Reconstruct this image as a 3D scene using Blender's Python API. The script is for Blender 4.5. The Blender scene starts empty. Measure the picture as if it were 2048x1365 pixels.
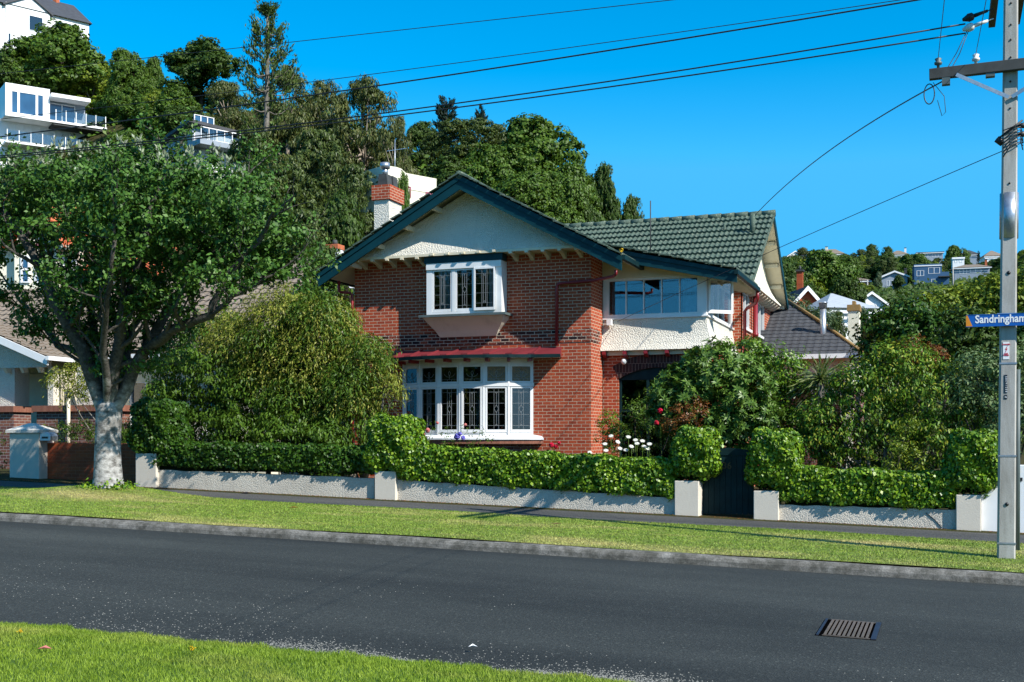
import bpy, math, random
import numpy as np
from mathutils import Vector, Matrix
R = math.radians
scene = bpy.context.scene
COL = scene.collection
rng = np.random.default_rng(7)
random.seed(7)

# ------------------------------------------------------------------ camera
FPX, TH, EYE, CX, HY = 2350.0, R(20.2), 1.8, 1024.0, 880.0
ST, CT = math.sin(TH), math.cos(TH)
cd = bpy.data.cameras.new('camera'); cam = bpy.data.objects.new('camera', cd); COL.objects.link(cam)
cam.location = (0, 0, EYE); cam.rotation_euler = (R(90), 0, TH)
cd.sensor_width = 36; cd.lens = 36 * FPX / 2048; cd.shift_y = (HY - 682.5) / 2048
cd.clip_end = 5000; cd.clip_start = .1
scene.camera = cam

def _ray(u, v):
    a = (u - CX) / FPX
    return (-ST + a * CT, CT + a * ST, (HY - v) / FPX)
def P(u, v, Y):                    # the point of the plane y = Y seen at photo position u, v
    x, y, z = _ray(u, v); d = Y / y
    return Vector((x * d, Y, EYE + z * d))
def PX(u, v, X):
    x, y, z = _ray(u, v); d = X / x
    return Vector((X, y * d, EYE + z * d))
def PD(u, v, d):
    x, y, z = _ray(u, v)
    return Vector((x * d, y * d, EYE + z * d))
def G(u, v, h=.15):                # the point of the sloping street plane raised by h
    x, y, z = _ray(u, v)
    d = (EYE - h) / (-z - .03 * x)
    return Vector((x * d, y * d, EYE + z * d))

def sstep(t): t = np.clip(t, 0, 1); return t * t * (3 - 2 * t)
def base(x): return -.03 * np.clip(x, -45, 25)
def hill(x, y):
    x = np.asarray(x, float); y = np.asarray(y, float)
    s = .66 * np.maximum(0, y - 42); s = np.where(s > 0, s * s / (s + 1.0), 0)
    cap = np.minimum(.62 * np.maximum(0, -x - 4), 29 + 17 * sstep((-x - 72) / 30))
    a = np.minimum(s, cap + 0 * s) - .12 * np.minimum(np.abs(s - cap), 0)
    near = .155 * np.maximum(0, y - 48)
    near = np.minimum(near, 47 + .02 * (y - 350))
    bump = .6 * np.sin(x * .13 + 1) * np.sin(y * .11) * sstep((y - 50) / 30)
    return np.maximum(a, near) + bump
def gz(x, y, h=.15):               # ground height
    return float(base(x) + h + hill(x, y))

# ------------------------------------------------------------------ objects
MAT = {}
def tag(o, label=None, cat=None, group=None, kind=None):
    if label: o['label'] = label
    if cat: o['category'] = cat
    if group: o['group'] = group
    if kind: o['kind'] = kind
    return o
def thing(name, label, cat, loc=(0, 0, 0), rz=0, group=None):
    o = bpy.data.objects.new(name, None); COL.objects.link(o)
    o.empty_display_size = .3
    o.location = loc; o.rotation_euler = (0, 0, rz)
    MAT[o.name] = Matrix.Translation(Vector(loc)) @ Matrix.Rotation(rz, 4, 'Z')
    return tag(o, label, cat, group)
def link(name, me, parent=None):
    o = bpy.data.objects.new(name, me); COL.objects.link(o)
    if parent is not None:
        o.parent = parent
        MAT[o.name] = MAT[parent.name]
    else:
        MAT[o.name] = Matrix.Identity(4)
    return o
def dup(root, loc, rz=0, sc=1.0, label=None, group=None):
    r = root.copy(); COL.objects.link(r); r.location = loc; r.rotation_euler = (0, 0, rz)
    r.scale = sc if isinstance(sc, (tuple, list)) else (sc, sc, sc)
    if label: r['label'] = label
    if group: r['group'] = group
    for ch in root.children:
        c = ch.copy(); COL.objects.link(c); c.parent = r
        for gch in ch.children:
            d = gch.copy(); COL.objects.link(d); d.parent = c
    return r

def mesh_np(name, V, quads=None, tris=None, smooth=False):
    me = bpy.data.meshes.new(name)
    V = np.asarray(V, np.float32).reshape(-1, 3)
    loops, starts, tot = [], [], 0
    if quads is not None and len(quads):
        q = np.asarray(quads, np.int32).reshape(-1, 4)
        loops.append(q.ravel()); starts.append(np.arange(len(q)) * 4); tot = q.size
    if tris is not None and len(tris):
        t = np.asarray(tris, np.int32).reshape(-1, 3)
        loops.append(t.ravel()); starts.append(np.arange(len(t)) * 3 + tot)
    L = np.concatenate(loops).astype(np.int32); S = np.concatenate(starts).astype(np.int32)
    me.vertices.add(len(V)); me.vertices.foreach_set('co', V.ravel())
    me.loops.add(len(L)); me.loops.foreach_set('vertex_index', L)
    me.polygons.add(len(S)); me.polygons.foreach_set('loop_start', S)
    if smooth: me.polygons.foreach_set('use_smooth', np.ones(len(S), bool))
    me.update(calc_edges=True)
    return me

class LF:
    """local frame of an upright panel: s runs from p0 to p1, n points to its right-hand side (outwards), z is up"""
    def __init__(s, p0, p1):
        s.p = Vector((p0[0], p0[1], 0)); d = Vector((p1[0] - p0[0], p1[1] - p0[1], 0))
        s.L = d.length; s.d = d / s.L; s.n = Vector((s.d.y, -s.d.x, 0))
    def __call__(s, a, n, z): return s.p + s.d * a + s.n * n + Vector((0, 0, z))

class MB:
    def __init__(s): s.v = []; s.f = []; s.mi = []; s.sm = []
    def add(s, vs, fs, mi=0, sm=False):
        b = len(s.v); s.v += [tuple(v) for v in vs]
        for f in fs: s.f.append([i + b for i in f]); s.mi.append(mi); s.sm.append(sm)
        return s
    def hexa(s, c, mi=0):           # 8 corners: 0-3 low ring, 4-7 high ring
        return s.add(c, [(3, 2, 1, 0), (4, 5, 6, 7), (0, 1, 5, 4), (1, 2, 6, 5), (2, 3, 7, 6), (3, 0, 4, 7)], mi)
    def box(s, x0, x1, y0, y1, z0, z1, mi=0):
        return s.hexa([(x0, y0, z0), (x1, y0, z0), (x1, y1, z0), (x0, y1, z0), (x0, y0, z1), (x1, y0, z1), (x1, y1, z1), (x0, y1, z1)], mi)
    def lbox(s, L, a0, a1, n0, n1, z0, z1, mi=0):   # n1 is the outer side
        return s.hexa([L(a0, n1, z0), L(a1, n1, z0), L(a1, n0, z0), L(a0, n0, z0), L(a0, n1, z1), L(a1, n1, z1), L(a1, n0, z1), L(a0, n0, z1)], mi)
    def beam(s, p, q, w, h, up=(0, 0, 1), mi=0):
        p, q = Vector(p), Vector(q); d = (q - p).normalized(); u = Vector(up)
        r = d.cross(u).normalized() * (w / 2); t = r.cross(d).normalized() * (h / 2)
        c = [p - r - t, p + r - t, q + r - t, q - r - t, p - r + t, p + r + t, q + r + t, q - r + t]
        return s.hexa(c, mi)
    def tube(s, pts, rad, n=8, mi=0, cap=True):
        pts = [Vector(p) for p in pts]; k = len(pts)
        rad = [rad] * k if not isinstance(rad, (list, tuple)) else rad
        vs, fs = [], []; ref = None
        for i, p in enumerate(pts):
            d = (pts[min(i + 1, k - 1)] - pts[max(i - 1, 0)])
            d = d.normalized() if d.length > 1e-9 else Vector((0, 0, 1))
            if ref is None:
                ref = Vector((1, 0, 0)) if abs(d.x) < .9 else Vector((0, 1, 0))
            a = (ref - d * ref.dot(d))
            a = a.normalized() if a.length > 1e-6 else d.orthogonal().normalized()
            ref = a; b = d.cross(a)
            for j in range(n):
                t = 2 * math.pi * j / n
                vs.append(p + (a * math.cos(t) + b * math.sin(t)) * rad[i])
        for i in range(k - 1):
            for j in range(n):
                j2 = (j + 1) % n
                fs.append((i * n + j, i * n + j2, i * n + n + j2, i * n + n + j))
        if cap:
            fs.append(tuple(reversed(range(n)))); fs.append(tuple(range((k - 1) * n, k * n)))
        return s.add(vs, fs, mi, True)
    def prism(s, poly, y0, y1, mi=0, axis='y'):      # polygon (x,z) swept along y, or (y,z) along x, or (x,y) along z
        f = {'y': lambda p, t: (p[0], t, p[1]), 'x': lambda p, t: (t, p[0], p[1]), 'z': lambda p, t: (p[0], p[1], t)}[axis]
        n = len(poly); vs = [f(p, y0) for p in poly] + [f(p, y1) for p in poly]
        fs = [tuple(range(n)), tuple(reversed(range(n, 2 * n)))] + [(i + n, (i + 1) % n + n, (i + 1) % n, i) for i in range(n)]
        return s.add(vs, fs, mi)
    def lprism(s, L, poly, n0, n1, mi=0):            # polygon (s,z) in frame L
        k = len(poly); vs = [L(p[0], n1, p[1]) for p in poly] + [L(p[0], n0, p[1]) for p in poly]
        fs = [tuple(range(k)), tuple(reversed(range(k, 2 * k)))] + [(i + k, (i + 1) % k + k, (i + 1) % k, i) for i in range(k)]
        return s.add(vs, fs, mi)
    def panel(s, L, s0, s1, z0, z1, n0, n1, holes=(), mi=0):   # wall with openings
        xs = sorted({s0, s1} | {h[0] for h in holes} | {h[1] for h in holes})
        zs = sorted({z0, z1} | {h[2] for h in holes} | {h[3] for h in holes})
        xs = [x for x in xs if s0 <= x <= s1]; zs = [z for z in zs if z0 <= z <= z1]
        def solid(i, j):
            if i < 0 or j < 0 or i >= len(xs) - 1 or j >= len(zs) - 1: return False
            cx, cz = (xs[i] + xs[i + 1]) / 2, (zs[j] + zs[j + 1]) / 2
            return not any(h[0] < cx < h[1] and h[2] < cz < h[3] for h in holes)
        for i in range(len(xs) - 1):
            for j in range(len(zs) - 1):
                if not solid(i, j): continue
                a, b, c, d = xs[i], xs[i + 1], zs[j], zs[j + 1]
                s.add([L(a, n1, c), L(b, n1, c), L(b, n1, d), L(a, n1, d)], [(0, 1, 2, 3)], mi)
                s.add([L(a, n0, c), L(b, n0, c), L(b, n0, d), L(a, n0, d)], [(3, 2, 1, 0)], mi)
                if not solid(i - 1, j): s.add([L(a, n0, c), L(a, n1, c), L(a, n1, d), L(a, n0, d)], [(0, 1, 2, 3)], mi)
                if not solid(i + 1, j): s.add([L(b, n1, c), L(b, n0, c), L(b, n0, d), L(b, n1, d)], [(0, 1, 2, 3)], mi)
                if not solid(i, j - 1): s.add([L(a, n0, c), L(b, n0, c), L(b, n1, c), L(a, n1, c)], [(0, 1, 2, 3)], mi)
                if not solid(i, j + 1): s.add([L(a, n1, d), L(b, n1, d), L(b, n0, d), L(a, n0, d)], [(0, 1, 2, 3)], mi)
        return s
    def build(s, name, mats, parent=None, bevel=0):
        V = [Vector(v) for v in s.v]
        if parent is not None:
            inv = MAT[parent.name].inverted(); V = [inv @ v for v in V]
        me = bpy.data.meshes.new(name); me.from_pydata([tuple(v) for v in V], [], s.f)
        me.polygons.foreach_set('material_index', s.mi); me.polygons.foreach_set('use_smooth', s.sm)
        for m in (mats if isinstance(mats, (list, tuple)) else [mats]): me.materials.append(m)
        me.update()
        o = link(name, me, parent)
        if bevel:
            b = o.modifiers.new('bevel', 'BEVEL'); b.width = bevel; b.segments = 2; b.limit_method = 'ANGLE'
        return o

def text_mesh(name, body, size, M4, mat, parent, depth=.002, bold=0.0, align='LEFT'):
    cu = bpy.data.curves.new(name, 'FONT'); cu.body = body; cu.size = size; cu.extrude = depth; cu.offset = bold; cu.align_x = align
    cu.resolution_u = 3
    tmp = bpy.data.objects.new(name, cu); COL.objects.link(tmp)
    bpy.context.view_layer.update()
    me = bpy.data.meshes.new_from_object(tmp.evaluated_get(bpy.context.evaluated_depsgraph_get()))
    bpy.data.objects.remove(tmp); me.name = name
    me.transform(MAT[parent.name].inverted() @ M4)
    me.materials.clear(); me.materials.append(mat)
    return link(name, me, parent)

# ------------------------------------------------------------------ materials
M = {}
class NT:
    def __init__(s, name):
        s.m = bpy.data.materials.new(name); s.m.use_nodes = True; s.t = s.m.node_tree
        s.b = s.t.nodes['Principled BSDF']; s.out = s.t.nodes['Material Output']; M[name] = s.m
        s.tc = s.t.nodes.new('ShaderNodeTexCoord')
    def n(s, typ, **kw):
        nd = s.t.nodes.new(typ)
        for k, v in kw.items():
            if k in nd.inputs.keys(): nd.inputs[k].default_value = v
            else: setattr(nd, k, v)
        return nd
    def l(s, a, b): s.t.links.new(a, b); return b
    def obj(s): return s.tc.outputs['Object']
    def map(s, scale=(1, 1, 1), rot=(0, 0, 0), src=None):
        m = s.n('ShaderNodeMapping'); m.inputs['Scale'].default_value = scale; m.inputs['Rotation'].default_value = rot
        s.l(src or s.obj(), m.inputs['Vector']); return m.outputs[0]
    def noise(s, scale, detail=4, rough=.55, vec=None):
        nd = s.n('ShaderNodeTexNoise'); nd.inputs['Scale'].default_value = scale; nd.inputs['Detail'].default_value = detail; nd.inputs['Roughness'].default_value = rough
        s.l(vec or s.obj(), nd.inputs['Vector']); return nd.outputs['Fac']
    def voro(s, scale, vec=None, out='Distance', feature='F1'):
        nd = s.n('ShaderNodeTexVoronoi'); nd.feature = feature; nd.inputs['Scale'].default_value = scale
        s.l(vec or s.obj(), nd.inputs['Vector']); return nd.outputs[out]
    def ramp(s, fac, stops):
        nd = s.n('ShaderNodeValToRGB'); e = nd.color_ramp.elements
        while len(e) < len(stops): e.new(.5)
        for el, (p, c) in zip(e, stops): el.position = p; el.color = (*c, 1) if len(c) == 3 else c
        s.l(fac, nd.inputs['Fac']); return nd.outputs['Color']
    def mix(s, fac, a, b, mode='MIX'):
        nd = s.n('ShaderNodeMix'); nd.data_type = 'RGBA'; nd.blend_type = mode
        for sock, val in ((nd.inputs[0], fac), (nd.inputs[6], a), (nd.inputs[7], b)):
            if isinstance(val, (int, float)): sock.default_value = val
            elif isinstance(val, tuple): sock.default_value = (*val, 1)
            else: s.l(val, sock)
        return nd.outputs[2]
    def math(s, op, a, b=0.0):
        nd = s.n('ShaderNodeMath'); nd.operation = op
        for sock, val in ((nd.inputs[0], a), (nd.inputs[1], b)):
            if isinstance(val, (int, float)): sock.default_value = val
            else: s.l(val, sock)
        return nd.outputs[0]
    def bump(s, h, strength=.5, dist=.02, prev=None):
        nd = s.n('ShaderNodeBump'); nd.inputs['Strength'].default_value = strength; nd.inputs['Distance'].default_value = dist
        s.l(h, nd.inputs['Height'])
        if prev is not None: s.l(prev, nd.inputs['Normal'])
        s.l(nd.outputs[0], s.b.inputs['Normal']); return nd.outputs[0]
    def set(s, col=None, rough=.6, spec=.5, metal=0):
        if col is not None:
            if isinstance(col, tuple): s.b.inputs['Base Color'].default_value = (*col, 1)
            else: s.l(col, s.b.inputs['Base Color'])
        if isinstance(rough, (int, float)): s.b.inputs['Roughness'].default_value = rough
        else: s.l(rough, s.b.inputs['Roughness'])
        s.b.inputs['Specular IOR Level'].default_value = spec; s.b.inputs['Metallic'].default_value = metal
        return s

def paint(name, col, rough=.45, var=.12, scale=3, spec=.5, dirt=None):
    t = NT(name); f = t.noise(scale, 5)
    c2 = tuple(c * (1 - var) for c in col); c3 = tuple(min(1, c * (1 + var * .5)) for c in col)
    col_ = t.ramp(f, [(.3, c2), (.7, c3)])
    if dirt:
        d = t.noise(.9, 6, .65); col_ = t.mix(t.ramp(d, [(.52, (0, 0, 0)), (.75, (.6, .6, .6))]), col_, dirt)
    t.set(col_, rough, spec); t.bump(t.noise(60, 2), .08, .004); return t.m

def brick(name, c1, c2, mortar, w=.24, h=.086, mo=.011, bumpd=.012, vary=.5, rough_h=0):
    t = NT(name)
    sep = t.n('ShaderNodeSeparateXYZ'); t.l(t.obj(), sep.inputs[0])
    cmb = t.n('ShaderNodeCombineXYZ'); t.l(t.math('ADD', sep.outputs[0], sep.outputs[1]), cmb.inputs[0]); t.l(sep.outputs[2], cmb.inputs[1])
    dist = t.n('ShaderNodeTexNoise'); dist.inputs['Scale'].default_value = 9; t.l(t.obj(), dist.inputs['Vector'])
    off = t.n('ShaderNodeVectorMath'); off.operation = 'MULTIPLY_ADD'; t.l(dist.outputs['Color'], off.inputs[0]); off.inputs[1].default_value = (.012, .012, 0); t.l(cmb.outputs[0], off.inputs[2])
    b = t.n('ShaderNodeTexBrick'); t.l(off.outputs[0], b.inputs['Vector'])
    b.inputs['Scale'].default_value = 1; b.inputs['Brick Width'].default_value = w; b.inputs['Row Height'].default_value = h
    b.inputs['Mortar Size'].default_value = mo / 2; b.inputs['Mortar Smooth'].default_value = .15; b.inputs['Bias'].default_value = 0
    b.inputs['Color1'].default_value = (*c1, 1); b.inputs['Color2'].default_value = (*c2, 1)
    n1 = t.noise(2.2, 5); n2 = t.noise(28, 4, .7)
    mcol = t.mix(t.ramp(n1, [(.35, (0, 0, 0)), (.7, (1, 1, 1))]), mortar, tuple(m * .72 for m in mortar))
    t.l(mcol, b.inputs['Mortar'])
    colr = t.mix(.55, b.outputs['Color'], t.ramp(n2, [(.25, (.45, .45, .45)), (.6, (1.0, 1.0, 1.0)), (.8, (1.2, 1.15, 1.1))]), 'MULTIPLY')
    colr = t.mix(.35, colr, t.ramp(n1, [(.3, (.62, .58, .58)), (.65, (1.1, 1.05, 1.0))]), 'MULTIPLY')
    t.set(colr, .85, .25)
    hgt = t.math('SUBTRACT', t.math('MULTIPLY', n2, .35 + rough_h), b.outputs['Fac'])
    t.bump(hgt, .8, bumpd); return t.m

def stucco(name, col, peb=34, strength=.9, dist=.012, var=.1):
    t = NT(name); v = t.voro(peb); n = t.noise(peb * 1.6, 3); big = t.noise(1.3, 6, .6)
    streak = t.noise(1, 5, .6, t.map((3.2, 3.2, .35)))
    c2 = tuple(c * (1 - var) for c in col)
    col_ = t.mix(t.ramp(big, [(.35, (0, 0, 0)), (.7, (1, 1, 1))]), col, c2)
    col_ = t.mix(t.ramp(streak, [(.55, (0, 0, 0)), (.8, (.55, .55, .55))]), col_, tuple(c * .68 for c in col))
    t.set(col_, .85, .2); t.bump(t.math('ADD', t.math('MULTIPLY', v, -1.3), n), strength, dist); return t.m

def tile_mat(name, col, col2, lichen):
    t = NT(name); n = t.noise(1.4, 6, .65); f = t.noise(18, 5, .7); s = t.voro(4.5, out='Color')
    c = t.mix(n, col, col2)
    c = t.mix(.5, c, t.ramp(s, [(0, (.7, .7, .7)), (1, (1.15, 1.15, 1.15))]), 'MULTIPLY')
    c = t.mix(t.ramp(f, [(.55, (0, 0, 0)), (.72, (.75, .75, .75))]), c, lichen)
    t.set(c, .75, .35); t.bump(f, .35, .01); return t.m

def leaf(name, cols, rough=.42, spec=.5, trans=.25, tint=None):
    t = NT(name)
    g = t.n('ShaderNodeNewGeometry')
    c = t.ramp(g.outputs['Random Per Island'], [(i / (len(cols) - 1), k) for i, k in enumerate(cols)])
    n = t.noise(.8, 3); c = t.mix(.45, c, t.ramp(n, [(.3, (.7, .74, .6)), (.7, (1.2, 1.15, 1.1))]), 'MULTIPLY')
    t.set(c, rough, spec)
    tr = t.n('ShaderNodeBsdfTranslucent'); mx = t.n('ShaderNodeMixShader'); mx.inputs[0].default_value = trans * .75
    t.l(t.mix(.55, c, tint or (.16, .24, .02)), tr.inputs['Color'])
    t.l(t.b.outputs[0], mx.inputs[1]); t.l(tr.outputs[0], mx.inputs[2]); t.l(mx.outputs[0], t.out.inputs['Surface'])
    return t.m

def bark(name, c1, c2, scale=9, stretch=(1, 1, .35), b=.02):
    t = NT(name); v = t.map(stretch); n = t.noise(scale, 6, .65, v); p = t.noise(3, 4)
    c = t.ramp(n, [(.32, c1), (.62, c2)]); c = t.mix(.4, c, t.ramp(p, [(.3, (.55, .55, .55)), (.7, (1.15, 1.15, 1.15))]), 'MULTIPLY')
    t.set(c, .9, .2); t.bump(n, .8, b); return t.m

def glass(name, tint=(.02, .03, .035), minr=.07):
    t = NT(name)
    lw = t.n('ShaderNodeFresnel'); lw.inputs['IOR'].default_value = 1.5
    gl = t.n('ShaderNodeBsdfGlossy'); gl.inputs['Roughness'].default_value = .02; gl.inputs['Color'].default_value = (.9, .95, 1, 1)
    tr = t.n('ShaderNodeBsdfTransparent'); tr.inputs['Color'].default_value = (.72, .77, .78, 1)
    wob = t.noise(2.5, 2); bp = t.n('ShaderNodeBump'); bp.inputs['Strength'].default_value = .06; bp.inputs['Distance'].default_value = .01
    t.l(wob, bp.inputs['Height']); t.l(bp.outputs[0], gl.inputs['Normal'])
    mx = t.n('ShaderNodeMixShader'); t.l(t.math('MAXIMUM', lw.outputs[0], minr), mx.inputs[0])
    t.l(tr.outputs[0], mx.inputs[1]); t.l(gl.outputs[0], mx.inputs[2]); t.l(mx.outputs[0], t.out.inputs['Surface']); return t.m

brick('red_brick', (.48, .092, .036), (.34, .058, .027), (.74, .57, .41), mo=.015)
brick('clinker_brick', (.36, .075, .036), (.010, .010, .014), (.66, .56, .45), mo=.018, bumpd=.035, rough_h=.8)
brick('arch_brick', (.07, .03, .028), (.035, .02, .02), (.30, .22, .18), w=.09, h=.24)
brick('garden_brick', (.46, .10, .034), (.36, .07, .028), (.48, .2, .11), mo=.008)
brick('pale_brick', (.26, .11, .07), (.12, .05, .05), (.5, .46, .42), mo=.014)
brick('ledge_brick', (.31, .13, .085), (.24, .09, .06), (.38, .24, .17), w=.05, h=.3, mo=.006)
stucco('roughcast', (.72, .68, .585), 30, 1.0, .016)
stucco('wall_render', (.66, .61, .52), 48, .8, .009, .2)
stucco('smooth_render', (.68, .62, .52), 60, .25, .005, .14)
stucco('cream_render', (.78, .75, .60), 60, .2, .006, .08)
stucco('cap_stone', (.68, .65, .58), 50, .5, .008, .15)
paint('white_paint', (.78, .79, .79), .4, .06, dirt=(.55, .52, .46))
paint('cream_paint', (.70, .63, .47), .5, .1)
paint('teal_paint', (.002, .036, .047), .5, .25, spec=.25)
paint('red_paint', (.25, .018, .025), .35, .25)
paint('red_iron', (.18, .024, .030), .45, .25, 1.2)
paint('dark_teal', (.003, .022, .025), .6, .4, 5, spec=.2)
paint('lead_grey', (.09, .12, .12), .5, .2)
paint('lead_came', (.24, .26, .27), .4, .1)
paint('timber_grey', (.050, .055, .055), .8, .35, 6)
paint('black_rubber', (.012, .013, .015), .5, .2)
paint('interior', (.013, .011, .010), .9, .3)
paint('curtain', (.20, .23, .28), .9, .25, 8)
paint('curtain_light', (.48, .54, .60), .9, .25, 8)
paint('curtain_blue', (.30, .48, .60), .9, .25, 8)
paint('dark_grey_roof', (.052, .056, .065), .7, .2, 2)
paint('grey_board', (.28, .33, .39), .5, .12)
paint('blue_board', (.035, .10, .20), .5, .15)
paint('bright_white', (.84, .85, .85), .4, .04)
paint('iron_roof_pale', (.42, .45, .47), .5, .12)
paint('terracotta', (.48, .13, .05), .8, .3, 5)
paint('sign_blue', (.008, .105, .42), .3, .08)
paint('sign_orange', (.72, .26, .015), .35, .08)
paint('sign_white', (.85, .86, .86), .4, .04)
paint('sign_red', (.55, .015, .04), .4, .06)
paint('plate_black', (.012, .02, .035), .4, .1)
paint('gold_number', (.07, .045, .012), .45, .2)
paint('brass', (.30, .23, .09), .35, .2)
paint('porcelain', (.75, .76, .74), .2, .06)
paint('pink_paint', (.34, .10, .14), .5, .1)
paint('green_board', (.10, .27, .24), .5, .1)
paint('sage_trim', (.40, .50, .42), .5, .1)
t = NT('galvanised'); n_ = t.noise(14, 5, .6); t.set(t.ramp(n_, [(.3, (.34, .38, .44)), (.7, (.55, .58, .62))]), .38, .5, .75)
t = NT('concrete_pole'); n_ = t.noise(6, 6, .65, t.map((1, 1, .18))); f_ = t.noise(90, 3)
c_ = t.ramp(n_, [(.3, (.28, .265, .235)), (.55, (.43, .42, .39)), (.75, (.48, .47, .45))]); c_ = t.mix(.3, c_, t.ramp(f_, [(.3, (.6, .6, .6)), (.7, (1.2, 1.2, 1.2))]), 'MULTIPLY')
t.set(c_, .85, .25); t.bump(f_, .5, .004)
tile_mat('green_tile', (.044, .080, .060), (.080, .120, .090), (.52, .50, .38))
tile_mat('brown_tile', (.185, .145, .110), (.235, .19, .145), (.30, .27, .2))
tile_mat('slate_tile', (.048, .052, .060), (.070, .072, .080), (.12, .11, .08))
tile_mat('orange_tile', (.50, .12, .045), (.62, .17, .07), (.3, .16, .1))
tile_mat('lichen_ridge', (.34, .19, .04), (.20, .14, .07), (.2, .2, .15))
glass('window_glass')
glass('balcony_glass', minr=.13)
t = NT('dark_glass'); t.set((.012, .028, .05), .06, .9); t.b.inputs['Coat Weight'].default_value = .6; t.b.inputs['Coat Roughness'].default_value = .03
t = NT('blue_glass'); t.set(t.ramp(t.noise(.5, 2), [(.35, (.018, .06, .13)), (.65, (.03, .10, .20))]), .06, .9); t.b.inputs['Coat Weight'].default_value = .7; t.b.inputs['Coat Roughness'].default_value = .03
t = NT('amber_glass'); v_ = t.voro(38, out='Distance'); t.set(t.ramp(v_, [(.1, (.42, .22, .03)), (.5, (.12, .08, .03))]), .15, .8); t.bump(v_, .9, .01)
# leaves
leaf('leaf_street', [(.024, .072, .010), (.044, .118, .015), (.070, .165, .022), (.11, .215, .042)], .5, .3, .24)
leaf('leaf_silver', [(.20, .25, .16), (.28, .33, .23), (.38, .42, .33)], .6, .2, .15)
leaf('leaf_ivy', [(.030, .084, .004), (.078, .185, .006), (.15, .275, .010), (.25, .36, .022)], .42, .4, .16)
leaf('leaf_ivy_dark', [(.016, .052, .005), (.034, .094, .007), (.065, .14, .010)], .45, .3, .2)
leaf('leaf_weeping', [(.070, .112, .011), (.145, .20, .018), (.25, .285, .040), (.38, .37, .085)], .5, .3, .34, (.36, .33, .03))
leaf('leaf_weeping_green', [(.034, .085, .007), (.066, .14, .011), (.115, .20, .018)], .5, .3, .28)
leaf('leaf_rhodo', [(.042, .102, .012), (.086, .175, .022), (.155, .255, .045)], .42, .4, .18)
leaf('leaf_camellia', [(.034, .088, .006), (.085, .18, .010), (.18, .29, .018)], .38, .42, .22)
leaf('leaf_mixed', [(.032, .088, .006), (.080, .18, .010), (.15, .27, .018), (.30, .29, .03)], .48, .32, .26)
leaf('leaf_greygreen', [(.075, .14, .042), (.13, .205, .072), (.20, .27, .13)], .52, .3, .24)
leaf('leaf_russet', [(.10, .035, .012), (.20, .06, .015), (.30, .11, .02), (.09, .11, .02)], .45, .4, .25, (.3, .1, .01))
leaf('leaf_dark', [(.023, .052, .006), (.040, .080, .009), (.066, .115, .014)], .55, .25, .18)
leaf('leaf_mid', [(.036, .082, .007), (.064, .128, .010), (.105, .175, .017)], .52, .28, .22)
leaf('leaf_lime', [(.075, .13, .008), (.14, .20, .011), (.24, .29, .022)], .52, .3, .26)
leaf('leaf_blue', [(.006, .022, .016), (.011, .032, .022), (.019, .044, .030)], .5, .35, .1)
leaf('leaf_gum', [(.046, .070, .018), (.075, .105, .026), (.115, .14, .036), (.15, .145, .042)], .5, .35, .2)
leaf('leaf_pine', [(.036, .064, .012), (.062, .098, .016), (.10, .135, .024)], .5, .35, .15)
leaf('leaf_norfolk', [(.030, .060, .010), (.052, .092, .014), (.09, .135, .022)], .5, .3, .1)
leaf('leaf_pale', [(.04, .08, .03), (.06, .105, .04), (.09, .13, .055)], .55, .35, .2)
leaf('leaf_dry', [(.16, .12, .05), (.22, .16, .07), (.12, .1, .04)], .7, .2, .2)
leaf('leaf_flax', [(.06, .11, .02), (.11, .16, .04), (.20, .22, .09)], .4, .5, .2)
leaf('petal_white', [(.75, .76, .70), (.85, .85, .8)], .6, .2, .3, (.8, .8, .75))
leaf('petal_pink', [(.62, .10, .14), (.70, .22, .20), (.75, .33, .28)], .6, .2, .3, (.6, .2, .2))
leaf('petal_crimson', [(.62, .01, .06), (.55, .02, .04)], .6, .2, .3, (.5, .02, .05))
leaf('petal_violet', [(.16, .15, .62), (.24, .20, .70)], .6, .2, .3, (.2, .2, .6))
leaf('petal_yellow', [(.75, .5, .02), (.7, .45, .02)], .6, .2, .3, (.6, .4, .02))
bark('bark_pale', (.075, .07, .062), (.42, .42, .41), 7, (1, 1, 1.6), .03)
bark('bark_limb', (.022, .019, .015), (.115, .105, .088), 6)
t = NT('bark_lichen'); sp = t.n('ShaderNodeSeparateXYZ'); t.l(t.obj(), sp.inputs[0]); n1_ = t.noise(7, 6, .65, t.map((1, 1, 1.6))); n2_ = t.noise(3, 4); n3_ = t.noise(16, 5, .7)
unshaded = t.ramp(t.math('ADD', t.math('MULTIPLY', t.math('SUBTRACT', 2.55, sp.outputs[2]), .42), t.math('MULTIPLY', t.math('SUBTRACT', n2_, .5), 1.6)), [(.0, (.05, .05, .05)), (.55, (1, 1, 1))])
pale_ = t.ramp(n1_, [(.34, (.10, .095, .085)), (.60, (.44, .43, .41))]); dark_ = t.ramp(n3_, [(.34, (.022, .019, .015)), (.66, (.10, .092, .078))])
t.set(t.mix(unshaded, dark_, pale_), .9, .2); t.bump(n1_, .8, .03)  # pale trunk bark, darkened with height: crown shade put into the colour
bark('bark_dark', (.018, .014, .010), (.06, .05, .04), 9)
bark('bark_grey', (.09, .08, .07), (.22, .20, .17), 7)
bark('bark_gum', (.16, .12, .09), (.40, .34, .27), 5)
t = NT('hedge_core'); t.set(t.ramp(t.noise(9, 4), [(.3, (.006, .010, .003)), (.7, (.016, .020, .007))]), 1, .05)
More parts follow.
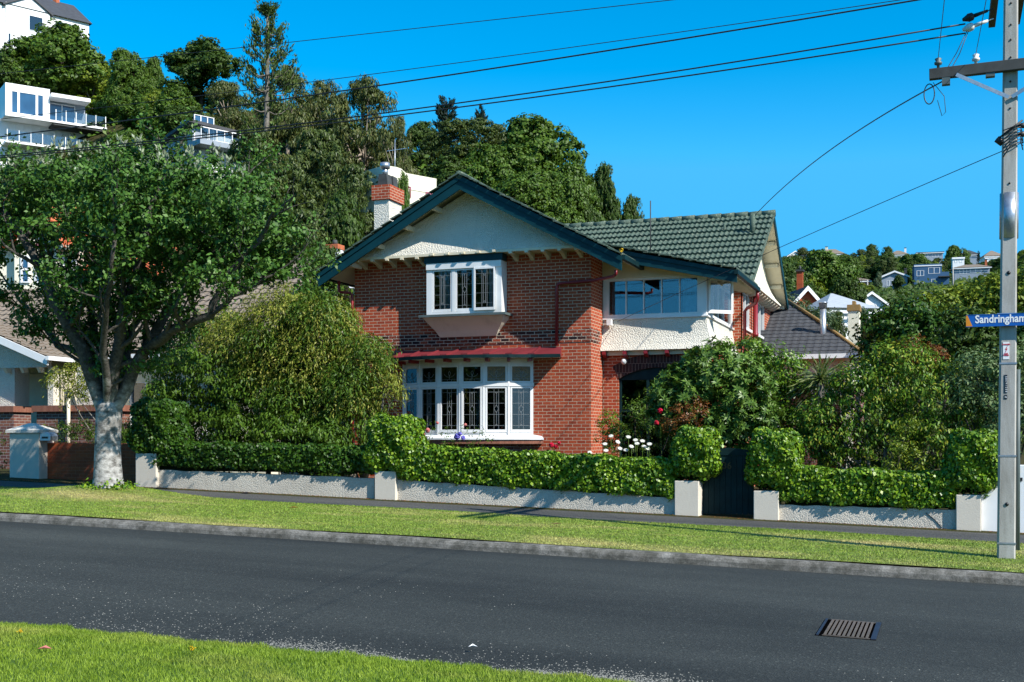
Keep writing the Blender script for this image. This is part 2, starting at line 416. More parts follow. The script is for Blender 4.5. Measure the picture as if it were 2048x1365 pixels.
# ------------------------------------------------------------------ light and sky
SUN = Vector((.928, -.371, 0)) * math.cos(R(40)) + Vector((0, 0, math.sin(R(40))))
sd = bpy.data.lights.new('sun', 'SUN'); sd.energy = 4.3; sd.angle = R(.53); sd.color = (1.0, .955, .88)
so = bpy.data.objects.new('sun', sd); COL.objects.link(so); so.location = (20, -10, 30)
so.rotation_euler = SUN.to_track_quat('Z', 'Y').to_euler()
w = bpy.data.worlds.new('World'); scene.world = w; w.use_nodes = True
wt = w.node_tree; bg = wt.nodes['Background']
sky = wt.nodes.new('ShaderNodeTexSky'); sky.sky_type = 'NISHITA'; sky.sun_disc = False
sky.sun_elevation = R(40); sky.sun_rotation = math.atan2(SUN.x, SUN.y)
sky.air_density = 1.0; sky.dust_density = .15; sky.ozone_density = 2.5; sky.altitude = 0
hs = wt.nodes.new('ShaderNodeHueSaturation'); hs.inputs['Saturation'].default_value = 1.56; hs.inputs['Value'].default_value = 1.2; hs.inputs['Hue'].default_value = .491
wt.links.new(sky.outputs[0], hs.inputs['Color']); dk = wt.nodes.new('ShaderNodeMix'); dk.data_type = 'RGBA'; dk.blend_type = 'DARKEN'; dk.inputs[0].default_value = 1; dk.inputs[7].default_value = (.40, 3.0, 5.9, 1)
wt.links.new(hs.outputs[0], dk.inputs[6])
# the clear sky pales towards the sun's side of the sky
wtc = wt.nodes.new('ShaderNodeTexCoord'); vd = wt.nodes.new('ShaderNodeVectorMath'); vd.operation = 'DOT_PRODUCT'; vd.inputs[1].default_value = tuple(SUN)
wt.links.new(wtc.outputs['Generated'], vd.inputs[0]); mr = wt.nodes.new('ShaderNodeMapRange'); mr.interpolation_type = 'SMOOTHSTEP'
mr.inputs['From Min'].default_value = .05; mr.inputs['From Max'].default_value = .8; mr.inputs['To Max'].default_value = .36; wt.links.new(vd.outputs['Value'], mr.inputs['Value'])
pm = wt.nodes.new('ShaderNodeMix'); pm.data_type = 'RGBA'; wt.links.new(mr.outputs[0], pm.inputs[0]); wt.links.new(dk.outputs[2], pm.inputs[6]); wt.links.new(sky.outputs[0], pm.inputs[7])
wt.links.new(pm.outputs[2], bg.inputs['Color'])
bg.inputs['Strength'].default_value = .105
vs_ = scene.view_settings; scene.display_settings.display_device = 'sRGB'
vs_.view_transform = 'Standard'; vs_.look = 'None'; vs_.exposure = .75; vs_.gamma = 1
scene.cycles.max_bounces = 6; scene.cycles.transparent_max_bounces = 12; scene.cycles.diffuse_bounces = 3; scene.cycles.glossy_bounces = 3
scene.cycles.transmission_bounces = 4; scene.cycles.caustics_reflective = False; scene.cycles.caustics_refractive = False

# ------------------------------------------------------------------ ground materials
t = NT('soil'); n_ = t.noise(.35, 6); f_ = t.noise(5, 5)
t.set(t.mix(t.ramp(f_, [(.3, (0, 0, 0)), (.7, (1, 1, 1))]), t.ramp(n_, [(.35, (.020, .036, .008)), (.65, (.045, .050, .016))]), (.06, .045, .022)), 1, .1)
t.bump(f_, .8, .1)

def asphalt(name, col, col2, chipd, chip):
    t = NT(name); st = t.noise(.5, 5, .62, t.map((.10, 1.0, 1), (0, 0, .02))); bl = t.noise(.22, 6, .62, t.map((.6, 1.2, 1)))
    c = t.ramp(st, [(.34, col), (.66, col2)])
    c = t.mix(.8, c, t.ramp(bl, [(.32, (.62, .63, .65)), (.68, (1.22, 1.2, 1.16))]), 'MULTIPLY')
    ag = t.voro(58); agc = t.n('ShaderNodeSeparateColor'); t.l(t.voro(58, out='Color'), agc.inputs[0]); fi = t.noise(120, 3, .7)
    c = t.mix(.8, c, t.ramp(agc.outputs[1], [(.1, (.74, .74, .74)), (.8, (1.05, 1.05, 1.05)), (.98, (1.45, 1.43, 1.38)), (1, (2.6, 2.5, 2.3))]), 'MULTIPLY')
    c = t.mix(.6, c, t.ramp(fi, [(.3, (.6, .6, .6)), (.7, (1.3, 1.3, 1.3))]), 'MULTIPLY')
    t.set(c, .9, .16); t.bump(t.math('ADD', ag, t.math('MULTIPLY', fi, .6)), .7, .008); return t.m
asphalt('asphalt', (.030, .035, .035), (.050, .057, .055), .8, (.30, .30, .27))
asphalt('path_asphalt', (.068, .070, .070), (.105, .105, .10), .5, (.25, .23, .2))
t = NT('kerb_concrete'); n_ = t.noise(3, 6, .65); f_ = t.noise(70, 4, .7)
sep = t.n('ShaderNodeSeparateXYZ'); g_ = t.n('ShaderNodeNewGeometry'); t.l(g_.outputs['Normal'], sep.inputs[0])
c_ = t.ramp(n_, [(.3, (.17, .16, .14)), (.7, (.33, .32, .29))]); c_ = t.mix(.8, c_, t.ramp(f_, [(.3, (.35, .35, .35)), (.65, (1.15, 1.15, 1.15))]), 'MULTIPLY')
st_ = t.noise(5, 6, .75); c_ = t.mix(t.ramp(st_, [(.40, (.8, .8, .8)), (.62, (0, 0, 0))]), c_, (.05, .05, .04))
t.set(c_, .9, .25); t.bump(f_, .8, .012)

def grassmat(name, g1, g2, dry, lo, hi, base):
    t = NT(name); big = t.noise(.55, 6, .62, t.map((.55, 1.5, 1))); fine = t.noise(30, 4, .7); med = t.noise(3.5, 5, .6)
    g = t.n('ShaderNodeNewGeometry')
    c = t.ramp(med, [(.32, g1), (.66, g2)])
    c = t.mix(t.ramp(big, [(lo, (0, 0, 0)), (hi, (.92, .92, .92))]), c, dry)
    if base: c = t.mix(.6, c, t.ramp(fine, [(.3, (.35, .36, .33)), (.7, (1.15, 1.15, 1.1))]), 'MULTIPLY')
    else: c = t.mix(.8, c, t.ramp(g.outputs['Random Per Island'], [(0, (.55, .6, .5)), (.6, (1.05, 1.05, 1.0)), (1, (1.5, 1.42, 1.25))]), 'MULTIPLY')
    t.set(c, .55, .3)
    if base: t.bump(fine, .9, .02)
    elif name == 'lawn_blade':
        tr = t.n('ShaderNodeBsdfTranslucent'); mx = t.n('ShaderNodeMixShader'); mx.inputs[0].default_value = .3
        t.l(c, tr.inputs['Color']); t.l(t.b.outputs[0], mx.inputs[1]); t.l(tr.outputs[0], mx.inputs[2]); t.l(mx.outputs[0], t.out.inputs['Surface'])
grassmat('verge_ground', (.13, .18, .025), (.21, .24, .045), (.40, .32, .13), .48, .72, True)
grassmat('verge_blade', (.13, .23, .024), (.235, .315, .045), (.48, .42, .17), .48, .72, False)
grassmat('lawn_ground', (.07, .13, .012), (.085, .15, .018), (.14, .16, .035), .52, .75, True)
grassmat('lawn_blade', (.16, .26, .020), (.27, .38, .04), (.42, .41, .11), .52, .75, False)

# ------------------------------------------------------------------ ground, road, path
def kerbY(x): return np.interp(x, [-60, -30, -14.6, -5.8, .93, 12, 60], [14.3, 14.9, 15.35, 15.78, 16.0, 16.1, 16.2])
def nearY(x): return np.interp(x, [-60, -8, -4.7, -2.2, 0, 8, 60], [7.3, 7.82, 7.98, 8.06, 8.1, 8.2, 8.6])
PATHY = 20.75; WALLY = 23.2
def mound(x, y): return .20 * np.exp(-(((x + 16.5) / 1.5) ** 2 + ((y - 20.1) / 1.1) ** 2))
def verge_z(x, y): return base(x) + .148 + mound(x, y) + .008 * np.sin(x * .9 + y * 1.7) + .012 * np.sin(np.clip((y - 16) / 5.3, 0, 1) * math.pi)
def near_z(x, y): return base(x) + .02 + .035 * np.clip((nearY(x) - y) / .4, 0, 1)

def grid(name, xs, ys, zf, mat, yf=None):
    X, S = np.meshgrid(xs, ys, indexing='ij')
    Y = yf(X, S) if yf else S
    Z = zf(X, Y); V = np.stack([X, Y, Z], -1).reshape(-1, 3); n, m = len(xs), len(ys)
    I = np.arange(n * m).reshape(n, m)
    q = np.stack([I[:-1, :-1], I[1:, :-1], I[1:, 1:], I[:-1, 1:]], -1).reshape(-1, 4)
    me = mesh_np(name, V, q, smooth=True); me.materials.append(mat); return link(name, me)
def gsheet(x, y):
    z = np.where(y < 22.8, base(x) - .12, base(x) + .15 + hill(x, y)); return np.where(y > 700, z - (y - 700) * .06, z)
xs = np.unique(np.concatenate([np.linspace(-1500, -160, 18), np.arange(-160, 100, 3.0), np.linspace(100, 1500, 18)]))
ys = np.unique(np.concatenate([np.linspace(-300, 5, 12), [22.7, 22.8, 23.3], np.arange(24, 160, 2.5), np.linspace(160, 460, 60), np.linspace(480, 2500, 16)]))
tag(grid('ground', xs, ys, gsheet, M['soil']), kind='structure')
L_ = np.concatenate([np.linspace(-150, -45, 8), np.arange(-44, 26, .5), np.linspace(27, 120, 8)])
tag(grid('road', L_, np.linspace(0, 1, 24), lambda x, y: base(x) + .05 * np.sin(np.clip((y - 8) / 8, 0, 1) * math.pi), M['asphalt'],
         lambda X, S: (nearY(X) - .5) * (1 - S) + (kerbY(X) + .1) * S), kind='structure')
tag(grid('verge', L_, np.linspace(0, 1, 30), verge_z, M['verge_ground'], lambda X, S: (kerbY(X) + .16) * (1 - S) + PATHY * S), kind='structure')
tag(grid('footpath', L_, np.linspace(PATHY - .03, 23.35, 6), lambda x, y: base(x) + .142, M['path_asphalt']), kind='structure')
tag(grid('near_lawn', L_, np.concatenate([np.linspace(0, .8, 6), np.linspace(.85, 1, 14)]), near_z, M['lawn_ground'],
         lambda X, S: -14 * (1 - S) + (nearY(X) + .05 * np.sin(X * 7) + .04 * np.sin(X * 17)) * S), kind='structure')
# kerb: swept profile, cast in lengths
kb = MB(); prof = [(0, -.05), (.012, .070), (.03, .105), (.055, .128), (.135, .140), (.15, .0)]
kx = np.arange(-90, 60, .45)
vs, fs = [], []
for x in kx:
    for (dy, dz) in prof: vs.append((x, float(kerbY(x)) + dy, float(base(x)) + dz + .004 * math.sin(x * 3.1)))
k = len(prof)
for i in range(len(kx) - 1):
    for j in range(k - 1): fs.append((i * k + j + 1, i * k + j, (i + 1) * k + j, (i + 1) * k + j + 1))
kb.add(vs, fs, 0, False); tag(kb.build('kerb', M['kerb_concrete']), kind='structure')

def blades(name, pts, zf, h, wd, mat, lean=.5):
    n = len(pts); x, y = pts[:, 0], pts[:, 1]; z = zf(x, y)
    a = rng.uniform(0, 2 * np.pi, n); hh = h * rng.uniform(.5, 1.25, n); ww = wd * rng.uniform(.6, 1.3, n)
    b = rng.uniform(0, 2 * np.pi, n); le = hh * lean * rng.uniform(.1, 1.3, n)
    V = np.zeros((n, 3, 3)); dx, dy = np.cos(a) * ww / 2, np.sin(a) * ww / 2
    V[:, 0] = np.stack([x - dx, y - dy, z - .004], -1); V[:, 1] = np.stack([x + dx, y + dy, z - .004], -1)
    V[:, 2] = np.stack([x + np.cos(b) * le, y + np.sin(b) * le, z + hh], -1)
    me = mesh_np(name, V, None, np.arange(n * 3)); me.materials.append(mat)
    return tag(link(name, me), kind='stuff')
pts = np.stack([rng.uniform(-34, 9, 330000), rng.uniform(0, 1, 330000)], -1)
pts[:, 1] = (kerbY(pts[:, 0]) + .17) * (1 - pts[:, 1]) + (PATHY + .02) * pts[:, 1]
keep = rng.random(len(pts)) < np.clip(1.35 - np.hypot(pts[:, 0], pts[:, 1]) / 45, .35, 1)
blades('verge_grass', pts[keep], verge_z, .020, .013, M['verge_blade'], 1.6)
edge = np.stack([rng.uniform(-30, 9, 15000), PATHY + rng.normal(-.02, .035, 15000)], -1)
blades('path_edge_grass', edge, verge_z, .028, .012, M['lawn_blade'], .8)
n = 330000; pts = np.stack([rng.uniform(-10.5, 2.5, n), rng.uniform(0, 1, n)], -1)
pts[:, 1] = nearY(pts[:, 0]) + .05 * np.sin(pts[:, 0] * 7) + .04 * np.sin(pts[:, 0] * 17) + .03 - 4.2 * pts[:, 1] ** 1.15
blades('lawn_grass', pts, near_z, .028, .008, M['lawn_blade'], .8)
# loose pale chips of road stone, thick along the near edge
n = 7000; xs = rng.uniform(-16, 3, n); dd = np.abs(rng.normal(0, 1, n)) * np.where(rng.random(n) < .35, .22, 1.0)
dd = np.where(xs < -4, dd * 1.5, dd * .5); ysn = nearY(xs) + .1 + dd
patch = (np.sin(xs * 1.9 + 1) + np.sin(xs * .7 + ysn * 2.1) + rng.normal(0, .6, n)) > -.1
xs, ysn = xs[patch], ysn[patch]; xb = rng.uniform(-5.2, .6, 9000); xs = np.concatenate([xs, xb]); ysn = np.concatenate([ysn, nearY(xb) + .04 + np.abs(rng.normal(0, .10, 9000)) * (1 + .9 * np.sin(xb * 2.3))]); n = len(xs)
s_ = rng.uniform(.002, .0068, n); zz = base(xs) + .05 * np.sin(np.clip((ysn - 8) / 8, 0, 1) * math.pi)
an = rng.uniform(0, 6.28, n); V = np.zeros((n, 4, 3))
for k in range(3):
    V[:, k] = np.stack([xs + np.cos(an + 2.09 * k) * s_ * 1.5, ysn + np.sin(an + 2.09 * k) * s_, zz], -1)
V[:, 3] = np.stack([xs, ysn, zz + s_ * .9], -1)
I = np.arange(n)[:, None] * 4
tr = np.concatenate([I + [0, 1, 3], I + [1, 2, 3], I + [2, 0, 3]])
paint('chip', (.27, .27, .24), .9, .35, 40)
me = mesh_np('gravel', V, None, tr); me.materials.append(M['chip']); tag(link('gravel', me), kind='stuff')
# ------------------------------------------------------------------ building helpers
def tiles(mb, O, U, V, LU, LV, clip=None, course=.43, tw=.155, amp=.018, step=.068, seg=6):
    O, U, V = Vector(O), Vector(U).normalized(), Vector(V).normalized(); N = U.cross(V).normalized()
    nc = max(1, int(round(LV / course))); ch = LV / nc
    for c in range(nc):
        a0, a1 = (0, LU) if clip is None else clip((c + .5) * ch)
        if a1 - a0 < .05: continue
        k = max(2, int((a1 - a0) / tw * seg))
        rows = []
        off = (c % 2) * 0
        for (v, lift) in ((c * ch, step - .063), (c * ch, step), ((c + 1) * ch + .02, 0.0)):
            row = []
            for i in range(k + 1):
                u = a0 + (a1 - a0) * i / k; ph = (u / tw + off) % 1.0
                wv = amp * (math.sin(ph * 2 * math.pi) * .6 + max(0, math.sin(ph * 2 * math.pi)) * .8)
                jit = .006 * math.sin(u * 37 + c * 11)
                row.append(O + U * u + V * (v + (jit if lift > 0 else 0)) + N * (lift + wv))
            rows.append(row)
        vs = rows[0] + rows[1] + rows[2]; m = k + 1
        fs = [(j * m + i, j * m + i + 1, (j + 1) * m + i + 1, (j + 1) * m + i) for j in (0, 1) for i in range(k)]
        mb.add(vs, fs, 0, False)
    return mb
def slab(mb, O, U, V, LU, LV, th, mi=0):
    O, U, V = Vector(O), Vector(U).normalized(), Vector(V).normalized(); N = U.cross(V).normalized()
    c = [O, O + U * LU, O + U * LU + V * LV, O + V * LV]
    return mb.hexa([p - N * th for p in c] + [p - N * .004 for p in c], mi)
def lead(mb, L, n, s0, s1, z0, z1, style, wd=.0065):
    W, H = s1 - s0, z1 - z0; c = (s0 + s1) / 2
    def hline(f, a=0, b=1): mb.lbox(L, s0 + W * a, s0 + W * b, n - .004, n + .004, z0 + H * f - wd / 2, z0 + H * f + wd / 2)
    def vline(f, a=0, b=1): mb.lbox(L, s0 + W * f - wd / 2, s0 + W * f + wd / 2, n - .004, n + .004, z0 + H * a, z0 + H * b)
    def seg(p, q):
        mb.beam(L(s0 + W * p[0], n, z0 + H * p[1]), L(s0 + W * q[0], n, z0 + H * q[1]), wd, .008, up=L.n)
    if style == 'tall':
        for f in (.08, .36, .64, .92): hline(f)
        vline(.36); vline(.64)
        vline(.5, .08, .44); vline(.5, .56, .92)
        for a, b in (((.5, .6), (.64, .5)), ((.64, .5), (.5, .4)), ((.5, .4), (.36, .5)), ((.36, .5), (.5, .6))): seg(a, b)
        for sx in (.42, .58): seg((.5, .12), (sx, .08)); seg((.5, .88), (sx, .92))
    elif style == 'fan':
        hline(.14); vline(.5, .14, .45); vline(.36, 0, .14); vline(.64, 0, .14)
        pts = [(.5 + .36 * math.cos(t), .62 - .32 * math.sin(t)) for t in np.linspace(.2, math.pi - .2, 8)]
        for a, b in zip(pts[:-1], pts[1:]): seg(a, b)
        seg((.5, .35), (.42, .6)); seg((.5, .35), (.58, .6)); seg((.42, .6), (.5, .75)); seg((.58, .6), (.5, .75))
    else:
        for f in (.12, .38, .62, .88): hline(f)
        vline(.36); vline(.64); vline(.44, .12, .88); vline(.56, .12, .88); seg((.5, .82), (.44, .88)); seg((.5, .82), (.56, .88)); seg((.5, .18), (.44, .12)); seg((.5, .18), (.56, .12))
def sash_frame(mb, L, s0, s1, z0, z1, n0, n1, fw=.05, bot=None):
    return mb.panel(L, s0, s1, z0, z1, n0, n1, [(s0 + fw, s1 - fw, z0 + (bot or fw), z1 - fw)])
def curtain(mb, L, s0, s1, z0, z1, n, amp=.03, wl=.11):
    k = max(4, int((s1 - s0) / .02)); vs = []
    for i in range(k + 1):
        s = s0 + (s1 - s0) * i / k; off = n + amp * math.sin(s / wl * 2 * math.pi) + amp * .4 * math.sin(s * 31)
        vs += [L(s, off, z0), L(s, off * 1.0 + .01, z1)]
    return mb.add(vs, [(2 * i, 2 * i + 2, 2 * i + 3, 2 * i + 1) for i in range(k)], 0, True)
def plain_window(root, L, s0, s1, z0, z1, n=0, cols=2, rows=1, fr=.06, mats=('white_paint', 'dark_glass'), sill=True, depth=.1, drop_rows=None, name='window'):
    """a frame with its panes, set into a wall"""
    f = MB(); W = (s1 - s0); H = z1 - z0; holes = []
    for i in range(cols):
        for j in range(rows):
            a = s0 + W * i / cols; b = s0 + W * (i + 1) / cols; c = z0 + H * j / rows; d = z0 + H * (j + 1) / rows
            holes.append((a + fr * (.9 if i == 0 else .5), b - fr * (.9 if i == cols - 1 else .5), c + fr * .6, d - fr * .6))
    f.panel(L, s0, s1, z0, z1, n - depth, n + .03, holes)
    w_ = f.build(name, M[mats[0]], root)
    p = MB(); p.lbox(L, s0 + .01, s1 - .01, n - depth * .6, n - depth * .4, z0 + .01, z1 - .01); p.build('pane', M[mats[1]], w_)
    if sill:
        q = MB(); q.lbox(L, s0 - .08, s1 + .08, n - .02, n + .12, z0 - .09, z0 - .004); q.build('sill', M[mats[0]], w_)
    return w_

# ------------------------------------------------------------------ the brick house
FY, XL, XR = 29.75, -15.7, -8.73
H = thing('brick_house', 'two storey red brick house with white bow window, teal gable boards and green tiled roof', 'house', (-11, 32, .5))
Lf = LF((XL, FY), (XR, FY))
wb = MB()
wb.panel(Lf, 0, XR - XL, .2, 6.8, -.25, 0, [(2.55, 4.5, 5.25, 6.6), (1.72, 5.30, 1.9, 3.95)])
Lr = LF((XR, FY + .2505), (XR, 31.1)); wb.panel(Lr, 0, .849, .2, 6.8, -.25, 0)
Ll = LF((XL, 36), (XL, FY + .252)); wb.panel(Ll, 0, 36 - FY - .252, .2, 6.4, -.25, 0)
wb.build('wall', M['red_brick'], H)
cb = MB(); cb.lbox(Lf, 0.001, XR - XL + .012, .0, .014, 4.385, 4.735); cb.lbox(Lr, -.25, .6, .001, .012, 4.386, 4.734)
tag(cb.build('clinker_band', M['clinker_brick'], H), 'band of dark rough clinker bricks')
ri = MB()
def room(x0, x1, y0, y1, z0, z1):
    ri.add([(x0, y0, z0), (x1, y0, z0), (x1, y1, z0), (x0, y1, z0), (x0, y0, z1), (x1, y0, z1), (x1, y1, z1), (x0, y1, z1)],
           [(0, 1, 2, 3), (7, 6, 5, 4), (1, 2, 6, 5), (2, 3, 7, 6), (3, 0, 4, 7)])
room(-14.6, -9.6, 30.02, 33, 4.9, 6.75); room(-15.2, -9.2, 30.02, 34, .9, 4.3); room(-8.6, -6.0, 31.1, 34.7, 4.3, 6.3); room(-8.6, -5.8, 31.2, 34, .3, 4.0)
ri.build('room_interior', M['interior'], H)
# upper projecting window
Lw = LF((-13.28, 29.33), (-11.09, 29.33)); WL = Lw.L
spans = [(.075, .345), (.385, .632), (.642, .925)]
fb = MB(); fb.panel(Lw, 0, WL, 5.2, 6.6, -.09, 0, [(a * WL, b * WL, 5.27, 6.43) for a, b in spans])
fb.lbox(Lw, .0, WL, .0, .035, 6.43, 6.598)
fb.lbox(LF((-11.09, 29.33), (-11.09, 29.74)), .005, .40, -.05, 0.002, 5.2, 6.6); fb.lbox(LF((-13.28, 29.74), (-13.28, 29.33)), .0, .405, -.05, 0.002, 5.2, 6.6)
fb.box(-13.27, -11.10, 29.42, 29.74, 6.53, 6.59)
ww = fb.build('projecting_window', M['white_paint'], H)
tb = MB(); tb.lbox(Lw, -.05, WL + .04, -.3, .05, 6.604, 6.80); tb.build('head_board', M['teal_paint'], ww)
sb = MB(); sb.box(-13.46, -10.93, 29.19, 29.748, 5.13, 5.196); sb.build('sill', M['lead_grey'], ww)
for k, (a, b) in enumerate(spans):
    n1 = .055 if k == 2 else -.01
    s = MB(); sash_frame(s, Lw, a * WL + .006, b * WL - .006, 5.276, 6.424, n1 - .045, n1, .042, .075); so_ = s.build('sash', M['white_paint'], ww)
    r = (a * WL + .044, b * WL - .044, 5.345, 6.386)
    p = MB(); p.lbox(Lw, r[0], r[1], n1 - .03, n1 - .024, r[2], r[3]); p.build('pane', M['window_glass'], ww)
    l_ = MB(); lead(l_, Lw, n1 - .016, *r, 'tall' if k == 1 else 'plain'); l_.build('leadwork', M['lead_came'], ww)
cu = MB(); curtain(cu, Lw, .34, .78, 5.1, 6.5, -.18); cu.build('curtain', M['curtain_light'], ww)
cu = MB(); curtain(cu, Lw, 1.74, 2.04, 5.1, 6.5, -.18); cu.build('curtain', M['curtain_light'], ww)
bk = MB(); lv = [(5.13, 29.23, -13.36, -11.01), (5.02, 29.36, -13.30, -11.07), (4.9, 29.49, -13.22, -11.17), (4.78, 29.60, -13.13, -11.28), (4.66, 29.69, -13.07, -11.36), (4.62, 29.72, -13.05, -11.38)]
vs = []
for z, y, a, b in lv: vs += [(a, y, z), (b, y, z), (b, FY + .01, z), (a, FY + .01, z)]
fs = []
for i in range(len(lv) - 1):
    for j in range(3 + 1):
        j2 = (j + 1) % 4; fs.append((i * 4 + j2, i * 4 + j, i * 4 + 4 + j, i * 4 + 4 + j2))
fs += [(0, 1, 2, 3), (23, 22, 21, 20)]
bk.add(vs, fs, 0, False); bk.build('bracket', M['cream_render'], ww)
# gable wall, jettied on corbels
zr = lambda x: 8.83 - (.565 if x < -12.1 else .536) * abs(x + 12.1)
gb = MB(); gl = [(6.86, 29.22), (6.96, 29.255), (7.08, 29.31), (7.22, 29.38), (7.4, 29.44), (7.7, 29.49), (8.1, 29.52), (8.54, 29.53)]; vs = []
for z, y in gl: h_ = (8.56 - z) / (8.56 - 6.86); vs += [(-12.1 - 3.25 * h_, y, z), (-12.1 + 3.17 * h_, y, z)]
gb.add(vs, [(2 * i, 2 * i + 1, 2 * i + 3, 2 * i + 2) for i in range(len(gl) - 1)], 0, True); gb.add([(-15.35, 29.22, 6.86), (-8.93, 29.22, 6.86), (-8.93, 29.9, 6.86), (-15.35, 29.9, 6.86)], [(3, 2, 1, 0)]); gb.build('gable_wall', M['roughcast'], H)
lb = MB(); lb.box(-15.40, -8.90, 29.20, FY + .02, 6.79, 6.855); lb.build('gable_ledge', M['cream_paint'], H)
for i in range(15):
    x = -15.32 + i * (6.34 / 14)
    if -13.3 < x < -11.05:
        c = MB(); c.box(x - .045, x + .045, 29.15, 29.21, 6.80, 6.86)
    else:
        c = MB(); c.prism([(29.17, 6.788), (29.745, 6.788), (29.745, 6.60), (29.66, 6.61), (29.5, 6.68), (29.30, 6.72), (29.17, 6.735)], x - .045, x + .045, axis='x')
    c.build('corbel', M['cream_paint'], H)
# front gable roof: tiles, soffit, barge boards
Y0, Y1 = 28.85, 38.0
rt = MB()
sl = Vector((-12.1 - (-16.35), 0, 8.83 - 6.43)); srr = Vector((-12.1 + 7.7, 0, 8.83 - 6.47))
tiles(rt, (-16.35, Y1, 6.43), (0, -1, 0), sl, Y1 - Y0, sl.length)
tiles(rt, (-7.7, Y0, 6.47), (0, 1, 0), srr, 34.6 - Y0, srr.length)
sU = Vector((1, 0, 0)); mv = Vector((0, 4.5, 2.71)); mrv = Vector((0, -3.8, 2.71))
tiles(rt, (-15.6, 33.6, 6.30), sU, mv, 10.5, mv.length)
tiles(rt, (-5.1, 41.9, 6.30), -sU, mrv, 10.5, mrv.length)
# balcony skillion
bv = Vector((-3.7, 0, .86))
tiles(rt, (-5.02, 30.33, 6.16), (0, 1, 0), bv, 3.7, bv.length)
# ridge caps
for i in range(24):
    x = -15.4 + i * .43; rt.tube([(x, 38.1, 9.02 + .01 * (i % 2)), (x + .45, 38.1, 9.035)], [.10, .115], 8)
for i in range(20):
    y = 28.8 + i * .45; rt.tube([(-12.1, y, 8.84), (-12.1, y + .47, 8.855)], [.115, .10], 8)
# uneven verge tiles over the barge boards
for xa, za, xb, zb in ((-16.38, 6.44, -12.1, 8.86), (-7.68, 6.48, -12.1, 8.86)):
    for i in range(15):
        f0, f1 = i / 15, (i + .96) / 15; sg = 1 if xa < -12 else -1
        p = Vector((xa + (xb - xa) * f0, 28.83, za + (zb - za) * f0 + .05)); q = Vector((xa + (xb - xa) * f1, 28.83, za + (zb - za) * f1 + .022))
        rt.beam(p, q, .16, .035 + .012 * math.sin(i * 5.1))
for i in range(11):
    f0, f1 = i / 11, (i + .96) / 11
    p = Vector((-5.05 - 3.6 * f0, 30.28, 6.19 + .84 * f0 + .045)); q = Vector((-5.05 - 3.6 * f1, 30.28, 6.19 + .84 * f1 + .02)); rt.beam(p, q, .16, .035)
roof = rt.build('roof', M['green_tile'], H)
st = MB()
slab(st, (-16.33, Y1, 6.40), (0, -1, 0), sl, Y1 - Y0 - .02, sl.length, .06); slab(st, (-7.72, Y0 + .02, 6.44), (0, 1, 0), srr, 5.5, srr.length, .06)
slab(st, (-15.5, 33.62, 6.27), sU, mv, 10.37, mv.length, .06); slab(st, (-5.13, 41.88, 6.27), -sU, mrv, 10.37, mrv.length, .06)
slab(st, (-5.05, 30.36, 6.13), (0, 1, 0), bv, 3.6, bv.length, .05)
for i in range(9):      # exposed rafters under the skillion eave
    y = 30.75 + i * .42; st.beam((-5.1, y, 6.02), (-5.9, y, 6.20), .05, .1)
for i in range(1, 5):   # purlins that carry the barge boards
    for sg in (-1, 1):
        x = -12.1 + sg * i * .83; z = zr(x) - .3; st.box(x - .05, x + .05, 28.92, 29.55, z - .06, z + .06)
for i in range(1, 5):
    for y, k in ((38.1 - i * .95, 1), (38.1 + i * .85, -1)):
        z = 9.01 - abs(y - 38.1) * (.6 if k == 1 else .71) - .2; st.box(-5.65, -5.2, y - .05, y + .05, z - .07, z + .05)
tag(st.build('soffit', M['cream_paint'], roof), 'cream boarded underside of the roof overhangs')
def barge(name, p, q, dep, y, th=.05, lip=True, mat='teal_paint'):
    b = MB(); b.add([(p[0], y, p[1] - dep), (q[0], y, q[1] - dep), (q[0], y, q[1]), (p[0], y, p[1]), (p[0], y + th, p[1] - dep), (q[0], y + th, q[1] - dep), (q[0], y + th, q[1]), (p[0], y + th, p[1])],
          [(0, 1, 2, 3), (7, 6, 5, 4), (0, 4, 5, 1), (3, 2, 6, 7), (0, 3, 7, 4), (1, 5, 6, 2)])
    if lip:
        d2 = dep * .34; yo = y - .03
        b.add([(p[0], yo, p[1] - d2), (q[0], yo, q[1] - d2), (q[0], yo, q[1] + .004), (p[0], yo, p[1] + .004), (p[0], y + .002, p[1] - d2), (q[0], y + .002, q[1] - d2), (q[0], y + .002, q[1] + .004), (p[0], y + .002, p[1] + .004)],
          [(0, 1, 2, 3), (7, 6, 5, 4), (0, 4, 5, 1), (3, 2, 6, 7), (0, 3, 7, 4), (1, 5, 6, 2)])
    return b.build(name, M[mat], H)
barge('barge_board', (-16.36, 6.42), (-12.1, 8.82), .36, 28.84)
barge('barge_board', (-12.1, 8.82), (-7.66, 6.44), .36, 28.84)
barge('barge_board', (-8.9, 7.02), (-5.0, 6.14), .30, 30.30)
b = MB()
for (ya, za, yb, zb) in ((41.95, 6.27, 38.1, 9.0),):
    b.add([(-5.08, ya, za - .24), (-5.08, yb, zb - .24), (-5.08, yb, zb), (-5.08, ya, za), (-5.13, ya, za - .24), (-5.13, yb, zb - .24), (-5.13, yb, zb), (-5.13, ya, za)],
          [(0, 1, 2, 3), (7, 6, 5, 4), (0, 4, 5, 1), (3, 2, 6, 7), (0, 3, 7, 4), (1, 5, 6, 2)])
b.build('barge_board', M['teal_paint'], H)
b = MB(); b.beam((-5.09, 33.56, 6.24), (-5.09, 38.1, 8.97), .03, .09); b.build('verge_trim', M['green_tile'], H)
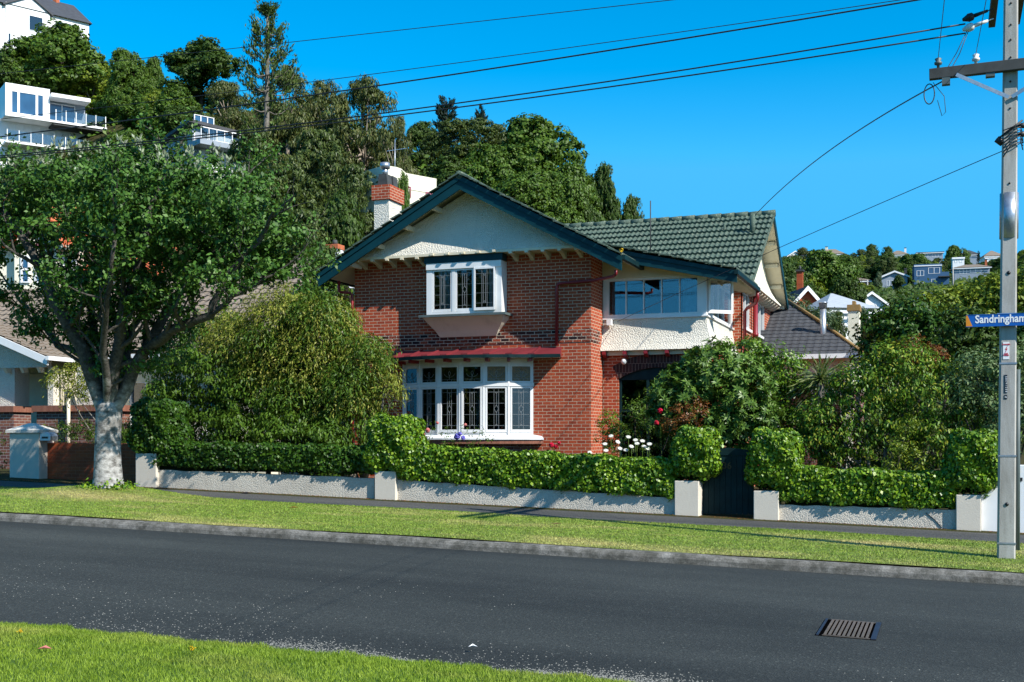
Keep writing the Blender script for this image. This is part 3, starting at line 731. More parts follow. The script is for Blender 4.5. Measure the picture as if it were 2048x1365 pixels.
# bow window
BC = Vector((-12.25, 33.08)); BR = 3.84
bp = [BC + Vector((math.sin(R(a)), -math.cos(R(a)))) * BR for a in (-30, -20, -10, 0, 10, 20, 30)]
def bo(r, angs): return [BC + Vector((math.sin(R(a)), -math.cos(R(a)))) * r for a in angs]
fb = MB(); facets = []
for i in range(6):
    L = LF(bp[i], bp[i + 1]); facets.append(L); w_ = L.L
    fb.panel(L, 0, w_, 1.93, 3.97, -.1, 0, [(.045, w_ - .045, 1.99, 3.23), (.045, w_ - .045, 3.325, 3.81)])
    fb.lbox(L, .0, w_, 0, .03, 3.23, 3.32); fb.lbox(L, -.028, .028, 0.001, .022, 1.94, 3.96)
bw = fb.build('bow_window', M['white_paint'], H)
for i, L in enumerate(facets):
    w_ = L.L
    s = MB(); sash_frame(s, L, .049, w_ - .049, 1.995, 3.225, -.045, .012 if i != 3 else .04, .043, .08); s.build('sash', M['white_paint'], bw)
    s = MB(); sash_frame(s, L, .049, w_ - .049, 3.33, 3.805, -.045, .012, .04); s.build('sash', M['white_paint'], bw)
    p = MB(); p.lbox(L, .085, w_ - .085, -.03, -.024, 2.06, 3.19); p.build('pane', M['window_glass'], bw)
    p = MB(); p.lbox(L, .085, w_ - .085, -.03, -.024, 3.36, 3.775); p.build('pane', M['amber_glass' if i >= 4 else 'window_glass'], bw)
    l_ = MB(); lead(l_, L, -.016, .11, w_ - .11, 2.095, 3.165, 'tall'); lead(l_, L, -.016, .11, w_ - .11, 3.38, 3.75, 'fan'); l_.build('leadwork', M['lead_came'], bw)
    cu = MB()
    curtain(cu, L, .28, .35, 1.95, 3.2, -.6, .012, .2)
    cu.build('curtain', M['curtain'], bw)
sill = MB(); ang = np.linspace(-33, 33, 13)
o1, o2, i1 = bo(BR + .30, ang), bo(BR + .03, ang), bo(BR - .1, ang)
vs = [(p.x, p.y, 1.80) for p in o1] + [(p.x, p.y, 1.84) for p in o1] + [(p.x, p.y, 1.93) for p in o2] + [(p.x, p.y, 1.93) for p in i1]
k = len(ang); fs = [(j * k + i, j * k + i + 1, (j + 1) * k + i + 1, (j + 1) * k + i) for j in range(3) for i in range(k - 1)]
fs += [(0, k, 2 * k, 3 * k), (4 * k - 1, 3 * k - 1, 2 * k - 1, k - 1)]
sill.add(vs, fs); sill.build('sill', M['white_paint'], bw)
lg = MB(); o1, o2 = bo(BR + .27, ang), bo(BR - .1, ang)
vs = [(p.x, p.y, 1.795) for p in o1] + [(p.x, p.y, 1.69) for p in o1] + [(p.x, p.y, 1.69) for p in o2]
fs = [((j + 1) * k + i, (j + 1) * k + i + 1, j * k + i + 1, j * k + i) for j in range(2) for i in range(k - 1)] + [(0, k, 2 * k), (3 * k - 1, 2 * k - 1, k - 1)]
lg.add(vs, fs); lg.build('brick_ledge', M['ledge_brick'], bw)
bs = MB()
for L in facets: bs.panel(L, 0, L.L, .2, 1.69, -.15, .0)
bs.build('bay_base', M['pale_brick'], bw)
gpts = [(p.x, p.y) for p in bo(BR + .46, (-34, -28, -20, -12, -4, 4, 12, 20, 28))] + [(-9.46, 29.40)]
gpts[0] = (-14.8, 29.60)
wpts = [(-14.75 + (5.2) * i / (len(gpts) - 1), 29.74) for i in range(len(gpts))]
br = MB(); vs = [(x, y, 4.03) for x, y in gpts] + [(x, y, 4.275) for x, y in wpts] + [(x, y, 3.985) for x, y in gpts] + [(x, y + .05, 3.985) for x, y in wpts]
k = len(gpts); br.add(vs, [(i, i + 1, k + i + 1, k + i) for i in range(k - 1)] + [(2 * k + i + 1, 2 * k + i, i, i + 1) for i in range(0)] + [(k - 1, 2 * k - 1, 4 * k - 1, 3 * k - 1)])
for i in range(1, k - 1):
    p = Vector((gpts[i][0], gpts[i][1], 4.045)); q = Vector((wpts[i][0], wpts[i][1], 4.285)); br.beam(p, q, .05, .05)
    br.beam(p - Vector((.09, 0, 0)), p + Vector((.09, .02, 0)), .05, .09)
bro = br.build('bay_roof', M['red_iron'], H)
sf = MB(); sf.add([(x, y + .03, 3.975) for x, y in gpts] + [(x, y, 3.98) for x, y in wpts], [(k + i, k + i + 1, i + 1, i) for i in range(k - 1)]); sf.build('soffit', M['cream_paint'], bro)
gt = MB()
for i in range(k - 1): gt.beam((gpts[i][0], gpts[i][1] - .03, 4.01), (gpts[i + 1][0], gpts[i + 1][1] - .03, 4.01), .11, .085)
gt.build('gutter', M['dark_teal'], bro)
for i in range(1, k - 1):
    d = (Vector((gpts[i][0], gpts[i][1])) - BC).normalized(); p = BC + d * (BR + .05)
    r_ = MB(); r_.beam((p.x, p.y, 3.93), (gpts[i][0] - d.x * .08, gpts[i][1] - d.y * .08, 3.93), .09, .085); r_.build('rafter_end', M['red_paint'], bro)
# the lower wall beside the gable, with its arched window
L2 = LF((XR, 30.9), (-5.65, 30.9)); lw = MB(); lw.panel(L2, 0, L2.L, .2, 4.25, -.25, 0, [(.44, 2.6, 1.1, 3.78)])
L2r = LF((-5.65, 30.902), (-5.65, 35)); lw.panel(L2r, 0, L2r.L, .2, 4.25, -.25, 0)
L3 = LF((-5.9, 35), (-5.65, 35)); lw.lbox(L3, 0, .25, -.25, 0, 4.0, 6.5)
L4 = LF((-5.65, 35.002), (-5.65, 41.8)); lw.panel(L4, 0, L4.L, .2, 6.6, -.25, 0, [(.35, 1.75, 5.2, 6.25), (3.2, 5.0, 5.2, 6.25)])
lw.build('wall', M['red_brick'], H)
ar = MB(); c0, rr = (1.52, 1.62), 2.14
def arc(r, n=14, a=30): return [(c0[0] + r * math.sin(R(t)), c0[1] + r * math.cos(R(t))) for t in np.linspace(-a, a, n)]
ia, oa = arc(rr - .02), arc(rr + .36)
for i in range(len(ia) - 1): ar.lprism(L2, [ia[i], ia[i + 1], oa[i + 1], oa[i]], -.2, .018)
ar.build('brick_arch', M['arch_brick'], H)
aw = MB(); hs_ = [(.50, 1.20, 1.2, 2.55), (.50, 1.20, 2.62, 3.42), (1.27, 1.97, 1.2, 2.55), (1.27, 1.97, 2.62, 3.42), (2.04, 2.56, 1.2, 2.55), (2.04, 2.56, 2.62, 3.42)]
aw.panel(L2, .44, 2.6, 1.1, 3.78, -.14, -.06, hs_); awo = aw.build('arched_window', M['dark_teal'], H)
p = MB(); p.lbox(L2, .46, 2.58, -.12, -.11, 1.12, 3.6); p.build('pane', M['window_glass'], awo)
# enclosed balcony
BX, BY = -5.9, 30.9
ap = MB(); lv = [(5.06, .0), (4.9, .012), (4.72, .045), (4.54, .10), (4.36, .18), (4.20, .29)]
vs = []
for z, n in lv: vs += [(XR, BY - n, z), (BX + n, BY - n, z), (BX + n, 35, z)]
fs = [(i * 3 + 3 + j, i * 3 + 4 + j, i * 3 + 1 + j, i * 3 + j) for i in range(len(lv) - 1) for j in (0, 1)]
vs += [(XR, 35, 4.20)]; fs += [(15, 18, 17, 16)]
ap.add(vs, fs); bal = ap.build('enclosed_balcony', M['roughcast'], H)
Lb = LF((XR + .005, BY), (BX, BY)); Lc = LF((BX, BY), (BX, 35)); BW = Lb.L
fr = MB(); a0, a1 = .15, BW - .23; sp = [(a0 + (a1 - a0) * i / 5 + .014, a0 + (a1 - a0) * (i + 1) / 5 - .014) for i in range(5)]
fr.panel(Lb, 0, BW, 5.1, 6.16, -.1, 0, [(a, b, 5.19, 6.10) for a, b in sp]); fr.lbox(Lb, -.0, BW + .06, 0, .05, 5.062, 5.098)
cs = [(.18, .95), (1.02, 1.78), (1.86, 2.62), (2.7, 3.9)]
fr.panel(Lc, .002, Lc.L, 5.1, 6.16, -.1, 0, [(a, b, 5.19, 6.10) for a, b in cs]); fr.lbox(Lc, -.0, Lc.L, 0.002, .05, 5.062, 5.098)
fr.build('window_frame', M['white_paint'], bal)
for a, b in sp:
    p = MB(); p.lbox(Lb, a - .01, b + .01, -.06, -.052, 5.18, 6.11); p.build('pane', M['balcony_glass'], bal)
for a, b in cs[1:]:
    p = MB(); p.lbox(Lc, a - .01, b + .01, -.06, -.052, 5.18, 6.11); p.build('pane', M['balcony_glass'], bal)
hp = Lc(.2, .02, 0); dr = Vector((math.sin(R(52)), math.cos(R(52)))); Lo = LF((hp.x, hp.y), (hp.x + dr.x * .74, hp.y + dr.y * .74))
s = MB(); sash_frame(s, Lo, 0, .74, 5.17, 6.10, -.045, 0, .06, .09); s.build('open_casement', M['white_paint'], bal)
p = MB(); p.lbox(Lo, .06, .68, -.026, -.02, 5.26, 6.04); p.build('pane', M['balcony_glass'], bal)
for a, b in ((.18, .40), (2.15, 2.52)):
    cu = MB(); curtain(cu, Lb, a, b, 5.05, 6.12, -.22); cu.build('curtain', M['curtain_blue'], bal)
hb = MB(); hb.prism([(XR, 6.162), (BX + .04, 6.162), (BX + .04, 6.30), (XR, 6.93)], BY - .04, BY + .12); hb.box(BX - .12, BX + .04, BY + .12, 35, 6.162, 6.30); hb.build('lintel', M['cream_paint'], bal)
fl = MB(); fl.box(XR + .002, BX + .1, BY - .12, BY - .005, 4.08, 4.198); fl.build('floor_beam', M['cream_paint'], bal)
for i in range(5):
    x = XR + .10 + i * .575; c = MB(); c.prism([(30.62, 4.195), (30.895, 4.195), (30.895, 4.02), (30.76, 4.02), (30.62, 4.1)], x - .05, x + .05, axis='x'); c.build('corbel', M['red_paint'], bal)
# right-hand gable: flared skirt, soffit wall, windows
sk = MB(); lv = [(8.3, 0), (7.5, .01), (7.1, .05), (6.8, .13), (6.6, .23), (6.45, .36)]
vs = []
for z, n in lv:
    half0 = (38.1 - 34.9) if z < 6.9 else max(.1, (8.75 - z) / .6); half1 = (41.4 - 38.1) if z < 6.7 else max(.1, (8.7 - z) / .71)
    vs += [(-5.65 + n, 38.1 - min(half0, 3.3), z), (-5.65 + n, 38.1 + min(half1, 3.3), z)]
sk.add(vs, [(i * 2 + 2, i * 2 + 3, i * 2 + 1, i * 2) for i in range(len(lv) - 1)])
sk.box(-5.65, -5.29, 34.8, 41.4, 6.40, 6.447); tag(sk.build('gable_wall', M['cream_render'], H), 'cream flared skirt of the right gable')
for i in range(12):
    y = 34.95 + i * .56; c = MB(); c.prism([(-5.33, 6.398), (-5.652, 6.398), (-5.652, 6.22), (-5.5, 6.24), (-5.33, 6.33)], y - .05, y + .05, axis='y'); c.build('corbel', M['cream_paint'], H)
for a, b in ((.35, 1.75), (3.2, 5.0)): plain_window(H, L4, a, b, 5.2, 6.25, -.06, 2, 1, name='window')
# rainwater pipes
def pipe(pts, r, mat='red_paint', name='downpipe', parent=H):
    m = MB(); m.tube(pts, r, 10)
    return m.build(name, M[mat], parent)
pipe([(-7.85, 28.98, 6.12), (-7.85, 29.0, 6.02), (-7.95, 29.1, 5.98), (-8.6, 29.6, 5.97), (-9.5, 29.69, 5.95), (-9.62, 29.69, 5.93), (-9.66, 29.69, 5.85), (-9.66, 29.69, 4.3)], .042)
pipe([(-16.1, 29.55, 6.3), (-16.1, 29.55, 6.02), (-16.05, 29.55, 5.98), (-15.78, 29.62, 5.96), (-15.74, 29.68, 5.9), (-15.74, 29.69, .5)], .042)
g_ = MB(); g_.beam((-5.0, 30.2, 6.10), (-5.0, 34.1, 6.10), .1, .12); g_.build('gutter', M['dark_teal'], H)
g_ = MB(); g_.beam((-7.62, 28.85, 6.42), (-7.62, 33.5, 6.42), .1, .12); g_.build('gutter', M['dark_teal'], H)
g_ = MB(); g_.beam((-16.42, 28.9, 6.38), (-16.42, 34, 6.38), .1, .12); g_.build('gutter', M['dark_teal'], H)
pipe([(-5.02, 34.0, 6.05), (-5.02, 34.0, 5.85), (-5.1, 34.2, 5.74), (-5.45, 34.9, 5.68), (-5.55, 35.05, 5.6), (-5.55, 35.05, .6)], .05)
pipe([(-5.52, 36.95, 6.35), (-5.52, 36.95, .6)], .075)
pipe([(-5.45, 41.6, 5.75), (-5.45, 41.6, .6)], .06)
m = MB(); m.box(-5.58, -5.34, 41.48, 41.72, 5.66, 5.84); m.tube([(-5.52, 36.95, 5.02), (-5.52, 36.95, 5.12)], .095, 10); m.build('pipe_head', M['red_paint'], H)
# chimney on the left wall
ch = MB(); ch.box(-16.43, -15.93, 32.4, 33.3, .2, 9.15); cho = ch.build('chimney', M['roughcast'], H)
c = MB(); c.box(-16.49, -15.87, 32.34, 33.36, 9.152, 9.60); c.build('chimney_cap', M['red_brick'], cho)
c = MB(); c.prism([(-16.35, 9.60), (-16.01, 9.60), (-16.05, 9.98), (-16.31, 9.98)], 32.9, 33.22); c.build('chimney_pot', M['timber_grey'], cho)
c = MB(); c.prism([(-16.35, 9.60), (-16.01, 9.60), (-16.05, 9.96), (-16.31, 9.96)], 32.47, 32.8); c.build('chimney_pot', M['timber_grey'], cho)
c = MB(); c.tube([(-16.18, 32.64, 9.96), (-16.18, 32.64, 10.16)], .09, 14); c.tube([(-16.18, 32.64, 10.16), (-16.18, 32.64, 10.33)], .15, 14); c.build('flue_cowl', M['galvanised'], cho)
# roof furniture
def onroof(u, v):
    x, y, z = _ray(u, v); d = (6.30 - .602 * 33.6 - EYE) / (z - .602 * y); return Vector((x * d, y * d, EYE + z * d))
q = onroof(1505, 468); m = MB(); m.tube([q - Vector((0, 0, .1)), q + Vector((0, 0, .62))], .085, 12); m.build('vent_pipe', M['green_tile'], H)
q = onroof(1449, 464); m = MB(); m.tube([q - Vector((0, 0, .1)), q + Vector((0, 0, .24))], .035, 10); m.build('vent_pipe', M['green_tile'], H)
q = onroof(1301, 506); m = MB(); m.tube([q - Vector((0, 0, .1)), q + Vector((0, 0, 1.62))], .018, 8); m.build('aerial_mast', M['timber_grey'], H)
m = MB(); q = P(1219, 650, 30.78); m.box(q.x - .05, q.x + .07, 30.66, 30.84, q.z - .02, q.z + .14); m.build('alarm_box', M['white_paint'], H)
m = MB(); q = P(1248, 723, 30.78); m.tube([q, q + Vector((0, .12, .05))], .03, 8); m.tube([q + Vector((0, -.02, -.09)), q + Vector((0, -.02, -.05)), q + Vector((0, -.02, .0)), q + Vector((0, -.02, .05)), q + Vector((0, -.02, .07))], [.03, .065, .08, .06, .02], 12); m.build('wall_lamp', M['porcelain'], H)
for u in (1543, 1560):
    q = P(u, 850, 31.5); m = MB(); m.box(q.x - .05, q.x + .05, 31.45, 31.55, .3, 2.5); m.build('porch_post', M['white_paint'], H)
# ------------------------------------------------------------------ leaves
def unit(v): return v / np.maximum(np.linalg.norm(v, axis=-1, keepdims=True), 1e-9)
def sphere_dirs(n): return unit(rng.normal(size=(n, 3)))
def leafmesh(name, C, N, size, aspect=.5, droop=.3, mat=None, flat=.0, axis=None):
    """kite-shaped leaves at C facing N; each leaf is its own island"""
    n = len(C); C = np.asarray(C, float); N = unit(np.asarray(N, float))
    if axis is None:
        A = unit(rng.normal(size=(n, 3))); A[:, 2] -= droop * 2; A = A - N * np.sum(A * N, -1, keepdims=True)
    else: A = np.asarray(axis, float)
    A = unit(A); B = np.cross(N, A)
    s = (np.asarray(size) * np.ones(n))[:, None]; w_ = s * aspect * .5
    V = np.stack([C - A * s * .5, C + B * w_ - A * s * .05 + N * s * .06, C + A * s * .5 - N * s * .08, C - B * w_ - A * s * .05 + N * s * .06], 1)
    me = mesh_np(name, V, np.arange(n * 4))
    for m in (mat if isinstance(mat, (list, tuple)) else [mat]): me.materials.append(m)
    return me
def leaves(name, C, N, size, mat, parent=None, aspect=.5, droop=.3, axis=None):
    inv = MAT[parent.name].inverted() if parent is not None else Matrix.Identity(4)
    me = leafmesh(name, C, N, size, aspect, droop, mat, axis=axis); me.transform(inv)
    return link(name, me, parent)
def clumps(lobes, per, lam, cr, inner=.55, up=.25, squash=.75):
    """leaf centres and facings for a crown: lobes (x,y,z,rx,ry,rz) -> clumps on and inside each lobe -> leaves on each clump"""
    Cs, Ns = [], []
    for (x, y, z, rx, ry, rz) in lobes:
        k = max(3, int(lam * (rx * ry + rx * rz + ry * rz) / 3))
        d = sphere_dirs(k); d[:, 2] = d[:, 2] * .9 + up; d = unit(d)
        r = np.where(rng.random(k) < .78, rng.uniform(.82, 1.08, k), rng.uniform(inner * .5, .85, k))[:, None]
        cc = np.array([x, y, z]) + d * r * np.array([rx, ry, rz])
        m = rng.poisson(per, k)
        idx = np.repeat(np.arange(k), m); t = len(idx)
        e = sphere_dirs(t); rad = cr * rng.uniform(.6, 1.35, k)[idx][:, None] * np.sqrt(rng.uniform(.25, 1, t))[:, None]
        e2 = e.copy(); e2[:, 2] *= squash
        Cs.append(cc[idx] + e2 * rad); nn = e * .6 + d[idx] * .7 + sphere_dirs(t) * .75; nn[:, 2] += .35; Ns.append(nn)
    return np.concatenate(Cs), np.concatenate(Ns)

# ------------------------------------------------------------------ street front: wall, pillars, gate, hedges
def wall_seg(name, label, u0, u1, vt0, vt1, mat, Y=WALLY, th=.22, group=None, cat='wall', cap=None):
    a, b = P(u0, vt0, Y), P(u1, vt1, Y); o = thing(name, label, cat, ((a.x + b.x) / 2, Y, gz((a.x + b.x) / 2, 20)), group=group)
    m = MB(); n = 14; vs = []
    for i in range(n + 1):
        f = i / n; x = a.x + (b.x - a.x) * f; z1 = a.z + (b.z - a.z) * f + (.012 * math.sin(i * 2.3) if 0 < i < n else 0); z0 = float(base(x)) + .05
        vs += [(x, Y, z0), (x, Y, z1), (x, Y + th, z1), (x, Y + th, z0)]
    fs = [(i * 4, i * 4 + 4, i * 4 + 5, i * 4 + 1) for i in range(n)] + [(i * 4 + 1, i * 4 + 5, i * 4 + 6, i * 4 + 2) for i in range(n)] + [(i * 4 + 2, i * 4 + 6, i * 4 + 7, i * 4 + 3) for i in range(n)] + [(0, 1, 2, 3), (n * 4 + 3, n * 4 + 2, n * 4 + 1, n * 4)]
    m.add(vs, fs); m.build('wall_face', M[mat], o); return o
wall_seg('garden_wall', 'low roughcast wall under the dark hedge right of the street tree', 313, 748, 940, 957, 'wall_render')
wall_seg('garden_wall', 'longest low roughcast wall, below the clipped ivy hedge and bow window', 790, 1349, 960, 996, 'wall_render')
o = wall_seg('garden_wall', 'cracked low roughcast wall between the dark gate and the power pole', 1557, 1913, 1010, 1020, 'wall_render')
def crack_line(pts, par):
    m = MB()
    for p, q in zip(pts[:-1], pts[1:]): m.beam(P(*p, WALLY - .004), P(*q, WALLY - .004), .008, .022, up=(0, 1, 0))
    return m.build('crack', M['black_rubber'], par)
crack_line([(1852, 1026), (1862, 1034), (1870, 1040), (1877, 1048), (1884, 1056)], o)
def pillar(label, u0, u1, v, Y=WALLY - .1, dep=.46, mat='smooth_render'):
    a, b = P(u0, v, Y), P(u1, v, Y); o = thing('garden_pillar', label, 'pillar', ((a.x + b.x) / 2, Y, gz(a.x, 20)))
    m = MB(); m.box(a.x, b.x, Y, Y + dep, float(base(a.x)) - .05, a.z); m.build('shaft', M[mat], o, .012); return o
pillar('plain rendered pillar at the left end of the dark hedge wall', 271, 312, 907)
pillar('plain rendered pillar under the tall rounded ivy clump left of the bow window', 749, 791, 943)
pillar('plain rendered pillar standing against the left side of the dark gate', 1349, 1397, 962)
pillar('plain rendered pillar standing against the right side of the dark gate', 1507, 1557, 982)
pillar('plain rendered pillar beside the white letterbox wall', 1912, 1962, 990)
# white wall with a letter slot
a, b = P(1962, 930, 23.25), P(2120, 930, 23.25)
lw_ = thing('letterbox_wall', 'smooth white wall with brass letter slot behind the power pole', 'wall', ((a.x + b.x) / 2, 23.2, .15))
m = MB(); m.prism([(a.x, -.1), (b.x, -.3), (b.x, a.z), (P(2006, 930, 23.25).x, a.z), (P(1975, 985, 23.25).x, P(1975, 985, 23.25).z + .12), (a.x, P(1962, 985, 23.25).z)], 23.25, 23.5); m.build('wall_face', M['bright_white'], lw_, .01)
c = P(2031, 943, 23.24); m = MB(); m.tube([c, c + Vector((0, -.03, 0))], [.068, .06], 20); m.build('newspaper_hole', M['brass'], lw_)
m = MB(); m.tube([c + Vector((0, -.031, 0)), c + Vector((0, -.036, 0))], .042, 16); m.build('hole_rim', M['black_rubber'], lw_)
c = P(2033, 959, 23.235); m = MB(); m.box(c.x - .10, c.x + .10, 23.22, 23.26, c.z - .03, c.z + .03); m.build('letter_slot', M['black_rubber'], lw_)
# the gate
ga, gb_ = P(1408, 900, 23.5), P(1505, 900, 23.5)
gt_ = thing('garden_gate', 'dark teal boarded garden gate with the number 36', 'gate', ((ga.x + gb_.x) / 2, 23.5, gz(ga.x, 20)))
zb, zt = gz(ga.x, 20) + .03, P(1440, 898, 23.5).z
m = MB(); nb = 9; wdt = (gb_.x - ga.x + .05) / nb
for i in range(nb):
    x0 = ga.x - .02 + i * wdt; m.box(x0 + .004, x0 + wdt - .004, 23.5, 23.53, zb, zt - .13 + .02 * math.sin(i / (nb - 1) * math.pi))
m.box(ga.x - .02, gb_.x + .03, 23.531, 23.57, zb + .1, zb + .22); m.box(ga.x - .02, gb_.x + .03, 23.531, 23.57, zt - .5, zt - .38)
m.box(ga.x, gb_.x + .02, 23.515, 23.528, zb + .02, zt - .15); m.build('gate_board', M['dark_teal'], gt_)
m = MB(); m.prism([(ga.x - .02, zt - .128), (gb_.x + .03, zt - .128), (gb_.x + .03, zt - .03), ((ga.x + gb_.x) / 2, zt + .02), (ga.x - .02, zt - .03)], 23.485, 23.55); m.build('top_rail', M['dark_teal'], gt_)
c = P(1454, 938, 23.495); text_mesh('house_number', '36', .19, Matrix.Translation(c - Vector((0, .003, 0))) @ Matrix.Rotation(R(90), 4, 'X'), M['gold_number'], gt_, .004, .002, 'CENTER')
m = MB(); m.box(P(1398, 900, 23.45).x, ga.x - .022, 23.5, 23.56, zb - .02, zt - .3); m.build('gate_post', M['dark_teal'], gt_)

def hedge(label, x0, x1, y0, y1, z0, z1, mat, name='ivy_hedge', dens=900, size=.075, rnd=.18, name2='hedge', group=None, wob=.05, slope=-.02):
    o = thing(name, label, name2, ((x0 + x1) / 2, (y0 + y1) / 2, z0), group=group)
    cx, cy, cz = (x0 + x1) / 2, (y0 + y1) / 2, (z0 + z1) / 2; hx, hy, hz = (x1 - x0) / 2, (y1 - y0) / 2, (z1 - z0) / 2
    area = 8 * (hx * hy + hx * hz + hy * hz); n = int(area * dens)
    w_ = np.array([hy * hz, hx * hz, hx * hy]); ax = rng.choice(3, n, p=w_ / w_.sum()); sg = np.where(rng.random(n) < .5, -1, 1)
    sg = np.where((ax == 1) & (rng.random(n) < .6), -1, sg); sg = np.where((ax == 2) & (rng.random(n) < .7), 1, sg)
    p = rng.uniform(-1, 1, (n, 3)); p[np.arange(n), ax] = sg
    h = np.array([hx, hy, hz]); q = p * h; inner = np.maximum(h - rnd, .02); cl = np.clip(q, -inner, inner); d = q - cl
    dn = np.linalg.norm(d, axis=1, keepdims=True); dirs = np.where(dn > 1e-6, d / np.maximum(dn, 1e-6), 0); q = cl + dirs * np.minimum(rnd, h.min())
    lump = wob * (np.sin(q[:, 0] * 5.1 + 1) * np.sin(q[:, 2] * 6.3) + np.sin(q[:, 0] * 11 + q[:, 1] * 7 + q[:, 2] * 9) * .6)
    dep = -np.abs(rng.normal(0, .05, n)) + rng.uniform(-.01, .045, n) + lump
    C = q + dirs * dep[:, None]; C[:, 2] += slope * C[:, 0]
    N = dirs + sphere_dirs(n) * .85; N[:, 2] += .08
    C = C + np.array([cx, cy, cz])
    leaves('foliage', C, N, size * rng.uniform(.6, 1.25, n), M[mat], o, .85, .5)
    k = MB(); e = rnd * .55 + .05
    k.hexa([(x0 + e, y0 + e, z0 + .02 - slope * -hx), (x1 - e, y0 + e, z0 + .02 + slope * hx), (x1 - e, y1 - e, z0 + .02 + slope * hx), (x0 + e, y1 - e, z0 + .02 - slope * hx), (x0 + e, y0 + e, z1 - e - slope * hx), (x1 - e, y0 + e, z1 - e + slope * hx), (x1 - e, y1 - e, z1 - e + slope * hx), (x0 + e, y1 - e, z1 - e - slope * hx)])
    k.build('inner_stems', M['hedge_core'], o)  # solid near-black block standing in for the shaded inside of the hedge
    return o
def px_hedge(label, u0, u1, vt, vb, mat, Y=23.12, dep=.9, **kw):
    if 'rnd' not in kw: vt, vb = vt + 7, vb - 7; kw['wob'] = .028; kw['rnd'] = .12
    a, b = P(u0, vb, Y), P(u1, vt, Y); za = (P(u0, vb, Y).z + P(u1, vb, Y).z) / 2; zb_ = (P(u0, vt, Y).z + P(u1, vt, Y).z) / 2
    return hedge(label, a.x, b.x, Y, Y + dep, za, zb_, mat, **kw)
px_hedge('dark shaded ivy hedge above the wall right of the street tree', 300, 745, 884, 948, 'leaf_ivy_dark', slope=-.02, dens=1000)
px_hedge('long clipped ivy hedge in full sun beneath the bow window', 795, 1350, 901, 985, 'leaf_ivy', slope=-.05, dens=1150)
px_hedge('clipped ivy hedge between the dark gate and the power pole', 1556, 1912, 937, 1019, 'leaf_ivy', slope=-.03, dens=1150)
def ball(label, u0, u1, vt, vb, mat, Y=23.0, dep=.85, **kw): return px_hedge(label, u0, u1, vt, vb, mat, Y, dep, rnd=.34, wob=.06, slope=0, name='ivy_clump', name2='ivy', dens=1250, **kw)
ball('tall rounded ivy clump over the pillar left of the bow window', 722, 826, 832, 948, 'leaf_ivy', dep=1.0)
ball('rounded bright ivy clump over the left gate pillar', 1336, 1432, 856, 962, 'leaf_ivy')
ball('broad ivy clump over the right gate pillar', 1490, 1598, 860, 980, 'leaf_ivy')
ball('rounded ivy clump beside the power pole above the white wall', 1892, 2006, 862, 990, 'leaf_ivy')
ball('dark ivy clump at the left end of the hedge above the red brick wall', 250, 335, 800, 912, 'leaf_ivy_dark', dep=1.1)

# ------------------------------------------------------------------ left neighbour's front: pillar, brick wall, letterbox
a, b = P(19, 840, 24.0), P(78, 840, 24.0); zt = P(40, 866, 24.0).z
o = thing('gate_pillar', 'grey rendered gate pillar with pyramid cap left of the street tree', 'pillar', ((a.x + b.x) / 2, 24.2, gz(a.x, 20)))
m = MB(); m.box(a.x, b.x, 24.0, 24.55, float(base(a.x)) - .1, zt); m.build('shaft', M['smooth_render'], o, .015)
m = MB(); e = .07; x0, x1, y0, y1 = a.x - e, b.x + e, 23.93, 24.62; mx, my = (x0 + x1) / 2, (y0 + y1) / 2
m.box(x0, x1, y0, y1, zt, zt + .07)
m.add([(x0, y0, zt + .071), (x1, y0, zt + .071), (x1, y1, zt + .071), (x0, y1, zt + .071), (mx - .05, my - .05, zt + .25), (mx + .05, my - .05, zt + .25), (mx + .05, my + .05, zt + .25), (mx - .05, my + .05, zt + .25)], [(0, 1, 5, 4), (1, 2, 6, 5), (2, 3, 7, 6), (3, 0, 4, 7), (4, 5, 6, 7)]); m.build('cap', M['cap_stone'], o)
o = thing('letterbox', 'white metal letterbox fixed beside the capped gate pillar', 'letterbox', (b.x + .2, 24.1, zt - .3))
m = MB(); z0 = P(90, 876, 24).z; m.prism([(b.x + .0, z0 - .08), (b.x + .34, z0 - .08), (b.x + .34, z0 + .04), (b.x + .3, z0 + .11), (b.x + .2, z0 + .14), (b.x + .04, z0 + .14), (b.x, z0 + .1)], 24.02, 24.3); m.build('box', M['galvanised'], o, .01)
m = MB(); m.box(b.x + .08, b.x + .26, 24.005, 24.019, z0 - .02, z0 + .03); m.build('slot', M['black_rubber'], o)
o = wall_seg('brick_garden_wall', 'orange red brick garden wall behind the pale tree trunk', 76, 276, 886, 888, 'garden_brick', 24.3, .25)

# ------------------------------------------------------------------ street tree
def grow(m, p, d, r, depth, tips, L, spread=.55, up=.12, zmax=None):
    pts = [Vector(p)]; rad = [r]; d = Vector(d).normalized(); n = 4
    for i in range(n):
        d = (d + Vector((random.gauss(0, .16), random.gauss(0, .16), random.gauss(0, .10) + up * .4))).normalized()
        pts.append(pts[-1] + d * L / n); rad.append(r * (1 - .45 * (i + 1) / n))
        if depth <= 1: tips.append(tuple(pts[-1]))
    m.tube(pts, rad, 5 if r < .03 else 7, cap=False)
    if depth == 0: return
    for k in range(random.choice((2, 2, 3))):
        ax = Vector((random.gauss(0, 1), random.gauss(0, 1), random.gauss(0, .5))).normalized()
        nd = (d + ax * spread * random.uniform(.7, 1.3) + Vector((0, 0, up))).normalized()
        j = n if k == 0 else random.choice((2, 3, 4))
        grow(m, pts[j], nd, rad[j] * .78, depth - 1, tips, L * random.uniform(.6, .85), spread, up)
TY = 20.2; tb_ = G(215, 990, .17); TY = tb_.y
tree = thing('street_tree', 'spreading street tree with pale lichen covered trunk on the far verge', 'tree', (tb_.x, TY, tb_.z - .05))
def T(u, v, dy=0):
    q = P(u, v, TY + dy); return q
tk = MB(); tips = []
rp = lambda px: px * .5 * 24.6 / FPX
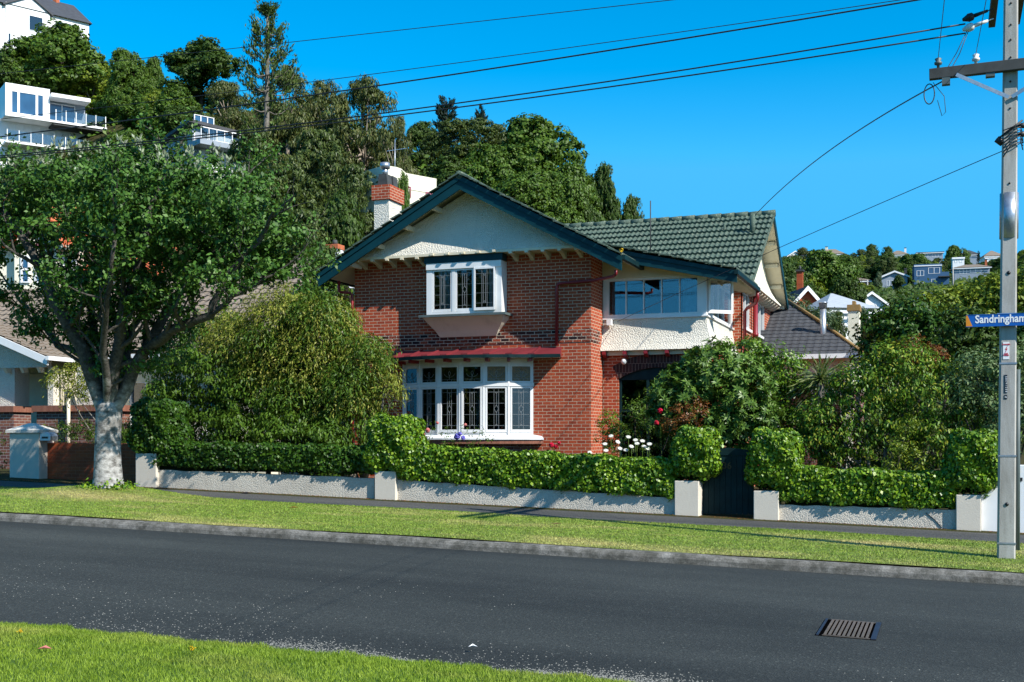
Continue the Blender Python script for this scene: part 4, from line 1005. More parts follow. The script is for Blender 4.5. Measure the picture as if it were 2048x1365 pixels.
tk.tube([T(218, 1000), T(217, 985), T(216, 960), T(215, 900), T(217, 850), T(219, 818), T(220, 796)], [rp(88), rp(70), rp(56), rp(51), rp(50), rp(54), rp(46)], 16)
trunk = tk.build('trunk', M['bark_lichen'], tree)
sub = trunk.modifiers.new('sub', 'SUBSURF'); sub.levels = 1; sub.render_levels = 1
limb = MB()
limbs = [([(205, 815, 0), (168, 700, -.3), (120, 630, -.6), (82, 540, -.8), (35, 455, -.9), (-15, 400, -1)], 30),
         ([(140, 660, -.5), (105, 585, -.2), (88, 520, .2), (80, 450, .3)], 17),
         ([(212, 815, .1), (190, 700, .3), (182, 620, .6), (196, 530, .9), (190, 440, 1.2)], 22),
         ([(222, 815, 0), (232, 700, -.4), (252, 600, -.7), (288, 500, -.9), (302, 410, -1)], 28),
         ([(235, 810, 0), (285, 705, 0), (345, 660, -.3), (420, 632, -.5), (445, 560, -.6), (520, 480, -.7)], 26),
         ([(420, 632, -.5), (465, 592, -.4), (510, 572, -.3), (560, 540, -.2)], 10),
         ([(300, 690, 0), (345, 600, .4), (400, 545, .7), (445, 480, .9), (480, 410, 1)], 18),
         ([(240, 790, .1), (262, 660, .6), (330, 560, 1.2), (350, 460, 1.6)], 20),
         ([(215, 810, -.1), (205, 700, -.8), (215, 600, -1.5), (230, 480, -2.0)], 18),
         ([(222, 800, .2), (240, 680, 1.2), (200, 560, 2.0), (150, 450, 2.5)], 16),
         ([(180, 720, -.2), (120, 690, .6), (60, 620, 1.3), (10, 560, 1.8)], 13)]
for poly, wpx in limbs:
    pts = [T(*p) for p in poly]
    if poly[0][1] > 780: pts.insert(0, T(218, 862, 0))
    fine = []
    for i in range(len(pts) - 1):
        for k in range(3): fine.append(pts[i].lerp(pts[i + 1], k / 3) + Vector((random.gauss(0, .02), random.gauss(0, .02), random.gauss(0, .02))))
    fine.append(pts[-1]); nn = len(fine)
    rad = [rp(wpx) * (1.28 - .92 * (i / (nn - 1)) ** .8) for i in range(nn)]
    limb.tube(fine, rad, 9)
    for i in range(nn // 3, nn):
        if random.random() < .8:
            d = Vector((random.gauss(0, .8), random.gauss(0, .8), random.uniform(.05, .9)))
            grow(limb, fine[i], d, rad[i] * .5, 2, tips, random.uniform(.65, 1.05), .6, .12)
    grow(limb, fine[-1], fine[-1] - fine[-3], rad[-1], 2, tips, .8, .6, .1)
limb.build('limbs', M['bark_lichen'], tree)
tips = np.array(tips)
# crown volume: a flat-topped vase, traced as lobes of real depth
def S(u, v, dy, r, rz=None): q = T(u, v, dy); return (q.x, q.y, q.z, r, r, rz or r)
lob = [S(60, 400, -.6, 1.05, .8), S(-70, 430, 0, 1.2, .9), S(170, 375, -.9, 1.1, .75), S(280, 370, -.6, 1.1, .7), S(390, 395, -.5, 1.05, .8), S(480, 425, -.2, .95, .8), S(545, 500, -.1, .7, .65), S(585, 560, 0, .38, .4), S(500, 540, -.4, .6, .55),
       S(120, 395, 1.1, .9, .7), S(260, 390, 1.2, 1.0, .7), S(400, 405, 1.1, 1.0, .7), S(30, 435, 1.2, .8, .7), S(0, 480, -.6, .8, .6), S(350, 470, -.8, .9, .6), S(430, 490, -.4, .8, .6), S(250, 450, -1.4, .9, .6), S(150, 460, -1.2, .7, .5),
       S(300, 560, -.6, .6, .6), S(210, 560, .2, .6, .7), S(150, 640, .2, .5, .55), S(260, 640, .1, .55, .6), S(225, 720, 0, .45, .5), S(60, 650, .2, .42, .45), S(290, 720, -.1, .3, .3), S(120, 570, -.3, .55, .5), S(330, 610, .3, .4, .4), S(20, 600, .5, .4, .4), S(420, 560, -.2, .45, .4), S(310, 480, 1, .9, .8), S(210, 480, 1, .9, .8)]
C1, N1 = clumps(lob, 28, 125, .19, .5)
k = rng.choice(len(tips), 30000); C2 = tips[k] + rng.normal(0, .10, (30000, 3)); N2 = sphere_dirs(30000) * .8 + np.array([.2, -.2, .7])
C1 = np.concatenate([C1, C2]); N1 = np.concatenate([N1, N2]); gap = np.sin(C1[:, 0] * 4.3 + 1) * np.sin(C1[:, 1] * 4.7) * np.sin(C1[:, 2] * 4.9 + C1[:, 0]) + .5 * np.sin(C1[:, 0] * 9.1) * np.sin(C1[:, 2] * 8.3 + 2); keep = ((gap > -.36) | (rng.random(len(C1)) < .25)) & (C1[:, 0] < T(608, 500).x + .35 * rng.normal(0, 1, len(C1)).clip(-1, 1))
leaves('crown', C1[keep], N1[keep], rng.uniform(.065, .125, keep.sum()), M['leaf_street'], tree, .62, .35)
# upright silvery new shoots along the top
top = [(l, i) for i, l in enumerate(lob[:5] + lob[9:12])]
C3, A3 = [], []
for l, i in top:
    for _ in range(26):
        d = sphere_dirs(1)[0]; d[2] = abs(d[2]) * .8 + .5; d = d / np.linalg.norm(d)
        p = np.array(l[:3]) + d * np.array(l[3:]) * 1.0
        hgt = rng.uniform(.12, .34); k = 10
        for j in range(k):
            a = rng.uniform(0, 6.28); f = j / k
            C3.append(p + np.array([math.cos(a) * .035, math.sin(a) * .035, hgt * f])); A3.append([math.cos(a) * .5, math.sin(a) * .5, .85])
C3, A3 = np.array(C3), unit(np.array(A3)); N3 = np.cross(A3, sphere_dirs(len(A3)))
leaves('new_shoots', C3, N3, rng.uniform(.09, .14, len(C3)), M['leaf_silver'], tree, .42, 0, A3)
k = 420; a = rng.uniform(0, 6.28, k); rr_ = rng.uniform(.25, .62, k); C = np.stack([tb_.x + np.cos(a) * rr_, TY + np.sin(a) * rr_ * .8, tb_.z + rng.uniform(0, .34, k) * (1.1 - rr_)], -1)
leaves('basal_shoots', np.repeat(C, 3, 0) + rng.normal(0, .05, (k * 3, 3)), sphere_dirs(k * 3) + [0, 0, .6], rng.uniform(.05, .1, k * 3), M['leaf_ivy'], tree, .6, .1)

# ------------------------------------------------------------------ power pole
pb = G(2012, 1117, .15); px_, py_ = pb.x, pb.y
pole = thing('power_pole', 'tall grey concrete power pole with timber crossarms on the grass verge', 'power pole', (px_, py_, pb.z - .1))
ztop = 9.3
m = MB(); lean = .055
def pc(z): return Vector((px_ + lean * z / 7, py_, z))
vs = []
for z, hw in ((-.3, .118), (1.0, .115), (ztop, .088)):
    c = pc(z)
    ch_ = .02
    vs += [(c.x - hw, c.y - hw + ch_, z), (c.x - hw + ch_, c.y - hw, z), (c.x + hw - ch_, c.y - hw, z), (c.x + hw, c.y - hw + ch_, z), (c.x + hw, c.y + hw, z), (c.x - hw, c.y + hw, z)]
fs = [(i * 6 + j, i * 6 + (j + 1) % 6, i * 6 + 6 + (j + 1) % 6, i * 6 + 6 + j) for i in (0, 1) for j in range(6)] + [(12, 13, 14, 15, 16, 17)]
m.add(vs, fs); m.build('shaft', M['concrete_pole'], pole)
def pz(v): return EYE + (HY - v) / FPX * (py_ / (CT + ((2013 - CX) / FPX) * ST))
m = MB(); m.tube([pc(pz(478)), pc(pz(388))], .125, 20); m.build('conduit_sleeve', M['galvanised'], pole)
for v in (728, 912, 1086):
    m = MB(); z = pz(v); c = pc(z); hw = .119 - .003 * z
    m.box(c.x - hw - .004, c.x + hw + .004, py_ - hw - .004, py_ + hw + .004, z - .012, z + .012); m.build('steel_band', M['galvanised'], pole)
for v in (12, 55, 85, 120, 168, 221, 370, 548, 1008):
    m = MB(); c = pc(pz(v)); hw = .118 - .0035 * c.z; m.tube([c + Vector((0, -hw - .012, 0)), c + Vector((0, -hw + .03, 0))], .014 if v < 500 else .026, 8); m.build('bolt', M['black_rubber'], pole)
# crossarms: one along the street, a pair across it
za = pz(140); aL = Vector((px_ - 1.02, py_ - .13, za - .0)); aR = Vector((px_ + 1.05, py_ - .16, za + .02))
m = MB(); m.beam(aL, aR, .10, .15); arm = m.build('crossarm', M['timber_grey'], pole, .006)
m = MB(); m.beam((px_ + .03, py_ - .125, pz(200)), (px_ - .66, py_ - .19, za - .05), .05, .012, up=(0, 1, 0)); m.beam((px_ + .07, py_ - .125, pz(200)), (px_ + .72, py_ - .2, za - .05), .05, .012, up=(0, 1, 0)); m.build('arm_brace', M['galvanised'], pole)
zu = 8.42
for dx in (-.16, .20):
    m = MB(); m.beam((px_ + dx + .05, py_ - 2.1, zu), (px_ + dx + .05, py_ + 2.15, zu), .10, .15); m.build('crossarm', M['timber_grey'], pole, .006)
ins = [aL + Vector((.12, 0, .075)), aL + Vector((.62, 0, .075)), aR - Vector((.12, 0, -.075)), aR - Vector((.6, 0, -.075))]
for k, p in enumerate(ins):
    m = MB(); m.tube([p, p + Vector((0, 0, .05)), p + Vector((0, 0, .06)), p + Vector((0, 0, .09)), p + Vector((0, 0, .10)), p + Vector((0, 0, .14)), p + Vector((0, 0, .155))], [.02, .02, .05, .055, .032, .048, .02], 12); m.build('insulator', M['porcelain' if k else 'lead_grey'], pole)
m = MB(); c = aL + Vector((.22, 0, -.12)); m.box(c.x - .05, c.x + .06, c.y - .05, c.y + .05, c.z - .05, c.z + .05); m.build('fuse_box', M['lead_grey'], pole)
m = MB(); c = aL + Vector((.81, 0, -.09)); m.box(c.x - .06, c.x + .06, c.y - .05, c.y + .05, c.z - .03, c.z + .03); m.build('fuse_box', M['lead_grey'], pole)
m = MB(); c = aL + Vector((.0, -.02, -.28)); m.tube([c + Vector((math.cos(t) * .07, math.sin(t) * .02, math.sin(t) * .15)) for t in np.linspace(0, 12.6, 40)], .008, 5); m.tube([c + Vector((.05, 0, .16)), c + Vector((.2, 0, -.05)), c + Vector((.22, 0, -.28)), c + Vector((.17, 0, -.33)), c + Vector((.11, 0, -.1))], .005, 5); m.build('cable_loop', M['black_rubber'], pole)
m = MB()
for k in range(7):
    z = pz(262 + k * 6); c = pc(z); m.tube([c + Vector((-.09, -.11, -.02 - .02 * k)), c + Vector((0, -.15, 0)), c + Vector((.13, -.14, .05)), c + Vector((.17, -.02, .02 - .05 * (k % 3)))], .008, 5)
c = pc(pz(262)); m.tube([c + Vector((-.16, -.05, -.12)), c + Vector((-.05, -.12, -.05)), c + Vector((.16, -.12, .10))], .014, 6); m.build('cable_bunch', M['black_rubber'], pole)
m = MB(); c = pc(pz(257)); m.tube([c + Vector((.1, -.08, 0)), c + Vector((.2, -.08, 0))], [.03, .045], 8); m.tube([c + Vector((.1, -.08, -.12)), c + Vector((.19, -.08, -.12))], [.03, .04], 8); m.build('wire_clamp', M['black_rubber'], pole)
m = MB(); c = pc(pz(284)); m.tube([c + Vector((-.17, -.05, .04)), c + Vector((-.09, -.05, -.03))], [.05, .05], 10); m.build('wire_clamp', M['black_rubber'], pole)
m = MB(); m.tube([pc(pz(740)) + Vector((.135, .0, 0)), pc(pz(1100)) + Vector((.15, 0, 0))], .03, 8); m.build('cable_guard', M['lead_grey'], pole)
# warning plate and number plates on the pole
def plate(name, u0, u1, v0, v1, mat):
    z0, z1 = pz(v1), pz(v0); zc = (z0 + z1) / 2; hw = .118 - .0032 * zc; y = py_ - hw - .006
    x0, x1 = P(u0, v0, y).x, P(u1, v0, y).x; m = MB(); m.box(x0, x1, y, y + .008, z0, z1); return m.build(name, M[mat], pole), x0, x1, z0, z1, y
pl, x0, x1, z0, z1, y = plate('warning_plate', 2006, 2018.5, 686, 720, 'sign_white')
TX = lambda x, y_, z: Matrix.Translation((x, y_, z)) @ Matrix.Rotation(R(90), 4, 'X')
xc = (x0 + x1) / 2; hh = z1 - z0
text_mesh('plate_text', 'DANGER', .026, TX(xc, y - .003, z1 - hh * .17), M['sign_red'], pl, .001, .001, 'CENTER')
text_mesh('plate_text', 'LIVE', .026, TX(xc, y - .003, z0 + hh * .29), M['sign_red'], pl, .001, .001, 'CENTER')
text_mesh('plate_text', 'WIRES', .026, TX(xc, y - .003, z0 + hh * .20), M['sign_red'], pl, .001, .001, 'CENTER')
m = MB(); bz = z0 + hh * .58; m.prism([(xc + .022, bz + .055), (xc - .016, bz - .005), (xc + .002, bz + .0), (xc - .014, bz - .055), (xc + .02, bz + .012), (xc + .003, bz + .008)], y - .003, y - .001); m.build('lightning_bolt', M['sign_red'], pl)
np_, x0, x1, z0, z1, y = plate('number_plate', 2008.6, 2014.6, 751, 787, 'plate_black')
for k, chh in enumerate('80216305'):
    text_mesh('plate_digit', chh, .034, Matrix.Translation((x0 + .008, y - .003, z0 + .012 + k * (z1 - z0 - .02) / 8)) @ Matrix.Rotation(R(90), 4, 'X') @ Matrix.Translation((0.03, 0, 0)) @ Matrix.Rotation(R(90), 4, 'Z'), M['sign_white'], np_, .001, .0006)
np_, x0, x1, z0, z1, y = plate('number_plate', 2008.6, 2014.6, 791, 799, 'plate_black')
text_mesh('plate_digit', 'N', .034, TX((x0 + x1) / 2, y - .003, z0 + .015), M['sign_white'], np_, .001, .0006, 'CENTER')
# street name sign
sz0, sz1 = pz(653.5), pz(631.5); sy = py_ - .19
sgn = thing('street_sign', 'blue street name sign with orange corner reading Sandringham on the power pole', 'street sign', (px_, sy, sz0))
sx0 = P(1932, 640, sy).x; sx1 = px_ + 1.15
m = MB(); m.box(sx0, sx1, sy, sy + .012, sz0, sz1); m.build('board', M['sign_blue'], sgn)
m = MB(); m.box(sx0, sx1, sy - .004, sy + .016, sz1 + .0005, sz1 + .008); m.box(sx0, sx1, sy - .004, sy + .016, sz0 - .008, sz0 - .0005); m.build('edge_strip', M['sign_blue'], sgn)
m = MB(); m.prism([(sx0 + .001, sz0 + .001), (P(1945, 640, sy).x, sz0 + .001), (P(1935, 640, sy).x, sz1 - .001), (sx0 + .001, sz1 - .001)], sy - .003, sy - .0005); m.build('corner_flash', M['sign_orange'], sgn)
tx0 = P(1950, 640, sy).x; tobj = text_mesh('lettering', 'Sandringham', .155, TX(tx0, sy - .003, sz0 + .045), M['sign_white'], sgn, .001, .0035)
wd_ = max(v.co.x for v in tobj.data.vertices) - min(v.co.x for v in tobj.data.vertices); want = P(2052, 640, sy).x - tx0; x_l = min(v.co.x for v in tobj.data.vertices)
for v in tobj.data.vertices: v.co.x = x_l + (v.co.x - x_l) * want / wd_
m = MB(); m.box(px_ - .03, px_ + .04, sy + .013, py_ - .09, sz0 + .01, sz1 - .01); m.box(px_ - .12, px_ + .13, sy + .02, sy + .05, sz1 - .03, sz1 + .02); m.build('bracket', M['galvanised'], sgn)

# ------------------------------------------------------------------ overhead wires
def wire(label, pts, r, name='power_line', group=None, n=24):
    pts = [Vector(p) for p in pts]; m = MB(); out = []
    t = [0]
    for a_, b_ in zip(pts[:-1], pts[1:]): t.append(t[-1] + (b_ - a_).length)
    t = np.array(t); A = np.array([tuple(p) for p in pts])
    deg = min(2, len(pts) - 1); cx_, cy_, cz_ = (np.polyfit(t, A[:, k], deg if k == 2 else 1) for k in range(3))
    for s in np.linspace(0, t[-1], n): out.append((np.polyval(cx_, s), np.polyval(cy_, s), np.polyval(cz_, s)))
    m.tube(out, r, 6); o = m.build(name, M['black_rubber']); return tag(o, label, 'power line', group)
def ext(p, q, X):       # carry the line p-q on to x = X
    f = (X - q.x) / (q.x - p.x); return q + (q - p) * f
Yw = py_
for (lab, uv, r) in (('thin overhead wire crossing the sky highest of all', [(1340, 0), (680, 75), (200, 126)], .006),
                     ('thin overhead wire just above the thick black cable', [(1780, 0), (1360, 68), (680, 163), (0, 232)], .006),
                     ('thick black overhead cable below the thin upper wires', [(1800, 0), (1360, 80), (680, 188), (300, 238), (0, 270)], .012),
                     ('upper of the two black cables tied to the pole by strain insulators', [(1930, 42), (1360, 146), (680, 247), (300, 283), (0, 303)], .011),
                     ('lower of the two black cables tied to the pole by strain insulators', [(1930, 61), (1360, 159), (680, 252), (300, 288), (0, 308)], .011)):
    pts = [P(u, v, Yw) for u, v in uv]; pts.append(ext(pts[-2], pts[-1], -30))
    if uv[0][0] < 1900: pts.insert(0, ext(pts[1], pts[0], px_ + 12))
    wire(lab, pts, r)
for v, c2 in ((38, 'porcelain'), (58, 'porcelain')):
    p = P(1932, v, Yw); q = Vector((px_ - .16, Yw, p.z + .10)); d = (q - p).normalized()
    m = MB(); m.tube([p - d * .05, p + d * .02, p + d * .03, p + d * .09, p + d * .12], [.02, .05, .06, .055, .02], 10); m.tube([p + d * .12, p + d * .3], [.03, .02], 8); m.tube([p + d * .3, q], .008, 6)
    m.build('strain_insulator', M['porcelain' if v > 50 else 'black_rubber'], pole)
m = MB(); p, q = P(1934, 62, Yw), aL + Vector((.3, 0, .08))
m.tube([p, p + Vector((-.14, 0, -.3)), p + Vector((-.26, 0, -.5)), q], .006, 5); m.tube([p + Vector((.02, 0, 0)), p + Vector((-.1, 0, -.32)), p + Vector((-.2, 0, -.5)), q + Vector((.02, 0, 0))], .006, 5); m.build('jumper_wire', M['black_rubber'], pole)
for k, (lab, p, ub, vb) in enumerate((('wire crossing the street from the end insulator of the crossarm', ins[0], 1893, -40), ('wire crossing the street from the white insulator nearest the pole', ins[1], 1980, -40))):
    q = P(ub, vb, py_ - 5); pp = p + Vector((0, 0, .15)); wire(lab, [pp, q, pp + (q - pp) * 3.2], .0045)
wire('black service cable running down to the green tiled roof', [aL + Vector((-.02, 0, -.1)), P(1700, 296, 24.5), P(1500, 431, 33.5)], .010)
wire('thin telephone wire running down to the brick house balcony', [pc(pz(281)) + Vector((-.17, 0, 0)), P(1780, 408, 21.5), P(1500, 549, 26.0), P(1205, 643, 30.7)], .006)
for k in range(4):
    p = pc(pz(250 + 9 * k)) + Vector((.15, -.02, 0)); wire(('highest', 'second', 'third', 'lowest')[k] + ' of the short wires leaving the pole towards the right edge', [p, p + Vector((8, 0, -.15)), p + Vector((18, 0, .1))], .005)

# ------------------------------------------------------------------ drain grate and litter
gq = [G(1650, 1238, .055), G(1760, 1241, .055), G(1752, 1279, .055), G(1629, 1274, .055)]
x0, x1, y0, y1 = min(gq[0].x, gq[3].x), max(gq[1].x, gq[2].x), gq[2].y, gq[0].y; zc = float(base(gq[0].x)) + .0505
def rz_(x, y): return float(base(x)) + .05 * math.sin(min(max((y - 8) / 8, 0), 1) * math.pi)
gr = thing('drain_grate', 'rusty iron storm drain grate set in the road', 'drain', ((x0 + x1) / 2, (y0 + y1) / 2, zc))
paint('pit_black', (.002, .002, .002), 1, .1, spec=0); paint('rusty_iron', (.105, .085, .070), .8, .45, 25, dirt=(.05, .05, .03)); paint('steel_blue', (.012, .018, .036), .6, .4, 9)
m = MB(); m.box(x0, x1, y0, y1, zc - .06, zc + .002); m.build('pit', M['pit_black'], gr)  # black slab level with the road, painted as the shade between bars
m = MB(); nbar = 10; pw = (x1 - x0 - .12) / nbar
for i in range(nbar):
    xa_ = x0 + .07 + i * pw; m.box(xa_, xa_ + pw * .52, y0 + .03, y1 - .03, zc - .004, zc + .012)
m.box(x0 + .06, x1 - .05, y0 + .01, y0 + .035, zc - .004, zc + .008); m.box(x0 + .06, x1 - .05, y1 - .035, y1 - .01, zc - .004, zc + .008)
m.build('grate_bars', M['rusty_iron'], gr)
m = MB(); m.box(x0 + .01, x0 + .03, y0, y1, zc - .004, zc + .010); m.box(x1 - .045, x1, y0, y1, zc - .004, zc + .011); m.build('frame', M['steel_blue'], gr)
for ch_o in gr.children:
    for v in ch_o.data.vertices: wx, wy = v.co.x + gr.location.x, v.co.y + gr.location.y; v.co.z += rz_(wx, wy) - zc + .002
tag(link('leaf_litter', (lambda n: leafmesh('leaf_litter', np.stack([rng.uniform(-22, 6, n), 23.18 - np.abs(rng.normal(0, .09, n)), np.zeros(n)], -1) + 0, np.tile([0, 0, 1.], (n, 1)) + rng.normal(0, .35, (n, 3)), rng.uniform(.02, .05, n), .5, 0, M['leaf_russet']))(2600)), kind='stuff')
lt = bpy.data.objects['leaf_litter'].data
co = np.zeros(len(lt.vertices) * 3); lt.vertices.foreach_get('co', co); co = co.reshape(-1, 3); co[:, 2] += base(co[:, 0]) + .152; lt.vertices.foreach_set('co', co.ravel().astype(np.float32)); lt.update()
for (u, v, s, mt, lb_, ct, hh) in ((492, 987, .12, 'steel_blue', 'flat blue wrapper lying on the footpath by the hedge wall', 'litter', .15), (588, 1016, .09, 'leaf_russet', 'dry brown leaf on the far verge right of the tree', 'leaf', .2), (90, 1299, .05, 'petal_pink', 'pale pink petal on the near lawn', 'petal', .09), (946, 1295, .035, 'bright_white', 'scrap of white paper on the road near the lawn', 'litter', .055), (1114, 1049, .1, 'leaf_dry', 'curled tan leaf on the verge beside the pole shadow', 'leaf', .21)):
    q = G(u, v, hh); m = MB(); m.add([q + Vector((-s, -s * .4, .004)), q + Vector((s * .2, -s * .5, .02)), q + Vector((s, s * .3, .006)), q + Vector((-s * .3, s * .5, .025))], [(0, 1, 2, 3)]); tag(m.build({'litter': 'litter_scrap', 'leaf': 'fallen_leaf', 'petal': 'fallen_petal'}[ct], M[mt]), lb_, ct)
for (u, v) in ((40, 1263), (383, 1297)):
    q = G(u, v, .12); d = thing('dandelion', 'yellow dandelion on the near lawn ' + ('nearer the left edge of the photo' if u < 100 else 'below the pale gravel in the road'), 'flower', q)
    m = MB(); m.tube([q - Vector((0, 0, .09)), q], .003, 5); m.build('stem', M['leaf_mid'], d)
    c = np.tile(np.array(q), (26, 1)) + rng.normal(0, .008, (26, 3)); leaves('petals', c, np.tile([0, -.2, 1.], (26, 1)) + rng.normal(0, .3, (26, 3)), .022, M['petal_yellow'], d, .4, 0)
# ------------------------------------------------------------------ garden plants
def plobes(Y, rows, ry=.8):
    out = []
    for (u, v, rpx, *dy) in rows:
        y = Y + (dy[0] if dy else 0); q = P(u, v, y); r = rpx * y / (CT + (u - CX) / FPX * ST) / FPX
        out.append((q.x, q.y, q.z, r, r * ry, r))
    return out
def stems(m, root, lobes, r0=.05, n=3):
    for l in lobes:
        a = Vector(root) + Vector((random.gauss(0, .12), random.gauss(0, .12), 0)); b = Vector(l[:3])
        mid = a.lerp(b, .5) + Vector((random.gauss(0, .15), random.gauss(0, .15), .1)); m.tube([a, mid, b], [r0, r0 * .6, r0 * .25], 6)
        for _ in range(n):
            e = sphere_dirs(1)[0] * np.array(l[3:]) * .9; m.tube([b, b + Vector(e) * .6, b + Vector(e)], [r0 * .3, r0 * .2, .006], 5)
def shrub(name, label, cat, lobes, mat, per=26, lam=26, cr=.2, size=.09, aspect=.45, droop=.3, bk='bark_dark', group=None, r0=.04, rosette=False, part='foliage'):
    xs_ = [l[0] for l in lobes]; ys_ = [l[1] for l in lobes]; cx, cy = sum(xs_) / len(xs_), sum(ys_) / len(ys_); root = (cx, cy, gz(cx, cy, .1))
    o = thing(name, label, cat, root, group=group)
    m = MB(); stems(m, root, lobes, r0); m.build('stem', M[bk], o)
    if rosette:
        C, N = clumps(lobes, 1.0, lam * per * 4.2, cr * .4); k = len(C); N = unit(N); nl = 9
        c = np.repeat(C, nl, 0); nn = np.repeat(N, nl, 0); a = np.tile(np.arange(nl) * 2.4, k) + np.repeat(rng.uniform(0, 6, k), nl)
        t1 = unit(np.cross(nn, np.tile([.3, .2, .9], (len(nn), 1)))); t2 = np.cross(nn, t1)
        ax = unit(t1 * np.cos(a)[:, None] + t2 * np.sin(a)[:, None] + nn * rng.uniform(-.25, .7, len(nn))[:, None])
        sz = size * rng.uniform(.75, 1.2, len(nn)); c = c + ax * sz[:, None] * .5; n2 = unit(nn - ax * np.sum(nn * ax, -1, keepdims=True))
        leaves(part, c, n2, sz, M[mat], o, aspect, 0, ax)
    else:
        C, N = clumps(lobes, per, lam * 7, cr); leaves(part, C, N, size * rng.uniform(.65, 1.25, len(C)), M[mat], o, aspect, droop)
    return o
def sprays(lobes, lam, nl, ln, size, spread=.55):
    Cs, As, Ns = [], [], []
    for (x, y, z, rx, ry, rz) in lobes:
        k = max(4, int(lam * (rx * ry + rx * rz + ry * rz) / 3)); d = sphere_dirs(k); d[:, 2] = d[:, 2] * .8 + .35; d = unit(d)
        p = np.array([x, y, z]) + d * np.array([rx, ry, rz]) * rng.uniform(.55, 1.02, k)[:, None]
        o = d.copy(); o[:, 2] *= .2; o = unit(o + rng.normal(0, .35, (k, 3)) * [1, 1, .2]); L_ = ln * rng.uniform(.6, 1.3, k)
        for j in range(nl):
            f = (j + .5) / nl; pos = p + o * (L_ * f * spread)[:, None] + np.array([0, 0, 1]) * (L_ * (.45 * f - 1.05 * f * f))[:, None]
            tan = o * spread + np.array([0, 0, 1]) * (.45 - 2.1 * f); side = rng.normal(0, .75, (k, 3))
            a = unit(tan + side); a[:, 2] -= .35; Cs.append(pos + side * size * .3); As.append(unit(a)); Ns.append(d + rng.normal(0, .5, (k, 3)))
    C, A, N = np.concatenate(Cs), np.concatenate(As), np.concatenate(Ns); N = N - A * np.sum(N * A, -1, keepdims=True); return C, unit(N), A

# weeping golden tree behind the hedge
up_l = plobes(26.6, [(560, 650, 80), (640, 672, 80), (480, 700, 70), (715, 735, 62), (610, 745, 95), (530, 755, 75), (768, 782, 38), (685, 810, 75), (590, 640, 50, .8), (440, 660, 45, .6)])
lo_l = plobes(26.4, [(430, 770, 85), (350, 815, 65), (500, 830, 90), (600, 850, 95), (690, 880, 70), (330, 745, 38), (300, 870, 48), (420, 870, 80), (385, 700, 45, .5)])
r_ = (-13.9, 26.8, .4); wt_ = thing('weeping_tree', 'weeping tree with drooping yellow green foliage left of the brick house', 'tree', r_)
m = MB(); stems(m, r_, up_l, .07); stems(m, r_, lo_l, .06)
for _ in range(40):      # bare twigs that show through
    l = random.choice(up_l); b0 = Vector(l[:3]); p = b0 + Vector(sphere_dirs(1)[0] * np.array(l[3:]) * .98); m.tube([b0, p, p + Vector((random.gauss(0, .2), -.1, .05)), p + Vector((random.gauss(0, .45), -.15, -.3))], [.012, .007, .005, .003], 4)
m.build('trunk', M['bark_grey'], wt_)
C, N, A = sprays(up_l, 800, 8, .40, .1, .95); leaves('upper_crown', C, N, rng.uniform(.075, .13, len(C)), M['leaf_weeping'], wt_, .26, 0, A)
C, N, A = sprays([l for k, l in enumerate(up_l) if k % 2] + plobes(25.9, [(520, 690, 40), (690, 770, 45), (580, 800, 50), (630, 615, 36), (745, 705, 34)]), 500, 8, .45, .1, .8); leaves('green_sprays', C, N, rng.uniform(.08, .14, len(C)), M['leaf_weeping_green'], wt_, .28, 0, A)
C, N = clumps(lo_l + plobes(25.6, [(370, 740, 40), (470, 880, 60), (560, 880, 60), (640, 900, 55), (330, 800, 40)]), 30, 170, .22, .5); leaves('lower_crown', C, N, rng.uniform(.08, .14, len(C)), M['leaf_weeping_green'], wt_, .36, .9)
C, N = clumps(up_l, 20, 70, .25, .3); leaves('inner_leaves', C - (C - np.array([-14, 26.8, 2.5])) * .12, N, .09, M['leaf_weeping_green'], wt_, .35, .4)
hb_l = plobes(25.2, [(120, 760, 26), (165, 745, 30), (150, 790, 18), (185, 775, 22)])
C, N, A = sprays(hb_l, 900, 8, .45, .1); o = thing('weeping_shrub', 'small weeping shrub hanging in front of the bungalow porch', 'shrub', (hb_l[1][0] + .5, 25.3, gz(hb_l[1][0], 25)))
leaves('foliage', C, N, rng.uniform(.07, .12, len(C)), M['leaf_weeping'], o, .28, 0, A)
m = MB(); stems(m, (hb_l[3][0] + .6, 25.4, 1.0), hb_l, .03); m.build('stem', M['bark_grey'], o)

shrub('rhododendron', 'large rhododendron with long leaves in rosettes above the gate', 'shrub', plobes(26.6, [(1425, 742, 58), (1362, 795, 62), (1470, 790, 76), (1415, 850, 72), (1500, 850, 62), (1455, 880, 55), (1330, 835, 34), (1385, 740, 28)]), 'leaf_rhodo', 1.0, 210, .2, .135, .30, rosette=True, r0=.05)
shrub('camellia', 'tall glossy camellia behind the rhododendron beside the sunlit balcony end', 'shrub', plobes(27.6, [(1500, 728, 48), (1560, 745, 52), (1600, 805, 46), (1545, 800, 60), (1585, 850, 40), (1450, 708, 24), (1520, 705, 24)]), 'leaf_camellia', 34, 34, .18, .085, .5)
shrub('dark_shrub', 'dark shrub growing below the arched window', 'shrub', plobes(28.2, [(1270, 835, 36), (1300, 860, 42), (1250, 880, 30), (1300, 790, 18), (1335, 880, 30)]), 'leaf_mid', 24, 30, .16, .07, .5)
shrub('maple_shrub', 'small yellow tinged shrub at the corner of the brick wall', 'shrub', plobes(28.9, [(1217, 845, 22), (1210, 880, 20), (1235, 862, 18)]), 'leaf_mixed', 26, 60, .12, .055, .5, r0=.015)
shrub('bronze_shrub', 'bronze leaved shrub between the rhododendron and left gate clump', 'shrub', plobes(25.7, [(1372, 838, 34), (1395, 820, 22), (1345, 852, 22)]), 'leaf_russet', 20, 44, .13, .06, .4, r0=.015)
